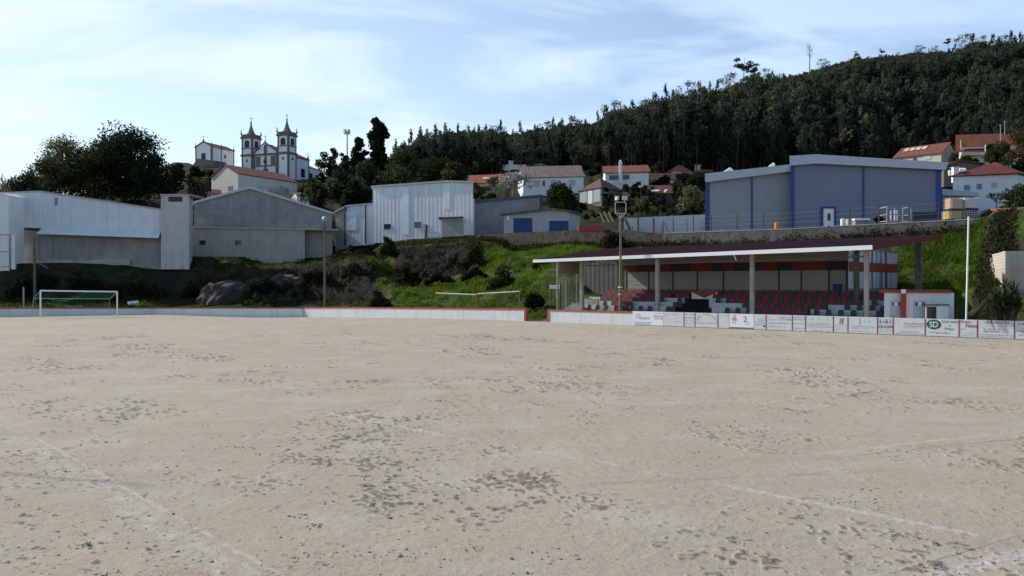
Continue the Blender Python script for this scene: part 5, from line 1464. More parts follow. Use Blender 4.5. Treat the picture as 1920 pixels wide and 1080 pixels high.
house("barn", (1209, 153), (1214, 149), (1259, 149), 396, 361, 349, 'CR', "dark barn with a red roof patched with bright white sheets", cat="barn", wall=mat("barn_dark", (.065, .06, .058), .95, .3, 1), roof=M_tile, wins=[(R_, .1, .25, .3, .6, None)])
for u0, u1, v0, v1 in ((1213, 1238, 356.5, 358.8), (1244, 1252, 355.5, 361)):
    a, b = at(u0, v1, 148.4), at(u1, v0, 149.2); mb = MB()
    mb.prism([(a.x, a.y, a.z), (b.x - .6, a.y, a.z), (b.x, b.y, b.z), (a.x + .4, b.y, b.z)], (0, 0, .06))
    tag(mb.build("roof_sheet", M_clean, loc=a), "long bright white sheet on the barn roof" if u0 < 1240 else "short slanting white sheet on the right of the barn roof", "roofing sheet")
house("lean_to_shed", (1163, 160), (1166, 156), (1212, 156), 392, 368, 358, 'CR', "low dark shed between the stone house and the barn", cat="shed", wall=mat("barn_dark", (.065, .06, .058)), roof=M_oldtile, wins=[(R_, .5, .7, .2, .7, None)])
house("house", (1213, 186), (1216, 182), (1275, 182), 352, 336, 326, 'CR', "low house with a lichen-grey roof behind the barn", wall=M_cream, roof=M_oldtile, wins=[(R_, .2, .35, .2, .8, M_frame)])
house("house", (1676, 209), (1764, 200), (1795, 207), 300, 285, 267.5, 'LC', "long house with a red roof and cream gable at the forest edge above the warehouse", wall=M_cream, roof=M_tile,
      wins=[(L_, .12, .2, .2, .8, None), (L_, .62, .8, .2, .85, M_frame), (L_, .4, .5, .2, .8, None)], eave=.5)
l_, c_, r_ = pp(1676, 209), pp(1764, 200), pp(1795, 207); z1_, z2_ = zv(285, c_.y), zv(267.5, ((c_ + r_) / 2).y)
for f0 in (.10, .23, .36, .49):
    A = l_ + (c_ - l_) * f0; W = (c_ - l_) * .10; U = (r_ - c_) * .5
    q = lambda t: A + U * t
    a, b = q(.48), q(.78); za, zb = z1_ + (z2_ - z1_) * .48 + .28, z1_ + (z2_ - z1_) * .78 + .28
    mb = MB(); mb.prism([(a.x, a.y, za), (a.x + W.x, a.y + W.y, za), (b.x + W.x, b.y + W.y, zb), (b.x, b.y, zb)], (0, 0, .07))
    tag(mb.build("roof_panel", M_cream, loc=(a.x, a.y, za)), "pale panel lying on the long red roof above the warehouse", "roof panel", "pale panels on the long red roof")
house("house", (1797, 194), (1800, 189), (1960, 186), 305, 277, 254, 'CR', "cream house with a wide orange roof over a deep shaded balcony at the upper right", wall=M_cream, roof=M_otile,
      wins=[(R_, .04, .30, .45, .95, mat("balcony_shade", (.03, .026, .024), .9, .2, 1)), (R_, .06, .16, .02, .22, None), (R_, .36, .5, .4, .9, None)], eave=.9)  # first window is a flat dark panel painted as the balcony's shade
hs = [o for o in COL.objects if o.get("label", "").startswith("cream house")][0]
a, b = at(1803, 291, 187.6), at(1851, 287, 187.2); mb = MB(); mb.obox(a, (b.x - a.x, 0, 0), (0, .8, 0), (0, 0, b.z - a.z + .3)); mb.build("balcony", M_cream, hs)
mb = MB(); p = at(1848, 289, 187); mb.tube(p, (p.x, p.y, zv(272, 187)), .15); mb.build("pillar", M_clean, hs)
house("house", (1786, 124), (1907, 121), (1945, 127), 392, 325, 304, 'hip', "white two-storey house with a dark red hipped roof right of the warehouse", wall=M_house, roof=mat("dark_red_tiles", (.13, .035, .028), .85, .3, 1.2, rib=.5, ribaxis=(1, 0, 0), ribscale=2.5),
      wins=[(L_, .17, .275, .56, .74, M_pgl), (L_, .365, .46, .58, .76, M_pgl), (L_, .60, .69, .62, .78, M_shutter)], eave=.5)
hs = [o for o in COL.objects if o.get("label", "").startswith("white two-storey")][0]
p = at(1791, 330, 124.5); mb = MB(); mb.box(p.x, p.y, p.z - 1, .8, .7, 2.2); mb.box(p.x, p.y, p.z + 1.202, .95, .85, .12); mb.build("chimney", M_house, hs)
mb = MB(); p = at(1806, 317, 124.6); mb.obox((p.x - .45, p.y, p.z - .4), (.95, 0, 0), (0, .5, .3), (0, 0, .35)); tag(mb.build("water_heater", M_clean, loc=p), "white water heater on the dark red roof by its chimney", "water heater")
mb = MB(); p = at(1781, 322, 126); mb.lathe((p.x, p.y, p.z - .6), [(.2, 0), (.22, .3), (.28, .7), (.1, .85)], 10); tag(mb.build("roof_cowl", M_clean, loc=(p.x, p.y, p.z - .6)), "white rounded roof cowl left of the chimney on the dark red roof", "roof cowl")
Pp = Plane(pp(1790, 150), (1, -.05)); mb = MB(); slab(mb, Pp, [(1770, 350), (1845, 350), (1842, 306), (1800, 300), (1770, 312)], 6); t = thing("house", (Pp.pt(1790, 345).x, 150, 18), "brown house wall under a low dark red roof squeezed between warehouse and white house", "house"); mb.build("wall", mat("brown_wall", (.16, .12, .10), .9, .15, 1), t)
mb = MB(); slab(mb, Pp, [(1768, 315), (1800, 303), (1846, 309), (1846, 306), (1800, 299.5), (1768, 311)], 6.6, -.4); mb.build("roof", M_oldtile, t)

# ------------------------------------------------------------------ church on the hill (its own axes: a to the left along the front, b to the back)
def axes(O, ang):
    e1 = Vector((-math.cos(ang), math.sin(ang), 0)); e2 = Vector((math.sin(ang), math.cos(ang), 0))
    return lambda a, b, z: O + e1 * a + e2 * b + Vector((0, 0, z))
O = at(541, 327, 240); O.z = 0; al = R(21)
X = axes(O, al)
zz_ = lambda v: zv(v, 240)
zB, z1_, z2_, z3_, z4_ = zz_(336), zz_(286), zz_(272.5), zz_(253), zz_(222)
M_lime = mat("limewash", (.78, .80, .84), .85, .05, .4, streak=.2); M_gran = M_granite
ch = thing("church", X(7, 2, zB), "white church with granite trim and two pointed bell towers on the hill", "church")
def cbox(mb, a0, a1, b0, b1, z0, z1):
    mb.prism([X(a0, b0, z0), X(a1, b0, z0), X(a1, b1, z0), X(a0, b1, z0)], (0, 0, z1 - z0))
TW, SP = 3.8, 12.8
for a0 in (0.0, SP):
    mb = MB(); cbox(mb, a0, a0 + TW, 0, TW, zB - 3, z3_); tw = mb.build("bell_tower", M_lime, ch)
    mb = MB(); pw = .5
    for pa in (a0 - .04, a0 + TW - pw + .04):
        for pb in (-.04, TW - pw + .04): cbox(mb, pa, pa + pw, pb, pb + pw, zB - 3, z3_ - .01)
    for z, h, o_ in ((z1_ - .3, .6, .28), (z2_ - .15, .3, .12), (z3_ - .1, .55, .3), (z3_ + .45, .7, .12)):
        cbox(mb, a0 - o_, a0 + TW + o_, -o_, TW + o_, z, z + h)
    mb.build("granite_trim", M_gran, tw)
    mb = MB(); c = X(a0 + TW / 2, TW / 2, z3_ + .9)
    mb.lathe(c, [(1.7, 0), (1.45, .3), (.95, 1.1), (.6, 2.0), (.34, 2.9), (.2, 3.6), (.28, 3.7), (.12, 4.0)], 8); sp_ = mb.build("spire", M_gran, tw)
    mb = MB(); t0 = c + Vector((0, 0, 3.9)); mb.lathe(t0, [(.1, 0), (.3, .2), (.1, .45)], 8); mb.tube(t0, t0 + Vector((0, 0, 1.9)), .07); mb.tube(t0 + Vector((-.45, 0, 1.3)), t0 + Vector((.45, 0, 1.3)), .06); mb.build("cross", M_dark, sp_)
    mb = MB()
    for pa in (a0 - .1, a0 + TW + .1):
        for pb in (-.1, TW + .1): mb.lathe(X(pa, pb, z3_ + 1.1), [(.22, 0), (.28, .3), (.12, .7), (.18, .9), (.03, 1.5)], 6)
    mb.build("pinnacles", M_gran, tw)
    for fa, nm in ((0, "f"), (1, "s")):
        mb = MB(); hw = .62; zt_ = z3_ - .75; zb_ = z2_ + .35; n_ = 8
        prof = [(-hw, zb_), (hw, zb_), (hw, zt_ - hw)] + [(hw * math.cos(k * math.pi / n_), zt_ - hw + hw * math.sin(k * math.pi / n_)) for k in range(1, n_)] + [(-hw, zt_ - hw)]
        mk = (lambda k, off, s_=1: [X(a0 + TW / 2 + x * s_, -off, z) for x, z in k]) if fa == 0 else (lambda k, off, s_=1: [X(a0 - off, TW / 2 + x * s_, z) for x, z in k])
        ext = (X(0, 1, 0) - X(0, 0, 0)) if fa == 0 else (X(1, 0, 0) - X(0, 0, 0))
        mb.prism(mk([(x * 1.35, zb_ + (z - zb_) * 1.1 - .1) for x, z in prof], .05), ext * .05); sr = mb.build("belfry_opening", M_gran, tw)
        mb = MB(); mb.prism(mk(prof, .09), ext * .04); mb.build("louvre", M_dark, sr)
        mb = MB(); zz0 = z1_ - 2.0; pr2 = [(-.3, zz0), (.3, zz0), (.3, zz0 + .8), (-.3, zz0 + .8)]; mb.prism(mk(pr2, .06), ext * .06); mb.build("small_window", M_glass, tw)
# nave and facade
NA0, NA1 = TW, SP
mb = MB(); cbox(mb, NA0, NA1, .35, 3.0, zB - 3, z1_)
apex = z1_ + 3.1; m_ = (NA0 + NA1) / 2
mb.prism([X(NA0, .35, z1_), X(NA1, .35, z1_), X(m_, .35, apex)], X(0, .6, 0) - X(0, 0, 0))
cbox(mb, .6, SP + TW - .6, TW + .01, 11.0, zB - 3, zz_(291)); cbox(mb, 1.6, SP + TW - 1.6, 11.0, 18.2, zB - 4, zz_(305)); mb.build("nave_wall", M_lime, ch)
mb = MB()
for z, h in ((z1_ - .3, .55), (zz_(309), .35)): cbox(mb, NA0 + .05, NA1 - .05, .10, .34, z, z + h)
for a_ in (NA0 + .55, m_, NA1 - .55): cbox(mb, a_ - .3, a_ + .3, .14, .33, zB - 3, z1_ - .31)
cbox(mb, m_ - .45, m_ + .45, .14, .33, z1_ + .26, apex - .2)
for s_ in (-1, 1):
    A_, B_ = X(m_ + s_ * (m_ - NA0) * 1.03, .05, z1_ + .1), X(m_, .05, apex + .15)
    mb.prism([A_, B_, B_ + Vector((0, 0, .45)), A_ + Vector((0, 0, .45))], X(0, .28, 0) - X(0, 0, 0))
cbox(mb, .55, .95, TW + .02, TW + .4, zB - 3, zz_(291)); cbox(mb, .53, 1.0, 10.6, 11.05, zB - 3, zz_(289)); mb.lathe(X(.8, 10.8, zz_(289)), [(.2, 0), (.3, .5), (.1, 1.0), (.03, 2.2)], 6)
mb.build("granite_trim", M_gran, ch)
mb = MB(); t0 = X(m_, .2, apex + .3); mb.lathe(t0, [(.3, 0), (.2, .5), (.1, .8)], 8); mb.tube(t0, t0 + Vector((0, 0, 2.3)), .07); mb.tube(t0 + Vector((-.4, 0, 1.7)), t0 + Vector((.4, 0, 1.7)), .06); mb.build("cross", M_gran, ch)
for a_ in (m_ - 2.6, m_ + 2.6):
    mb = MB(); cbox(mb, a_ - .75, a_ + .75, .26, .345, zz_(306), z1_ - .55); f_ = mb.build("window", M_gran, ch)
    mb = MB(); cbox(mb, a_ - .45, a_ + .45, .21, .25, zz_(305), z1_ - .9); mb.build("pane", M_glass, f_)
mb = MB(); cbox(mb, m_ - .5, m_ + .5, .09, .13, zz_(303), zz_(296)); mb.build("niche", M_dark, ch)
mb = MB(); cbox(mb, m_ - .9, m_ + .9, .26, .34, zB - 2, zz_(314)); mb.build("door", M_wood, ch)
for b0, b1, za, zb, aa in ((7.0, 8.6, zz_(326), zz_(311), .6), (12.6, 14.0, zz_(330), zz_(315), 1.6), (16.0, 17.0, zz_(327), zz_(316), 1.6)):
    mb = MB(); cbox(mb, aa - .08, aa - .01, b0 - .2, b1 + .2, za - .1, zb + .2); f_ = mb.build("side_window", M_gran, ch)
    mb = MB(); cbox(mb, aa - .12, aa - .085, b0, b1, za, zb); mb.build("pane", M_glass, f_)
mb = MB(); c2 = (SP + TW) / 2
def gable_roof(mb, a0, a1, b0, b1, ze, zr):
    for s_ in (a0, a1): mb.prism([X(s_, b0, ze), X(s_, b1, ze), X(c2, b1, zr), X(c2, b0, zr)], (0, 0, .2))
    for b_ in (b0 + .1, b1 - .1): mb.prism([X(a0 + .3, b_, ze - .05), X(a1 - .3, b_, ze - .05), X(c2, b_, zr - .05)], X(0, .1, 0) - X(0, 0, 0))
gable_roof(mb, .2, SP + TW - .2, TW + .03, 11.2, zz_(291), zz_(268)); mb.build("nave_roof", M_tile, ch)
mb = MB(); gable_roof(mb, NA0 - .1, NA1 + .1, .7, TW + .02, z1_ + .02, apex - .1); mb.build("front_roof", M_tile, ch)
mb = MB(); gable_roof(mb, 1.6, SP + TW - 1.6, 11.25, 18.5, zz_(305), zz_(288)); mb.build("chancel_roof", M_tile, ch)
# chapel
O2 = at(397, 310, 243); O2.z = 0; X = axes(O2, R(21)); zq = lambda v: zv(v, 243)
cp = thing("chapel", X(3, 3, zq(311)), "small white gabled chapel left of the twin-towered church", "chapel")
CW, CL = 6.0, 9.8; ze, zr, zb_ = zq(274.5), zq(266), zq(312)
mb = MB(); cbox(mb, 0, CW, 0, CL, zb_ - 3, ze)
for b_ in (0, CL - .3): mb.prism([X(0, b_, ze), X(CW, b_, ze), X(CW / 2, b_, zr)], X(0, .3, 0) - X(0, 0, 0))
mb.build("wall", M_lime, cp)
mb = MB()
for pa in (-.05, CW - .4):
    for pb in (-.05, CL - .4): cbox(mb, pa, pa + .45, pb, pb + .45, zb_ - 3, ze - .02)
cbox(mb, -.03, .35, CL * .4, CL * .4 + .4, zb_ - 3, ze - .02)
for s_ in (-.25, CW + .25):
    A_, B_ = X(s_, -.12, ze - .15), X(CW / 2, -.12, zr + .1); mb.prism([A_, B_, B_ + Vector((0, 0, .4)), A_ + Vector((0, 0, .4))], X(0, .3, 0) - X(0, 0, 0))
for pa, pb in ((0, .1), (CW, .1), (0, CL * .42), (0, CL - .2)): mb.lathe(X(pa, pb, ze), [(.18, 0), (.25, .3), (.1, .8), (.03, 1.5)], 6)
mb.build("granite_trim", M_gran, cp)
mb = MB()
for s_ in (-.35, CW + .35): mb.prism([X(s_, .2, ze - .1), X(s_, CL + .2, ze - .1), X(CW / 2, CL + .2, zr + .12), X(CW / 2, .2, zr + .12)], (0, 0, .18))
mb.build("roof", M_tile, cp)
mb = MB(); t0 = X(CW / 2, 0, zr + .4); mb.lathe(t0, [(.25, 0), (.3, .3), (.08, .6)], 8); mb.tube(t0, t0 + Vector((0, 0, 1.7)), .06); mb.tube(t0 + Vector((-.3, 0, 1.3)), t0 + Vector((.3, 0, 1.3)), .05); mb.build("cross", M_gran, cp)
mb = MB(); cbox(mb, CW / 2 - .75, CW / 2 + .75, -.06, -.01, zb_, zq(286)); f_ = mb.build("door_surround", M_gran, cp)
mb = MB(); cbox(mb, CW / 2 - .5, CW / 2 + .5, -.10, -.065, zb_, zq(288)); mb.build("door", M_dark, f_)
mb = MB(); cbox(mb, -.07, -.02, CL * .55, CL * .62, zq(292), zq(285)); mb.build("window", M_glass, cp)
mb = MB(); q = [at(348, 309, 238), at(402, 310, 236), at(402, 301, 236), at(370, 297, 238)]; mb.prism([(p.x, p.y, p.z - (3 if k < 2 else 0)) for k, p in enumerate(q)], (2, 4, 0)); tag(mb.build("stone_terrace", M_granite, loc=q[0]), "dark stone terrace wall in front of the small chapel", "terrace wall")
# churchyard retaining wall
mb = MB(); pts = [at(u, v, 230) for u, v in ((318, 309), (400, 313), (470, 320), (560, 338), (612, 346))]
for a, b in zip(pts, pts[1:]): mb.prism([(a.x, a.y, a.z - 7), (b.x, b.y, b.z - 7), b, a], (.2, 1, 0))
tag(mb.build("churchyard_wall", M_stone, loc=pts[2]), "dark stone wall holding up the churchyard on the hill", "retaining wall")
# antenna mast
p = at(651, 300, 300); t = thing("antenna_mast", (p.x, 300, p.z - 8), "thin grey antenna mast with a cluster of aerials on the skyline", "antenna mast")
mb = MB(); mb.tube((p.x, 300, p.z - 8), (p.x, 300, zv(246, 300)), .32, .2, 8); mb.build("mast", M_steel, t)
mb = MB(); zt = zv(248, 300)
for k in range(6):
    a = k * 1.047; mb.box(p.x + .9 * math.cos(a), 300 + .9 * math.sin(a), zt - .8, .22, .22, 1.9, a); mb.tube((p.x, 300, zt), (p.x + .9 * math.cos(a), 300 + .9 * math.sin(a), zt), .05)
mb.tube((p.x - 1.3, 300, zt - .2), (p.x - 1.3, 300, zt + 1.3), .06); mb.tube((p.x + 1.4, 300, zt - .2), (p.x + 1.4, 300, zt + .8), .06); mb.tube((p.x - 1.3, 300, zt), (p.x + 1.4, 300, zt), .05); mb.build("aerials", M_steel, t)
# street lights and pole by the upper houses
for u, v0, v1, Y, lb in ((1876, 258, 236, 186, "thin pale pole on the hillside above the orange-roofed cream house, left of two"), (1884, 256, 229, 190, "thin pole by the autumn tree above the cream house, right of two"), (1545, 330, 300, 240, None)):
    if lb is None: continue
    p = at(u, v0, Y); mb = MB(); mb.tube((p.x, Y, p.z - 2), (p.x, Y, zv(v1, Y)), .1, .07, 6); mb.box(p.x, Y, zv(v1, Y), .35, .25, .25); tag(mb.build("utility_pole", M_steel, loc=(p.x, Y, p.z - 2)), lb, "utility pole")
# ------------------------------------------------------------------ vegetation
def leafm(name, c, rnd=0.0):
    if name in MATS: return MATS[name]
    m = mat(name, c, .75, .3, .35, spec=.04, rnd=rnd, detail=2)
    t = m.node_tree; b = t.nodes["Principled BSDF"]; o_ = [n for n in t.nodes if n.type == 'OUTPUT_MATERIAL'][0]
    tr = t.nodes.new("ShaderNodeBsdfTranslucent"); mx = t.nodes.new("ShaderNodeMixShader"); mx.inputs[0].default_value = .5
    t.links.new(b.inputs["Base Color"].links[0].from_socket, tr.inputs[0])
    t.links.new(b.outputs[0], mx.inputs[1]); t.links.new(tr.outputs[0], mx.inputs[2]); t.links.new(mx.outputs[0], o_.inputs[0])
    return m
LG_dark = leafm("leaf_dark", (.020, .030, .013)); LG_mid = leafm("leaf_mid", (.035, .050, .019)); LG_ol = leafm("leaf_olive", (.075, .080, .032))
LG_br = leafm("leaf_brown", (.085, .055, .028)); LG_or = leafm("leaf_orange", (.16, .075, .02)); LG_gr = leafm("leaf_green", (.065, .105, .022)); LG_sil = leafm("leaf_silver", (.16, .165, .10))
LG_blos = leafm("blossom", (.42, .40, .38)); LG_blosc = leafm("blossom_cream", (.50, .44, .34))
F_dark = leafm("forest_dark", (.038, .052, .037), .25); F_mid = leafm("forest_mid", (.056, .073, .047), .25); F_ol = leafm("forest_olive", (.080, .088, .052), .25)
STRAY = .07
def leaf_quads(C, Rd, n, size, flat=.8, shell=.55, g=None):
    g = g or rng
    C = np.asarray(C, float); Rd = np.asarray(Rd, float)
    if Rd.ndim == 1: Rd = np.stack([Rd, Rd, Rd * flat], 1)
    p = Rd.prod(1) ** (2 / 3); p /= p.sum()
    k = g.choice(len(C), n, p=p)
    d = g.normal(size=(n, 3)); d /= np.linalg.norm(d, axis=1)[:, None]
    r = shell + (1 - shell) * g.random(n) ** .7
    stray = g.random(n) < STRAY; r[stray] *= g.uniform(1.0, 1.25, stray.sum())
    inn = g.random(n) < .25; r[inn] *= g.random(inn.sum())
    P = C[k] + d * Rd[k] * r[:, None]
    a = g.normal(size=(n, 3)); a += d * .0; a /= np.linalg.norm(a, axis=1)[:, None]
    b = np.cross(a, g.normal(size=(n, 3))); b /= np.linalg.norm(b, axis=1)[:, None]
    s = size * g.uniform(.55, 1.35, n)[:, None]
    a = a * s; b = b * s * g.uniform(.45, .9, (n, 1))
    V = np.stack([P - a - b * .5, P + a * .2 - b, P + a + b * .4, P - a * .1 + b], 1).reshape(-1, 3)
    return V, k
def crown_blobs(n, w, h, g=None, top=.55):
    """blob centres in a w x w x h crown standing on z = 0"""
    g = g or rng; C, Rr_ = [], []
    for i in range(n):
        t = (i + .5) / n
        z = h * (.12 + .80 * t); prof = math.sin(math.pi * min(1, .18 + t * .80)) ** top
        a = g.uniform(0, 6.28); rad = w / 2 * prof * g.uniform(.35, .85)
        C.append((rad * math.cos(a), rad * math.sin(a), z)); Rr_.append(w * g.uniform(.15, .27))
    return C, Rr_
def tree(name, u0, u1, vt, vb, Y, label, cat="tree", mats=(None, None), n=1400, leaf=.3, blobs=16, trunk=.25, crown_from=.25, group=None, split=.3, z=None, bark=None, top=.55, shell=.55, limbs=8):
    u = (u0 + u1) / 2; x = (u - 960) / F * Y
    zt = zv(vt, Y); zc0 = zv(vb, Y); zg = min(tz(u, Y) - .2, zc0) if z is None else z
    w_ = (u1 - u0) / F * Y; base = Vector((x, Y, zg))
    t = thing(name, base, label, cat, group)
    h = zt - zc0
    if name == "bramble" or name == "bush" and w_ > h * 1.4:
        C, Rr_ = [], []
        for i in range(blobs):
            s_ = rng.uniform(-1, 1); hh_ = h * max(.15, (1 - abs(s_) ** 2.2)) * rng.uniform(.25, .95) * (.75 + .5 * mnoise.noise(Vector((s_ * 2.1, u, 0))))
            C.append((s_ * w_ * .5, rng.normal(0, .18) * w_ * .5, hh_)); Rr_.append(max(.2, h * rng.uniform(.10, .26)))
    else:
        C, Rr_ = crown_blobs(blobs, w_, h, top=top)
    C = [(x + a, Y + b, zc0 + c) for a, b, c in C]
    if name != 'bramble': C.append((x, Y, zc0 + h * .5)); Rr_.append(min(w_, h) * .26)
    Cn = np.array(C)
    V, k = leaf_quads(Cn, Rr_, n, leaf, shell=shell)
    bl = rng.random(len(C)) < split
    mi = np.where(rng.random(n) < .8, bl[k], ~bl[k]).astype(int)
    mb = MB(); mb.quads(V, mi); mb.build("crown", [m for m in mats if m], t)
    mb = MB(); pr = base; fork = Vector((x + rng.normal(0, .05) * w_, Y, zc0 + h * .22))
    mid = base.lerp(fork, .5) + Vector((rng.normal(0, .03) * w_, 0, 0))
    mb.tube(base, mid, trunk, trunk * .8, 8); mb.tube(mid, fork, trunk * .8, trunk * .65, 8)
    for j in rng.choice(len(C), min(limbs, len(C)), replace=False):
        q = Vector(C[j]); m_ = fork.lerp(q, .5) + Vector((0, 0, h * .05))
        mb.tube(fork, m_, trunk * .45, trunk * .28, 6); mb.tube(m_, q, trunk * .28, trunk * .08, 5)
    mb.build("trunk", bark or M_bark, t)
    return t
def branching(mb, p, d, l, r, depth, g, spread=.55, minr=.012):
    q = p + d * l
    mb.tube(p, q, r, max(minr, r * .68), 5 if depth > 1 else 4, caps=False)
    if depth == 0: return
    for _ in range(3 if depth > 1 else 4):
        nd = (d + Vector((g.normal(0, spread), g.normal(0, spread), g.normal(.12, spread * .6)))).normalized()
        branching(mb, p.lerp(q, g.uniform(.6, 1)), nd, l * g.uniform(.6, .85), max(minr, r * .6), depth - 1, g, spread, minr)
def bare_tree(u, vt, vb, Y, label, n=3, depth=4, bark=None, spread=.55, blossom=None, r=.18, name="bare_tree", bl_n=900, minr=.02, leaf=.14):
    x = (u - 960) / F * Y; zg = tz(u, Y) - .2; zt = zv(vt, Y); h = zt - min(zg, zv(vb, Y))
    b0 = Vector((x, Y, zg)); t = thing(name, b0, label, "tree")
    mb = MB(); l = (zt - zg) * .34
    mb.tube(b0, b0 + Vector((0, 0, l)), r, r * .75, 7)
    for k in range(n + 1):
        d = Vector((rng.normal(0, spread * .7), rng.normal(0, spread * .7), 1)).normalized()
        branching(mb, b0 + Vector((0, 0, l * rng.uniform(.8, 1))), d, l * .62, r * .6, depth, rng, spread, minr)
    mb.build("branches", bark or M_palebark, t)
    if blossom:
        V = np.array(mb.v); V = V[V[:, 2] > zg + l * 1.1]
        V = V[rng.integers(0, len(V), bl_n)]
        Q, _ = leaf_quads(V, np.full(len(V), leaf * 2.0), bl_n * 2, leaf)
        m2 = MB(); m2.quads(Q); m2.build("blossom", blossom, t)
    return t
# left of the church
STRAY = .05
tree("broadleaf_tree", 236, 322, 290, 378, 160, "dark evergreen tree filling the right side below the big domed one", n=7000, leaf=.22, blobs=24, trunk=.3, mats=(LG_dark, LG_mid), split=.3, top=.35)
tree("broadleaf_tree", 62, 150, 300, 374, 156, "brownish dark tree low under the thin olive-brown one", n=6000, leaf=.2, blobs=22, trunk=.25, mats=(LG_ol, LG_dark), split=.5, top=.3)
tree("broadleaf_tree", 140, 240, 272, 376, 166, "dark olive tree filling the gap between the olive-brown tree and the big dense tree", n=8000, leaf=.22, blobs=26, trunk=.3, mats=(LG_dark, LG_ol), split=.35, top=.4)
STRAY = .03
tree("broadleaf_tree", 156, 312, 243, 376, 165, "big dense dark evergreen tree with a domed crown behind the white corrugated hall", n=20000, leaf=.22, blobs=46, trunk=.75, mats=(LG_dark, LG_mid), split=.3, top=.45, shell=.25)
STRAY = .10
tree("broadleaf_tree", 66, 176, 258, 372, 162, "thin olive-brown tree with sky showing through, left of the big dense dark tree", n=12000, leaf=.16, blobs=38, trunk=.4, mats=(LG_ol, LG_br), split=.3, bark=M_palebark, limbs=22, shell=.3)
tree("broadleaf_tree", 105, 215, 298, 376, 158, "dark lower tree between the olive-brown tree and the big dense tree", n=7000, leaf=.22, blobs=20, trunk=.3, mats=(LG_dark, LG_ol), split=.25)
tree("broadleaf_tree", 22, 84, 324, 370, 150, "small dark rounded tree at the far left beside the bare branches", n=1500, leaf=.24, blobs=12, trunk=.2, mats=(LG_dark, LG_mid))
bare_tree(8, 306, 365, 150, "pale bare tree with fine twigs at the far left edge", n=6, depth=4, r=.2, minr=.035)
bare_tree(46, 314, 365, 158, "second bare tree with fine twigs, between the far left edge and the small dark tree", n=5, depth=4, r=.16, minr=.035)
tree("bush", 300, 352, 312, 390, 160, "dark bushy shrub right of the big dense tree below the churchyard", "bush", n=1800, leaf=.25, blobs=14, trunk=.15, mats=(LG_dark, LG_mid))
tree("bush", 345, 402, 332, 396, 156, "dark green bush above the gabled shed, left of the long old white house", "bush", n=1800, leaf=.25, blobs=14, trunk=.15, mats=(LG_dark, LG_ol), split=.2)
bare_tree(520, 322, 388, 150, "bare grey tree with spreading branches in front of the long old white house", n=6, depth=4, r=.16, minr=.028, bark=M_palebark, spread=.7)
tree("bush", 560, 590, 352, 392, 160, "yellow-green bush at the right end of the long old white house", "bush", n=700, leaf=.2, blobs=8, trunk=.1, mats=(LG_gr, LG_ol))
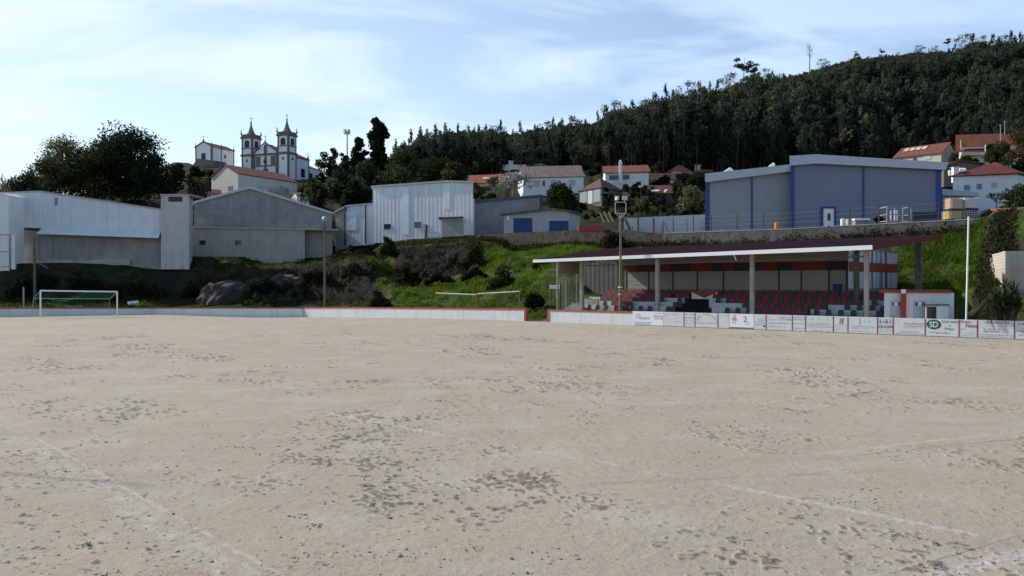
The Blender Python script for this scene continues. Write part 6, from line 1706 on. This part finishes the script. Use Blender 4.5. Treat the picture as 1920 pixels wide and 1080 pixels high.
# right of the church
STRAY = .10
tree("tall_tree", 688, 732, 217, 330, 222, "tall dark ivy-clad tree standing out against the sky right of the antenna", n=4200, leaf=.42, blobs=26, trunk=.6, mats=(LG_dark, LG_mid), split=.15, top=.35)
tree("tall_tree", 658, 692, 256, 330, 224, "dark tree with a ragged top just left of the tall ivy-clad tree", n=2200, leaf=.4, blobs=16, trunk=.4, mats=(LG_dark, LG_mid), split=.2)
for i, (u0, u1, vt, vb, Y, m, lb) in enumerate([
    (592, 622, 284, 335, 268, (LG_ol, LG_mid), "yellowish-green pointed tree touching the right end of the church"),
    (612, 636, 276, 330, 266, (LG_mid, LG_ol), "slim green tree with a tufted top right of the church, left of the antenna"),
    (632, 657, 284, 335, 262, (LG_ol, LG_dark), "low green tree at the foot of the antenna mast"),
    (597, 612, 322, 350, 222, (LG_dark, LG_dark), "small dark cypress-like tree below the end of the church"),
    (612, 672, 322, 388, 190, (LG_dark, LG_ol), "dark rounded tree above the notch between the gabled shed and the galvanised shed"),
    (562, 620, 346, 396, 178, (LG_ol, LG_dark), "dull olive tree just below the churchyard wall"),
    (655, 730, 300, 385, 192, (LG_dark, LG_mid), "broad dark tree below the tall ivy-clad tree"),
    (640, 700, 338, 394, 172, (LG_dark, LG_dark), "nearly black tree over the low wing of the galvanised shed"),
    (705, 790, 318, 372, 180, (LG_dark, LG_ol), "broad dark tree behind the left part of the galvanised shed roof"),
    (725, 800, 285, 345, 205, (LG_mid, LG_dark), "rounded dark green tree on the slope behind the galvanised shed, left side"),
    (780, 860, 298, 352, 200, (LG_dark, LG_mid), "wide grey-green tree on the slope behind the middle of the galvanised shed"),
    (820, 880, 308, 350, 188, (LG_ol, LG_dark), "dull tree just behind the right end of the galvanised shed roof"),
    (1100, 1140, 305, 345, 196, (LG_dark, LG_mid), "dark tree between the grey-brown roof and the tall white house"),
    (1216, 1252, 305, 345, 200, (LG_dark, LG_ol), "dark shrubby tree right of the tall white house"),
    (318, 350, 306, 345, 200, (LG_dark, LG_ol), "dark tree on the church hill just right of the big dense tree"),
    (352, 388, 312, 350, 205, (LG_dark, LG_dark), "dark tree below the chapel terrace on the church hill"),
    (386, 412, 318, 350, 200, (LG_dark, LG_ol), "dark tree touching the gable of the long old white house"),
    (560, 600, 336, 372, 205, (LG_dark, LG_mid), "dark tree under the churchyard wall right of the old white house"),
    (936, 985, 286, 330, 232, (LG_dark, LG_mid), "dark tree behind the pale flat-roofed house"),
    (880, 940, 296, 336, 214, (LG_dark, LG_ol), "dark tree behind the orange roof with the roof window"),
    (1036, 1078, 292, 330, 226, (LG_mid, LG_dark), "dark tree behind the right half of the grey-brown roof"),
    (1076, 1112, 296, 340, 214, (LG_dark, LG_dark), "dark tree right behind the end of the grey-brown roof"),
    (1330, 1372, 296, 330, 222, (LG_dark, LG_mid), "dark tree above the left wing of the warehouse"),
    (1222, 1262, 332, 362, 172, (LG_dark, LG_dark), "dark bushy tree between the barn and the pink house"),
    (1256, 1296, 326, 362, 166, (LG_dark, LG_ol), "dark bushy tree below the pink house"),
    (1300, 1330, 330, 360, 160, (LG_dark, LG_dark), "dark bushy tree at the left shoulder of the warehouse"),
    (1790, 1830, 296, 322, 172, (LG_dark, LG_mid), "dark tree between the warehouse roof and the cream house balcony"),
    (1900, 1955, 296, 330, 148, (LG_mid, LG_dark), "green tree behind the right end of the dark red hipped roof")]):
    tree("tree", u0, u1, vt, vb, Y, lb, n=2300 if u1 - u0 > 40 else 1000, leaf=.32, blobs=16 if u1 - u0 > 40 else 9, trunk=.25, mats=m, split=.3, group="trees on the slope between church and houses")
tree("broadleaf_tree", 1019, 1088, 348, 402, 116, "dense dark green rounded tree in front of the wide white house", n=3600, leaf=.2, blobs=22, trunk=.25, mats=(LG_dark, LG_mid), split=.25)
tree("broadleaf_tree", 1268, 1322, 349, 402, 124, "pale silvery-olive bushy tree at the left corner of the big warehouse", n=2600, leaf=.17, blobs=18, trunk=.2, mats=(LG_sil, LG_ol), split=.4, bark=M_palebark)
tree("bush", 1285, 1322, 330, 368, 140, "dark bush behind the pale silvery-olive tree", "bush", n=900, leaf=.22, blobs=9, trunk=.12, mats=(LG_dark, LG_dark))
tree("bush", 1272, 1312, 384, 408, 120, "dark low bush under the pale silvery-olive tree", "bush", n=900, leaf=.18, blobs=9, trunk=.1, mats=(LG_dark, LG_mid))
tree("bush", 1196, 1222, 370, 402, 128, "grey-green upright bush beside the dark barn", "bush", n=900, leaf=.17, blobs=8, trunk=.1, mats=(LG_sil, LG_mid), split=.6)
bare_tree(962, 305, 372, 160, "grey blossoming tree beside the wide white house", n=6, depth=4, r=.17, blossom=LG_blos, name="blossom_tree", bl_n=1300, minr=.03)
bare_tree(925, 322, 375, 172, "smaller greyish blossoming shrub left of the grey blossoming tree", n=5, depth=3, r=.1, blossom=LG_ol, name="blossom_tree", bl_n=700, minr=.03)
tree("bush", 900, 945, 352, 382, 145, "dark green bush behind the grey shed with the blue-edged roof", "bush", n=1100, leaf=.2, blobs=10, trunk=.1, mats=(LG_dark, LG_gr), split=.3)
tree("bush", 880, 915, 345, 378, 158, "dull brown-green bush right of the galvanised shed roof", "bush", n=900, leaf=.22, blobs=9, trunk=.1, mats=(LG_ol, LG_dark))
bare_tree(1712, 284, 302, 190, "cream blossoming tree in front of the long red-roofed house", n=6, depth=3, r=.1, blossom=LG_blosc, name="blossom_tree", bl_n=900, spread=1.1, minr=.03)
# right edge
tree("broadleaf_tree", 1886, 1960, 236, 310, 165, "autumn-tinted orange and green tree at the right edge by the orange-roofed house", n=3000, leaf=.24, blobs=18, trunk=.25, mats=(LG_or, LG_mid), split=.4)
tree("broadleaf_tree", 1850, 1910, 268, 312, 150, "green bushy tree in front of the orange-roofed cream house", n=2200, leaf=.2, blobs=14, trunk=.2, mats=(LG_mid, LG_ol), split=.35)
tree("bush", 1845, 1876, 270, 306, 160, "round dark bush left of the green bushy tree below the balcony", "bush", n=1200, leaf=.2, blobs=9, trunk=.12, mats=(LG_dark, LG_dark))
tree("bush", 1772, 1796, 288, 308, 186, "small olive bush between the two upper red-roofed houses", "bush", n=500, leaf=.2, blobs=6, trunk=.1, mats=(LG_ol, LG_mid))
tree("bush", 1876, 1950, 348, 402, 92, "leafy green and yellow bush at the right edge above the rusty tin roof", "bush", n=2200, leaf=.13, blobs=14, trunk=.1, mats=(LG_mid, LG_gr), split=.4)
bare_tree(1868, 348, 385, 98, "small bare shrub in front of the white two-storey house", n=6, depth=3, r=.06, minr=.015, bark=M_bark, name="bare_shrub")
tree("bush", 1834, 1882, 392, 470, 80, "dark ivy-covered bush hanging over the bank right of the liquid tanks", "bush", n=3600, leaf=.13, blobs=22, trunk=.12, mats=(LG_dark, LG_mid), split=.2, top=.3)
tree("bush", 1838, 1868, 440, 500, 73, "dark ivy clump hanging at the edge of the sunny grass bank above the buff wall", "bush", n=1600, leaf=.12, blobs=14, trunk=.1, mats=(LG_dark, LG_ol), split=.25, top=.3)
tree("bush", 1637, 1658, 405, 422, 96, "small dark red-brown shrub behind the parapet left of the metal cage", "bush", n=500, leaf=.12, blobs=7, trunk=.06, mats=(LG_br, LG_dark))
# shrubs on the rock bank
for i, (u0, u1, vt, vb, Y, m, lb) in enumerate([
    (918, 968, 492, 560, 84, (LG_dark, LG_dark), "dark leaf clump put in for the shaded hollow amid the sunlit grass bank"),  # leaf clump added where the bank only has a shaded hollow
    (868, 905, 440, 500, 103, (LG_ol, LG_dark), "upright yellowish ivy column on the stone wall left of the garage"),
    (715, 740, 434, 480, 110, (LG_gr, LG_dark), "bright ivy climbing the thick fence post on the stone wall"),
    (1120, 1165, 425, 478, 99, (LG_dark, LG_br), "dark bramble patch on the stone wall behind the left end of the stand roof"),
    (742, 790, 500, 530, 100, (LG_dark, LG_br), "low dark bramble at the foot of the rock face, left end"),
    (800, 850, 508, 530, 98, (LG_dark, LG_ol), "low dull bramble at the foot of the rock face below the galvanised shed"),
    (868, 915, 500, 524, 94, (LG_dark, LG_br), "low dark bramble where the rock face meets the bright grass"),
    (690, 735, 545, 582, 86, (LG_br, LG_ol), "brown dead growth behind the wall at the left end of the bright grass"),
    (1000, 1035, 480, 505, 88, (LG_dark, LG_gr), "green and dark weeds just left of the stand roof corner"),
    (985, 1022, 540, 580, 74, (LG_dark, LG_gr), "dark green weeds behind the passage between the walls"),
    (620, 690, 458, 486, 112, (LG_dark, LG_ol), "dark scrub on the bank right of the lamp post"),
    (340, 440, 505, 575, 106, (LG_dark, LG_br), "dark bramble mass on the shaded bank between the goal and the lamp post"),
    (560, 640, 486, 540, 94, (LG_dark, LG_br), "dark brambles hanging over the rock cliff behind the lamp post"),
    (640, 700, 484, 520, 92, (LG_ol, LG_dark), "dull green growth on the crest of the rock cliff right of the lamp post"),
    (450, 560, 498, 560, 101, (LG_dark, LG_dark), "black bramble curtain over the rock mass left of the lamp post"),
    (20, 120, 494, 560, 103, (LG_dark, LG_dark), "black hedge on the shaded bank behind the goal, left end"),
    (118, 215, 495, 565, 104, (LG_dark, LG_dark), "black hedge on the shaded bank right behind the goal"),
    (210, 300, 497, 560, 105.5, (LG_dark, LG_br), "black hedge on the shaded bank right of the goal below the tower")]):
    tree("bramble", u0, u1, vt, vb, Y, lb, "bramble", n=3600, leaf=.13, blobs=34, trunk=.04, mats=m, split=.25, top=.2, group="brambles and ivy on the bank", limbs=5)
# garden plants above the long whitish wall
for i in range(16):
    u = [1098, 1112, 1126, 1138, 1150, 1182, 1193, 1246, 1252, 1222, 1232, 1240, 1160, 1172, 1205, 1262][i]
    Y = 131 + (i % 4) * 2; zg = tz(u, Y); vt = 529 - (zg + 1.3 - H) / Y * F
    tree("garden_plant", u - 7, u + 7, vt - 2 - (i % 3) * 2, vt + 12, Y, "leafy bright green garden plant in the row above the long whitish wall", "plant", n=260, leaf=.16, blobs=5, trunk=.04, mats=(LG_gr, LG_mid), split=.3, group="garden plants above the long wall")
for i in range(22):
    u = 1090 + (i * 53) % 232; Y = 138 + (i * 7) % 22; zg = tz(u, Y); vt = 529 - (zg + 2.0 + (i % 3) * .7 - H) / Y * F
    tree("garden_shrub", u - 11, u + 11, vt, 529 - (zg - H) / Y * F - 1, Y, "dark leafy shrub in the gardens between the stone house and the warehouse", "shrub", n=420, leaf=.2, blobs=7, trunk=.06, mats=(LG_dark, LG_mid), split=.35, group="shrubs in the hillside gardens", limbs=3)
# red trays and stakes in the garden
mb = MB()
for u in (1133, 1142, 1150):
    a, b = at(u - 9, 398, 108), at(u, 417, 104); mb.tube(a, b, .07, n=5)
tag(mb.build("garden_stakes", M_wood, loc=at(1142, 417, 104)), "three leaning pale planks in the garden right of the garage", "planks")
a = at(1085, 428, 101); mb = MB(); mb.obox((a.x, 101, a.z - .4), (3.2, .2, 0), (0, .8, 0), (0, 0, .75)); mb.obox((a.x + .1, 100.98, a.z - .2), (3.0, .19, 0), (0, .01, 0), (0, 0, .2))
tag(mb.build("red_trough", M_red, loc=a), "low red trough on the terrace right of the garage", "trough")
# spiky yucca at the right
Yy = 47.5; xb = (1880 - 960) / F * Yy; base = Vector((xb, Yy, .3)); yk = thing("yucca_plant", base, "big spiky yucca with several leaf heads in front of the buff retaining wall", "plant")
mb = MB(); stems = MB()
for (du, v, k) in ((-16, 552, 46), (4, 538, 60), (22, 548, 50), (-4, 562, 46), (28, 566, 34), (-26, 566, 30), (10, 558, 40), (-12, 576, 50), (14, 574, 50), (30, 580, 40), (-24, 582, 36), (2, 584, 40)):
    c = at(1880 + du, v, Yy + rng.normal(0, .3)); stems.tube(base + Vector((du * .01, 0, 0)), c, .09, .07, 7)
    for j in range(int(k * 1.7)):
        d = Vector((rng.normal(), rng.normal(), rng.normal(.35, .6))).normalized(); l = rng.uniform(.55, .95)
        sd_ = d.cross(Vector((0, 0, 1))).normalized() * .032; q = c + d * l + Vector((0, 0, -.15 * l)); m_ = c + d * l * .55
        mb.face([c - sd_ * .6, c + sd_ * .6, m_ + sd_, m_ - sd_], j % 3 == 0); mb.face([m_ - sd_, m_ + sd_, q + sd_ * .12, q - sd_ * .12], j % 3 == 0)
mb.build("leaves", [leafm("yucca_leaf", (.035, .06, .022)), leafm("yucca_leaf_pale", (.075, .11, .04))], yk); stems.build("stems", M_bark, yk)

# rock outcrops breaking through the bank
M_rock = mat("rock_face", (.060, .051, .043), .95, .45, 1.4, bump=.9, bscale=2.5, streak=.5, streak_col=(.02, .019, .016), ssc=(1.2, 1.2, .35))
def rock(u0, u1, v0, v1, Y, label, sd, lean=0.0):
    """a craggy face set into the bank: layered, cracked blocks"""
    a, b = at(u0, v1, Y), at(u1, v0, Y); w_, h = b.x - a.x, b.z - a.z
    nx, nz_ = max(14, int(w_ * 6)), max(12, int(h * 6)); V, Q = [], []
    c = Vector(((a.x + b.x) / 2, Y, a.z - .4)); dep = min(4.0, w_ * .6)
    for j in range(nz_ + 1):
        t = j / nz_
        for i in range(nx + 1):
            s_ = i / nx * 2 - 1
            edge = (1 - abs(s_) ** 3) * (1 - max(0, (t - .8) / .2) ** 2 * .9)
            top = 1 - .28 * abs(mnoise.noise(Vector((s_ * w_ * .35, sd, 2)))) - .18 * s_ * s_
            x = s_ * w_ / 2; z = (h + .4) * t * top
            q = Vector((x * .9, sd * 7.0, z * .7))
            dist, _p = mnoise.voronoi(q)
            k = .9 * (dist[1] - dist[0]) + .9 * mnoise.noise(q * .6) + .35 * abs(mnoise.noise(q * 2.3)) - .25 * mnoise.noise(q * 5)
            y = dep * (1 - edge) - 1.0 * k + .55 * t * dep
            V.append((x + lean * t * w_ + .3 * mnoise.noise(q * 1.7), y, z))
    for j in range(nz_):
        for i in range(nx): Q.append((j * (nx + 1) + i, j * (nx + 1) + i + 1, (j + 1) * (nx + 1) + i + 1, (j + 1) * (nx + 1) + i))
    # closed back
    n0 = len(V); 
    for j in (0, nz_):
        for i in range(nx + 1):
            p = V[j * (nx + 1) + i]; V.append((p[0], dep * 1.6, p[2] - (.3 if j else 0)))
    for i in range(nx):
        Q.append((nz_ * (nx + 1) + i, nz_ * (nx + 1) + i + 1, n0 + (nx + 1) + i + 1, n0 + (nx + 1) + i))
        Q.append((n0 + i + 1, n0 + i, n0 + (nx + 1) + i, n0 + (nx + 1) + i + 1))
    o = npmesh("rock_outcrop", V, Q, M_rock, loc=c)
    tag(o, label, "rock", "rock outcrops on the bank")
rock(440, 560, 512, 580, 103, "broad dark rock mass on the shaded bank left of the lamp post", 4)
rock(345, 450, 524, 580, 101, "low grey rock mass on the shaded bank right of the goal", 5)

# grass and ground cover on the banks (stuff)
def blades(zones, n, lmin, lmax, wd, name, mats, label, nb=5, spread=.5):
    Vs, mi = [], []
    for (u0, u1, f0, f1, wgt) in zones:
        for _ in range(int(n * wgt)):
            u = rng.uniform(u0, u1); k = knots(u); ya, yb = f0(k, u), f1(k, u); Y = rng.uniform(ya, yb); x = (u - 960) / F * Y
            nn = .55 * mnoise.noise(Vector((x * .22, Y * .22, 3.1))) + .75 * mnoise.noise(Vector((x * .85, Y * .55, 5.5)))
            if nn < -.02 and rng.random() < .86: continue
            z = tz(u, Y); sc = 1 + nn * .8
            c = int(rng.random() < .35 + nn * .5)
            for _ in range(nb):
                a = rng.uniform(0, 6.28); l = rng.uniform(lmin, lmax) * sc
                p = np.array([x + rng.normal(0, .18), Y + rng.normal(0, .18), z - .06])
                tip = p + np.array([math.cos(a) * l * spread, math.sin(a) * l * spread, l]); s_ = np.array([-math.sin(a), math.cos(a), 0]) * wd
                Vs += [p - s_, p + s_, tip + s_ * .35, tip - s_ * .35]; mi.append(c)
    V = np.array(Vs); Q = np.arange(len(V)).reshape(-1, 4)
    return tag(npmesh(name, V, Q, mats, mi), label, cat="grass", kind="stuff")
kD = lambda D: (lambda k, u: YD(u, D))
kk = lambda i, o=0: (lambda k, u: k[i][0] + o)
G1 = leafm("grass_green", (.065, .118, .013)); G2 = leafm("grass_bright", (.125, .19, .024)); G3 = leafm("grass_shade_toned", (.022, .033, .010))  # G3 is grass colour with the left bank's shade put in
blades([(735, 1075, kD(.8), kD(12), .34), (735, 900, kD(12), kD(21.5), .2), (900, 1075, kD(12), kD(30), .30), (1640, 1848, kD(21), kD(31.6), .36), (1075, 1660, kD(24.5), kD(31.4), .30), (690, 745, kD(13), kD(20), .05)],
       24000, .10, .34, .036, "bank_grass_tufts", [G1, G2], "long green grass growing on the sunlit banks")
blades([(330, 700, kk(3, -1), kk(4), .5), (330, 700, kk(1), kk(2), .2), (-20, 330, kk(1), kk(2), .3)], 5000, .12, .4, .04, "shaded_grass", [G3, G1], "grass coloured dark for the shade on the bank behind the goal")
V, mi = [], []
C = []
for _ in range(2600):
    u = rng.uniform(560, 1240); D = (rng.uniform(22.5, 31.9) if u < 900 else rng.uniform(30.2, 31.9)) if u > 745 else rng.uniform(11.5, 31)
    Y = YD(u, D); C.append(((u - 960) / F * Y, Y, tz(u, Y) + rng.uniform(0, .3)))
for _ in range(420):
    u = rng.uniform(1240, 1836); D = 31.95 - abs(rng.normal(0, .35)); Y = YD(u, D); C.append(((u - 960) / F * Y, Y, tz(u, Y) + abs(rng.normal(0, .35))))
for _ in range(500):
    u = rng.uniform(1838, 1900); D = rng.uniform(13, 23); Y = YD(u, D); C.append(((u - 960) / F * Y, Y, tz(u, Y) + .2))
Vq, k = leaf_quads(C, np.full(len(C), .5), 36000, .11)
o = npmesh("ivy_cover", Vq, np.arange(len(Vq)).reshape(-1, 4), [LG_dark, LG_br, LG_mid], rng.choice(3, len(k), p=[.55, .25, .2]))
tag(o, "dark ivy and dead bramble covering the rock face below the sheds", "ivy", kind="stuff")

# ------------------------------------------------------------------ the forest
gen = np.random.default_rng(5)
def proto(kind, n, leaf):
    """a forest tree 1 unit high, as quads; material 0 bark, 1.. foliage"""
    V, Q, M = [], [], []
    def tube(p, q, r0, r1):
        i = len(V)
        for c, r in ((p, r0), (q, r1)):
            for a in (0, 1.57, 3.14, 4.71): V.append((c[0] + r * math.cos(a), c[1] + r * math.sin(a), c[2]))
        for j in range(4): Q.append((i + j, i + (j + 1) % 4, i + 4 + (j + 1) % 4, i + 4 + j)); M.append(0)
    lean = gen.normal(0, .02, 2)
    tube((0, 0, -.05), (lean[0], lean[1], .55), .014, .010); tube((lean[0], lean[1], .55), (lean[0] * 1.6, lean[1] * 1.6, .95), .010, .003)
    C, Rr_ = [], []
    if kind == 'euc':
        for i in range(11):
            t = (i + .5) / 11; z = .22 + .69 * t; w = .125 * math.sin(math.pi * (.18 + .78 * t)) * gen.uniform(.6, 1.25)
            a = gen.uniform(0, 6.28); C.append((lean[0] + w * math.cos(a), lean[1] + w * math.sin(a), z)); Rr_.append((.062 * gen.uniform(.7, 1.3),) * 2 + (.10 * gen.uniform(.8, 1.5),))
    elif kind == 'con':
        for i in range(11):
            t = (i + .5) / 11; z = .15 + .80 * t; w = .20 * (1 - t) * gen.uniform(.5, 1.1)
            a = gen.uniform(0, 6.28); C.append((w * math.cos(a), w * math.sin(a), z)); Rr_.append((.03 + .10 * (1 - t),) * 2 + (.07,))
    elif kind == 'pine':
        for i in range(8):
            a = gen.uniform(0, 6.28); w = gen.uniform(.03, .2); z = .66 + gen.uniform(0, .28); C.append((w * math.cos(a), w * math.sin(a), z)); Rr_.append((.10, .10, .055))
            tube((lean[0], lean[1], .58), (C[-1][0], C[-1][1], C[-1][2]), .007, .003)
    elif kind == 'oak':
        for i in range(14):
            a = gen.uniform(0, 6.28); t = gen.random(); w = .30 * math.sin(math.pi * (.2 + .7 * t)) * gen.uniform(.4, 1); C.append((w * math.cos(a), w * math.sin(a), .2 + .68 * t)); Rr_.append((.14, .14, .10))
    L4, k = leaf_quads(C, np.array(Rr_), n, leaf, shell=.45, g=gen)
    i = len(V); V += [tuple(x) for x in L4]; Q += [tuple(range(i + 4 * j, i + 4 * j + 4)) for j in range(n)]
    tone = gen.choice([1, 2, 3], len(C), p=[.45, .38, .17]); M += [int(x) for x in tone[k]]
    return np.array(V), np.array(Q), np.array(M)
kinds = ['euc', 'euc', 'euc', 'con', 'con', 'pine', 'oak', 'euc']
hi = [proto(k, 750, .021) for k in kinds]; lo = [proto(k, 280, .034) for k in kinds]
FM = [M_bark, F_dark, F_mid, F_ol]
him = []
for (V, Q, M) in hi:
    me = bpy.data.meshes.new("forest_tree"); me.from_pydata(V.tolist(), [], Q.tolist())
    for m in FM: me.materials.append(m)
    me.polygons.foreach_set("material_index", M.astype(np.int32)); me.update(); him.append(me)
def place(i, x, y, z, h, wd, label, group, rot=None):
    o = bpy.data.objects.new("forest_tree" if kinds[i] != 'pine' else "pine_tree", him[i]); COL.objects.link(o)
    o.location = (x, y, z); o.scale = (h * wd, h * wd, h); o.rotation_euler = (0, 0, rng.uniform(0, 6.28) if rot is None else rot)
    return tag(o, label, "tree", group)
SKY = [(742,258,3),(757,262,0),(773,240,1),(788,236,0),(802,238,7),(817,228,2),(837,228,0),(857,229,1),(878,232,2),(890,236,3),(898,233,0),(911,230,7),(931,226,6),(941,222,1),(962,240,3),(976,225,0),(1003,230,2),(1022,220,6),(1036,217,1),(1053,220,0),(1078,209,6),(1098,222,1),(1120,205,3),(1136,196,0),(1150,181,6),(1172,194,2),(1186,186,1),(1206,177,6),(1226,172,0),(1248,153,3),(1264,166,1),(1290,145,6),(1312,150,0),(1330,150,3),(1347,148,1),(1366,128,6),(1392,104,5),(1412,114,5),(1434,124,6),(1448,130,3),(1541,107,6),(1604,96,5),(1652,91,5),(1682,97,6),(1722,82,6),(1740,90,3),(1752,84,6),(1776,69,5),(1788,82,0),(1806,56,6),(1822,60,7),(1838,62,6),(1858,62,0),(1872,66,3),(1880,58,6),(1896,56,0),(1912,58,7),(1932,60,6)]
RS = "trees along the skyline of the wooded hill"
ni = 0
for (u, v, i) in SKY:
    k = knots(u)
    Y = k[10][0] - 4 if u < 1480 else k[9][0] + (k[10][0] - k[9][0]) * .93
    x = (u - 960) / F * Y; z = tz(u, Y) - .5; zt = zv(v, Y); h = zt - z
    lb = {3: "pointed dark conifer on the skyline of the wooded hill", 5: "flat-topped pine with a bare stem on the hilltop skyline", 6: "rounded dark tree on the skyline of the wooded hill"}.get(i, "slender ragged tall tree on the skyline of the wooded hill")
    place(i, x, Y, z, h, (.72 if u < 1060 and i not in (3, 5, 6) else 1.0) if h > 9 else 1.35, lb, RS); ni += 1
# dead pale tree on the hill
Y = 430; x = (1517 - 960) / F * Y; z = tz(1517, Y) - .5; zt = zv(80, Y); t = thing("dead_tree", (x, Y, z), "tall pale dead tree with bare branches rising above the hill crest", "tree")
mb = MB(); mb.tube((x, Y, z), (x, Y, z + (zt - z) * .55), .32, .22, 6); mb.tube((x, Y, z + (zt - z) * .55), (x, Y, zt), .22, .07, 6); mb.build("trunk", M_palebark, t)
mb = MB()
for k in range(26):
    a = rng.uniform(0, 6.28); zz0 = z + (zt - z) * rng.uniform(.5, .97); l = rng.uniform(1.2, 3.2) * (1 - .4 * (zz0 - z) / (zt - z)); p = Vector((x, Y, zz0)); q = p + Vector((math.cos(a) * l, math.sin(a) * l, l * .75)); mb.tube(p, q, .09, .05, 4); mb.tube(p.lerp(q, .6), p.lerp(q, .6) + Vector((math.cos(a + 1) * l * .4, 0, l * .45)), .06, .04, 4)
mb.build("branches", M_palebark, t)
# slopes
occ_u = [560, 700, 890, 980, 1095, 1135, 1216, 1320, 1480, 1770, 1790, 1920]
occ_v = [330, 330, 340, 330, 345, 325, 330, 318, 298, 300, 290, 285]
sky_u = [600, 740] + [a[0] for a in SKY]; sky_v = [285, 262] + [a[1] for a in SKY]
for q_ in range(3): sky_v = [max(sky_v[max(0, i - 1):i + 2]) if q_ == 0 else sky_v[i] for i in range(len(sky_v))]
pts = []
for _ in range(5200):
    u = rng.uniform(614, 2080); k = knots(u); ya, yb = k[8][0] - 8, k[10][0] - 3
    Y = math.sqrt(rng.uniform(ya * ya, yb * yb)); t = (Y - ya) / (yb - ya)
    if u < 745 and Y < k[8][0] + 12: continue
    if 1430 < u < 1715 and Y > k[9][0] + (k[10][0] - k[9][0]) * (.72 if u < 1660 else .85): continue
    hh = rng.uniform(8.5, 17.5) * (1 if Y < 330 else .88)
    hh *= 1 + .5 * mnoise.noise(Vector(((u - 960) / F * Y * .03, Y * .03, 4)))
    hh *= float(np.interp(t, [.55, .75, .9, 1], [1, .8, .55, .45]))
    if u < 1100: hh *= .8 if t < .6 else .62
    if u < 745 and Y < 262: continue
    z = tz(u, Y) - .4
    sv = float(np.interp(u, sky_u, sky_v)) + rng.uniform(5, 26); hmax = zv(sv, Y) - z
    if hmax < 4: continue
    hh = min(hh, hmax); vtop = 529 - (z + hh - H) / Y * F
    if vtop > np.interp(u, occ_u, occ_v): continue
    pts.append((Y, u, z, hh))
pts.sort()
NI = 296 - ni - 1
VS, QS, MS, off = [], [], [], 0
for j, (Y, u, z, hh) in enumerate(pts):
    i = int(rng.choice(8, p=[.23, .21, .20, .09, .06, .05, .05, .11])); x = (u - 960) / F * Y
    if j < NI and u < 1960:
        place(i, x, Y, z, hh, rng.uniform(.8, 1.2), {3: "dark pointed conifer at the front edge of the hillside forest", 4: "dark pointed conifer at the front edge of the hillside forest", 5: "pine with a bare stem at the front edge of the hillside forest", 6: "rounded dark tree at the front edge of the hillside forest"}.get(i, "tall ragged dark tree at the front edge of the hillside forest"), "trees at the front of the hillside forest")
    else:
        V, Q, M = lo[i]; a = rng.uniform(0, 6.28); wd = hh * rng.uniform(.8, 1.3); c_, s_ = math.cos(a), math.sin(a)
        W = np.stack([(V[:, 0] * c_ - V[:, 1] * s_) * wd + x, (V[:, 0] * s_ + V[:, 1] * c_) * wd + Y, V[:, 2] * hh + z], 1)
        VS.append(W); QS.append(Q + off); off += len(V)
        MS.append(M)
o = npmesh("forest", np.concatenate(VS), np.concatenate(QS), [M_bark, leafm("wood_dark", (.038, .052, .037)), leafm("wood_mid", (.056, .073, .047)), leafm("wood_olive", (.080, .088, .052))], np.concatenate(MS))
tag(o, "dense dark green mixed forest covering the hillside", "forest", kind="stuff")
# low scrub along the bare crest
V, k = leaf_quads([((u - 960) / F * Yv, Yv, tz(u, Yv) + .3) for u, Yv in [(rng.uniform(1430, 1730), rng.uniform(395, 470)) for _ in range(700)]], np.full(700, 1.1), 9000, .5)
tag(npmesh("scrub", V, np.arange(len(V)).reshape(-1, 4), [F_dark, F_ol, LG_br], rng.choice(3, len(k), p=[.45, .4, .15])), "low heath scrub on the bare crest of the hill", "scrub", kind="stuff")
print("objects", len(COL.objects), "forest trees", len(pts))
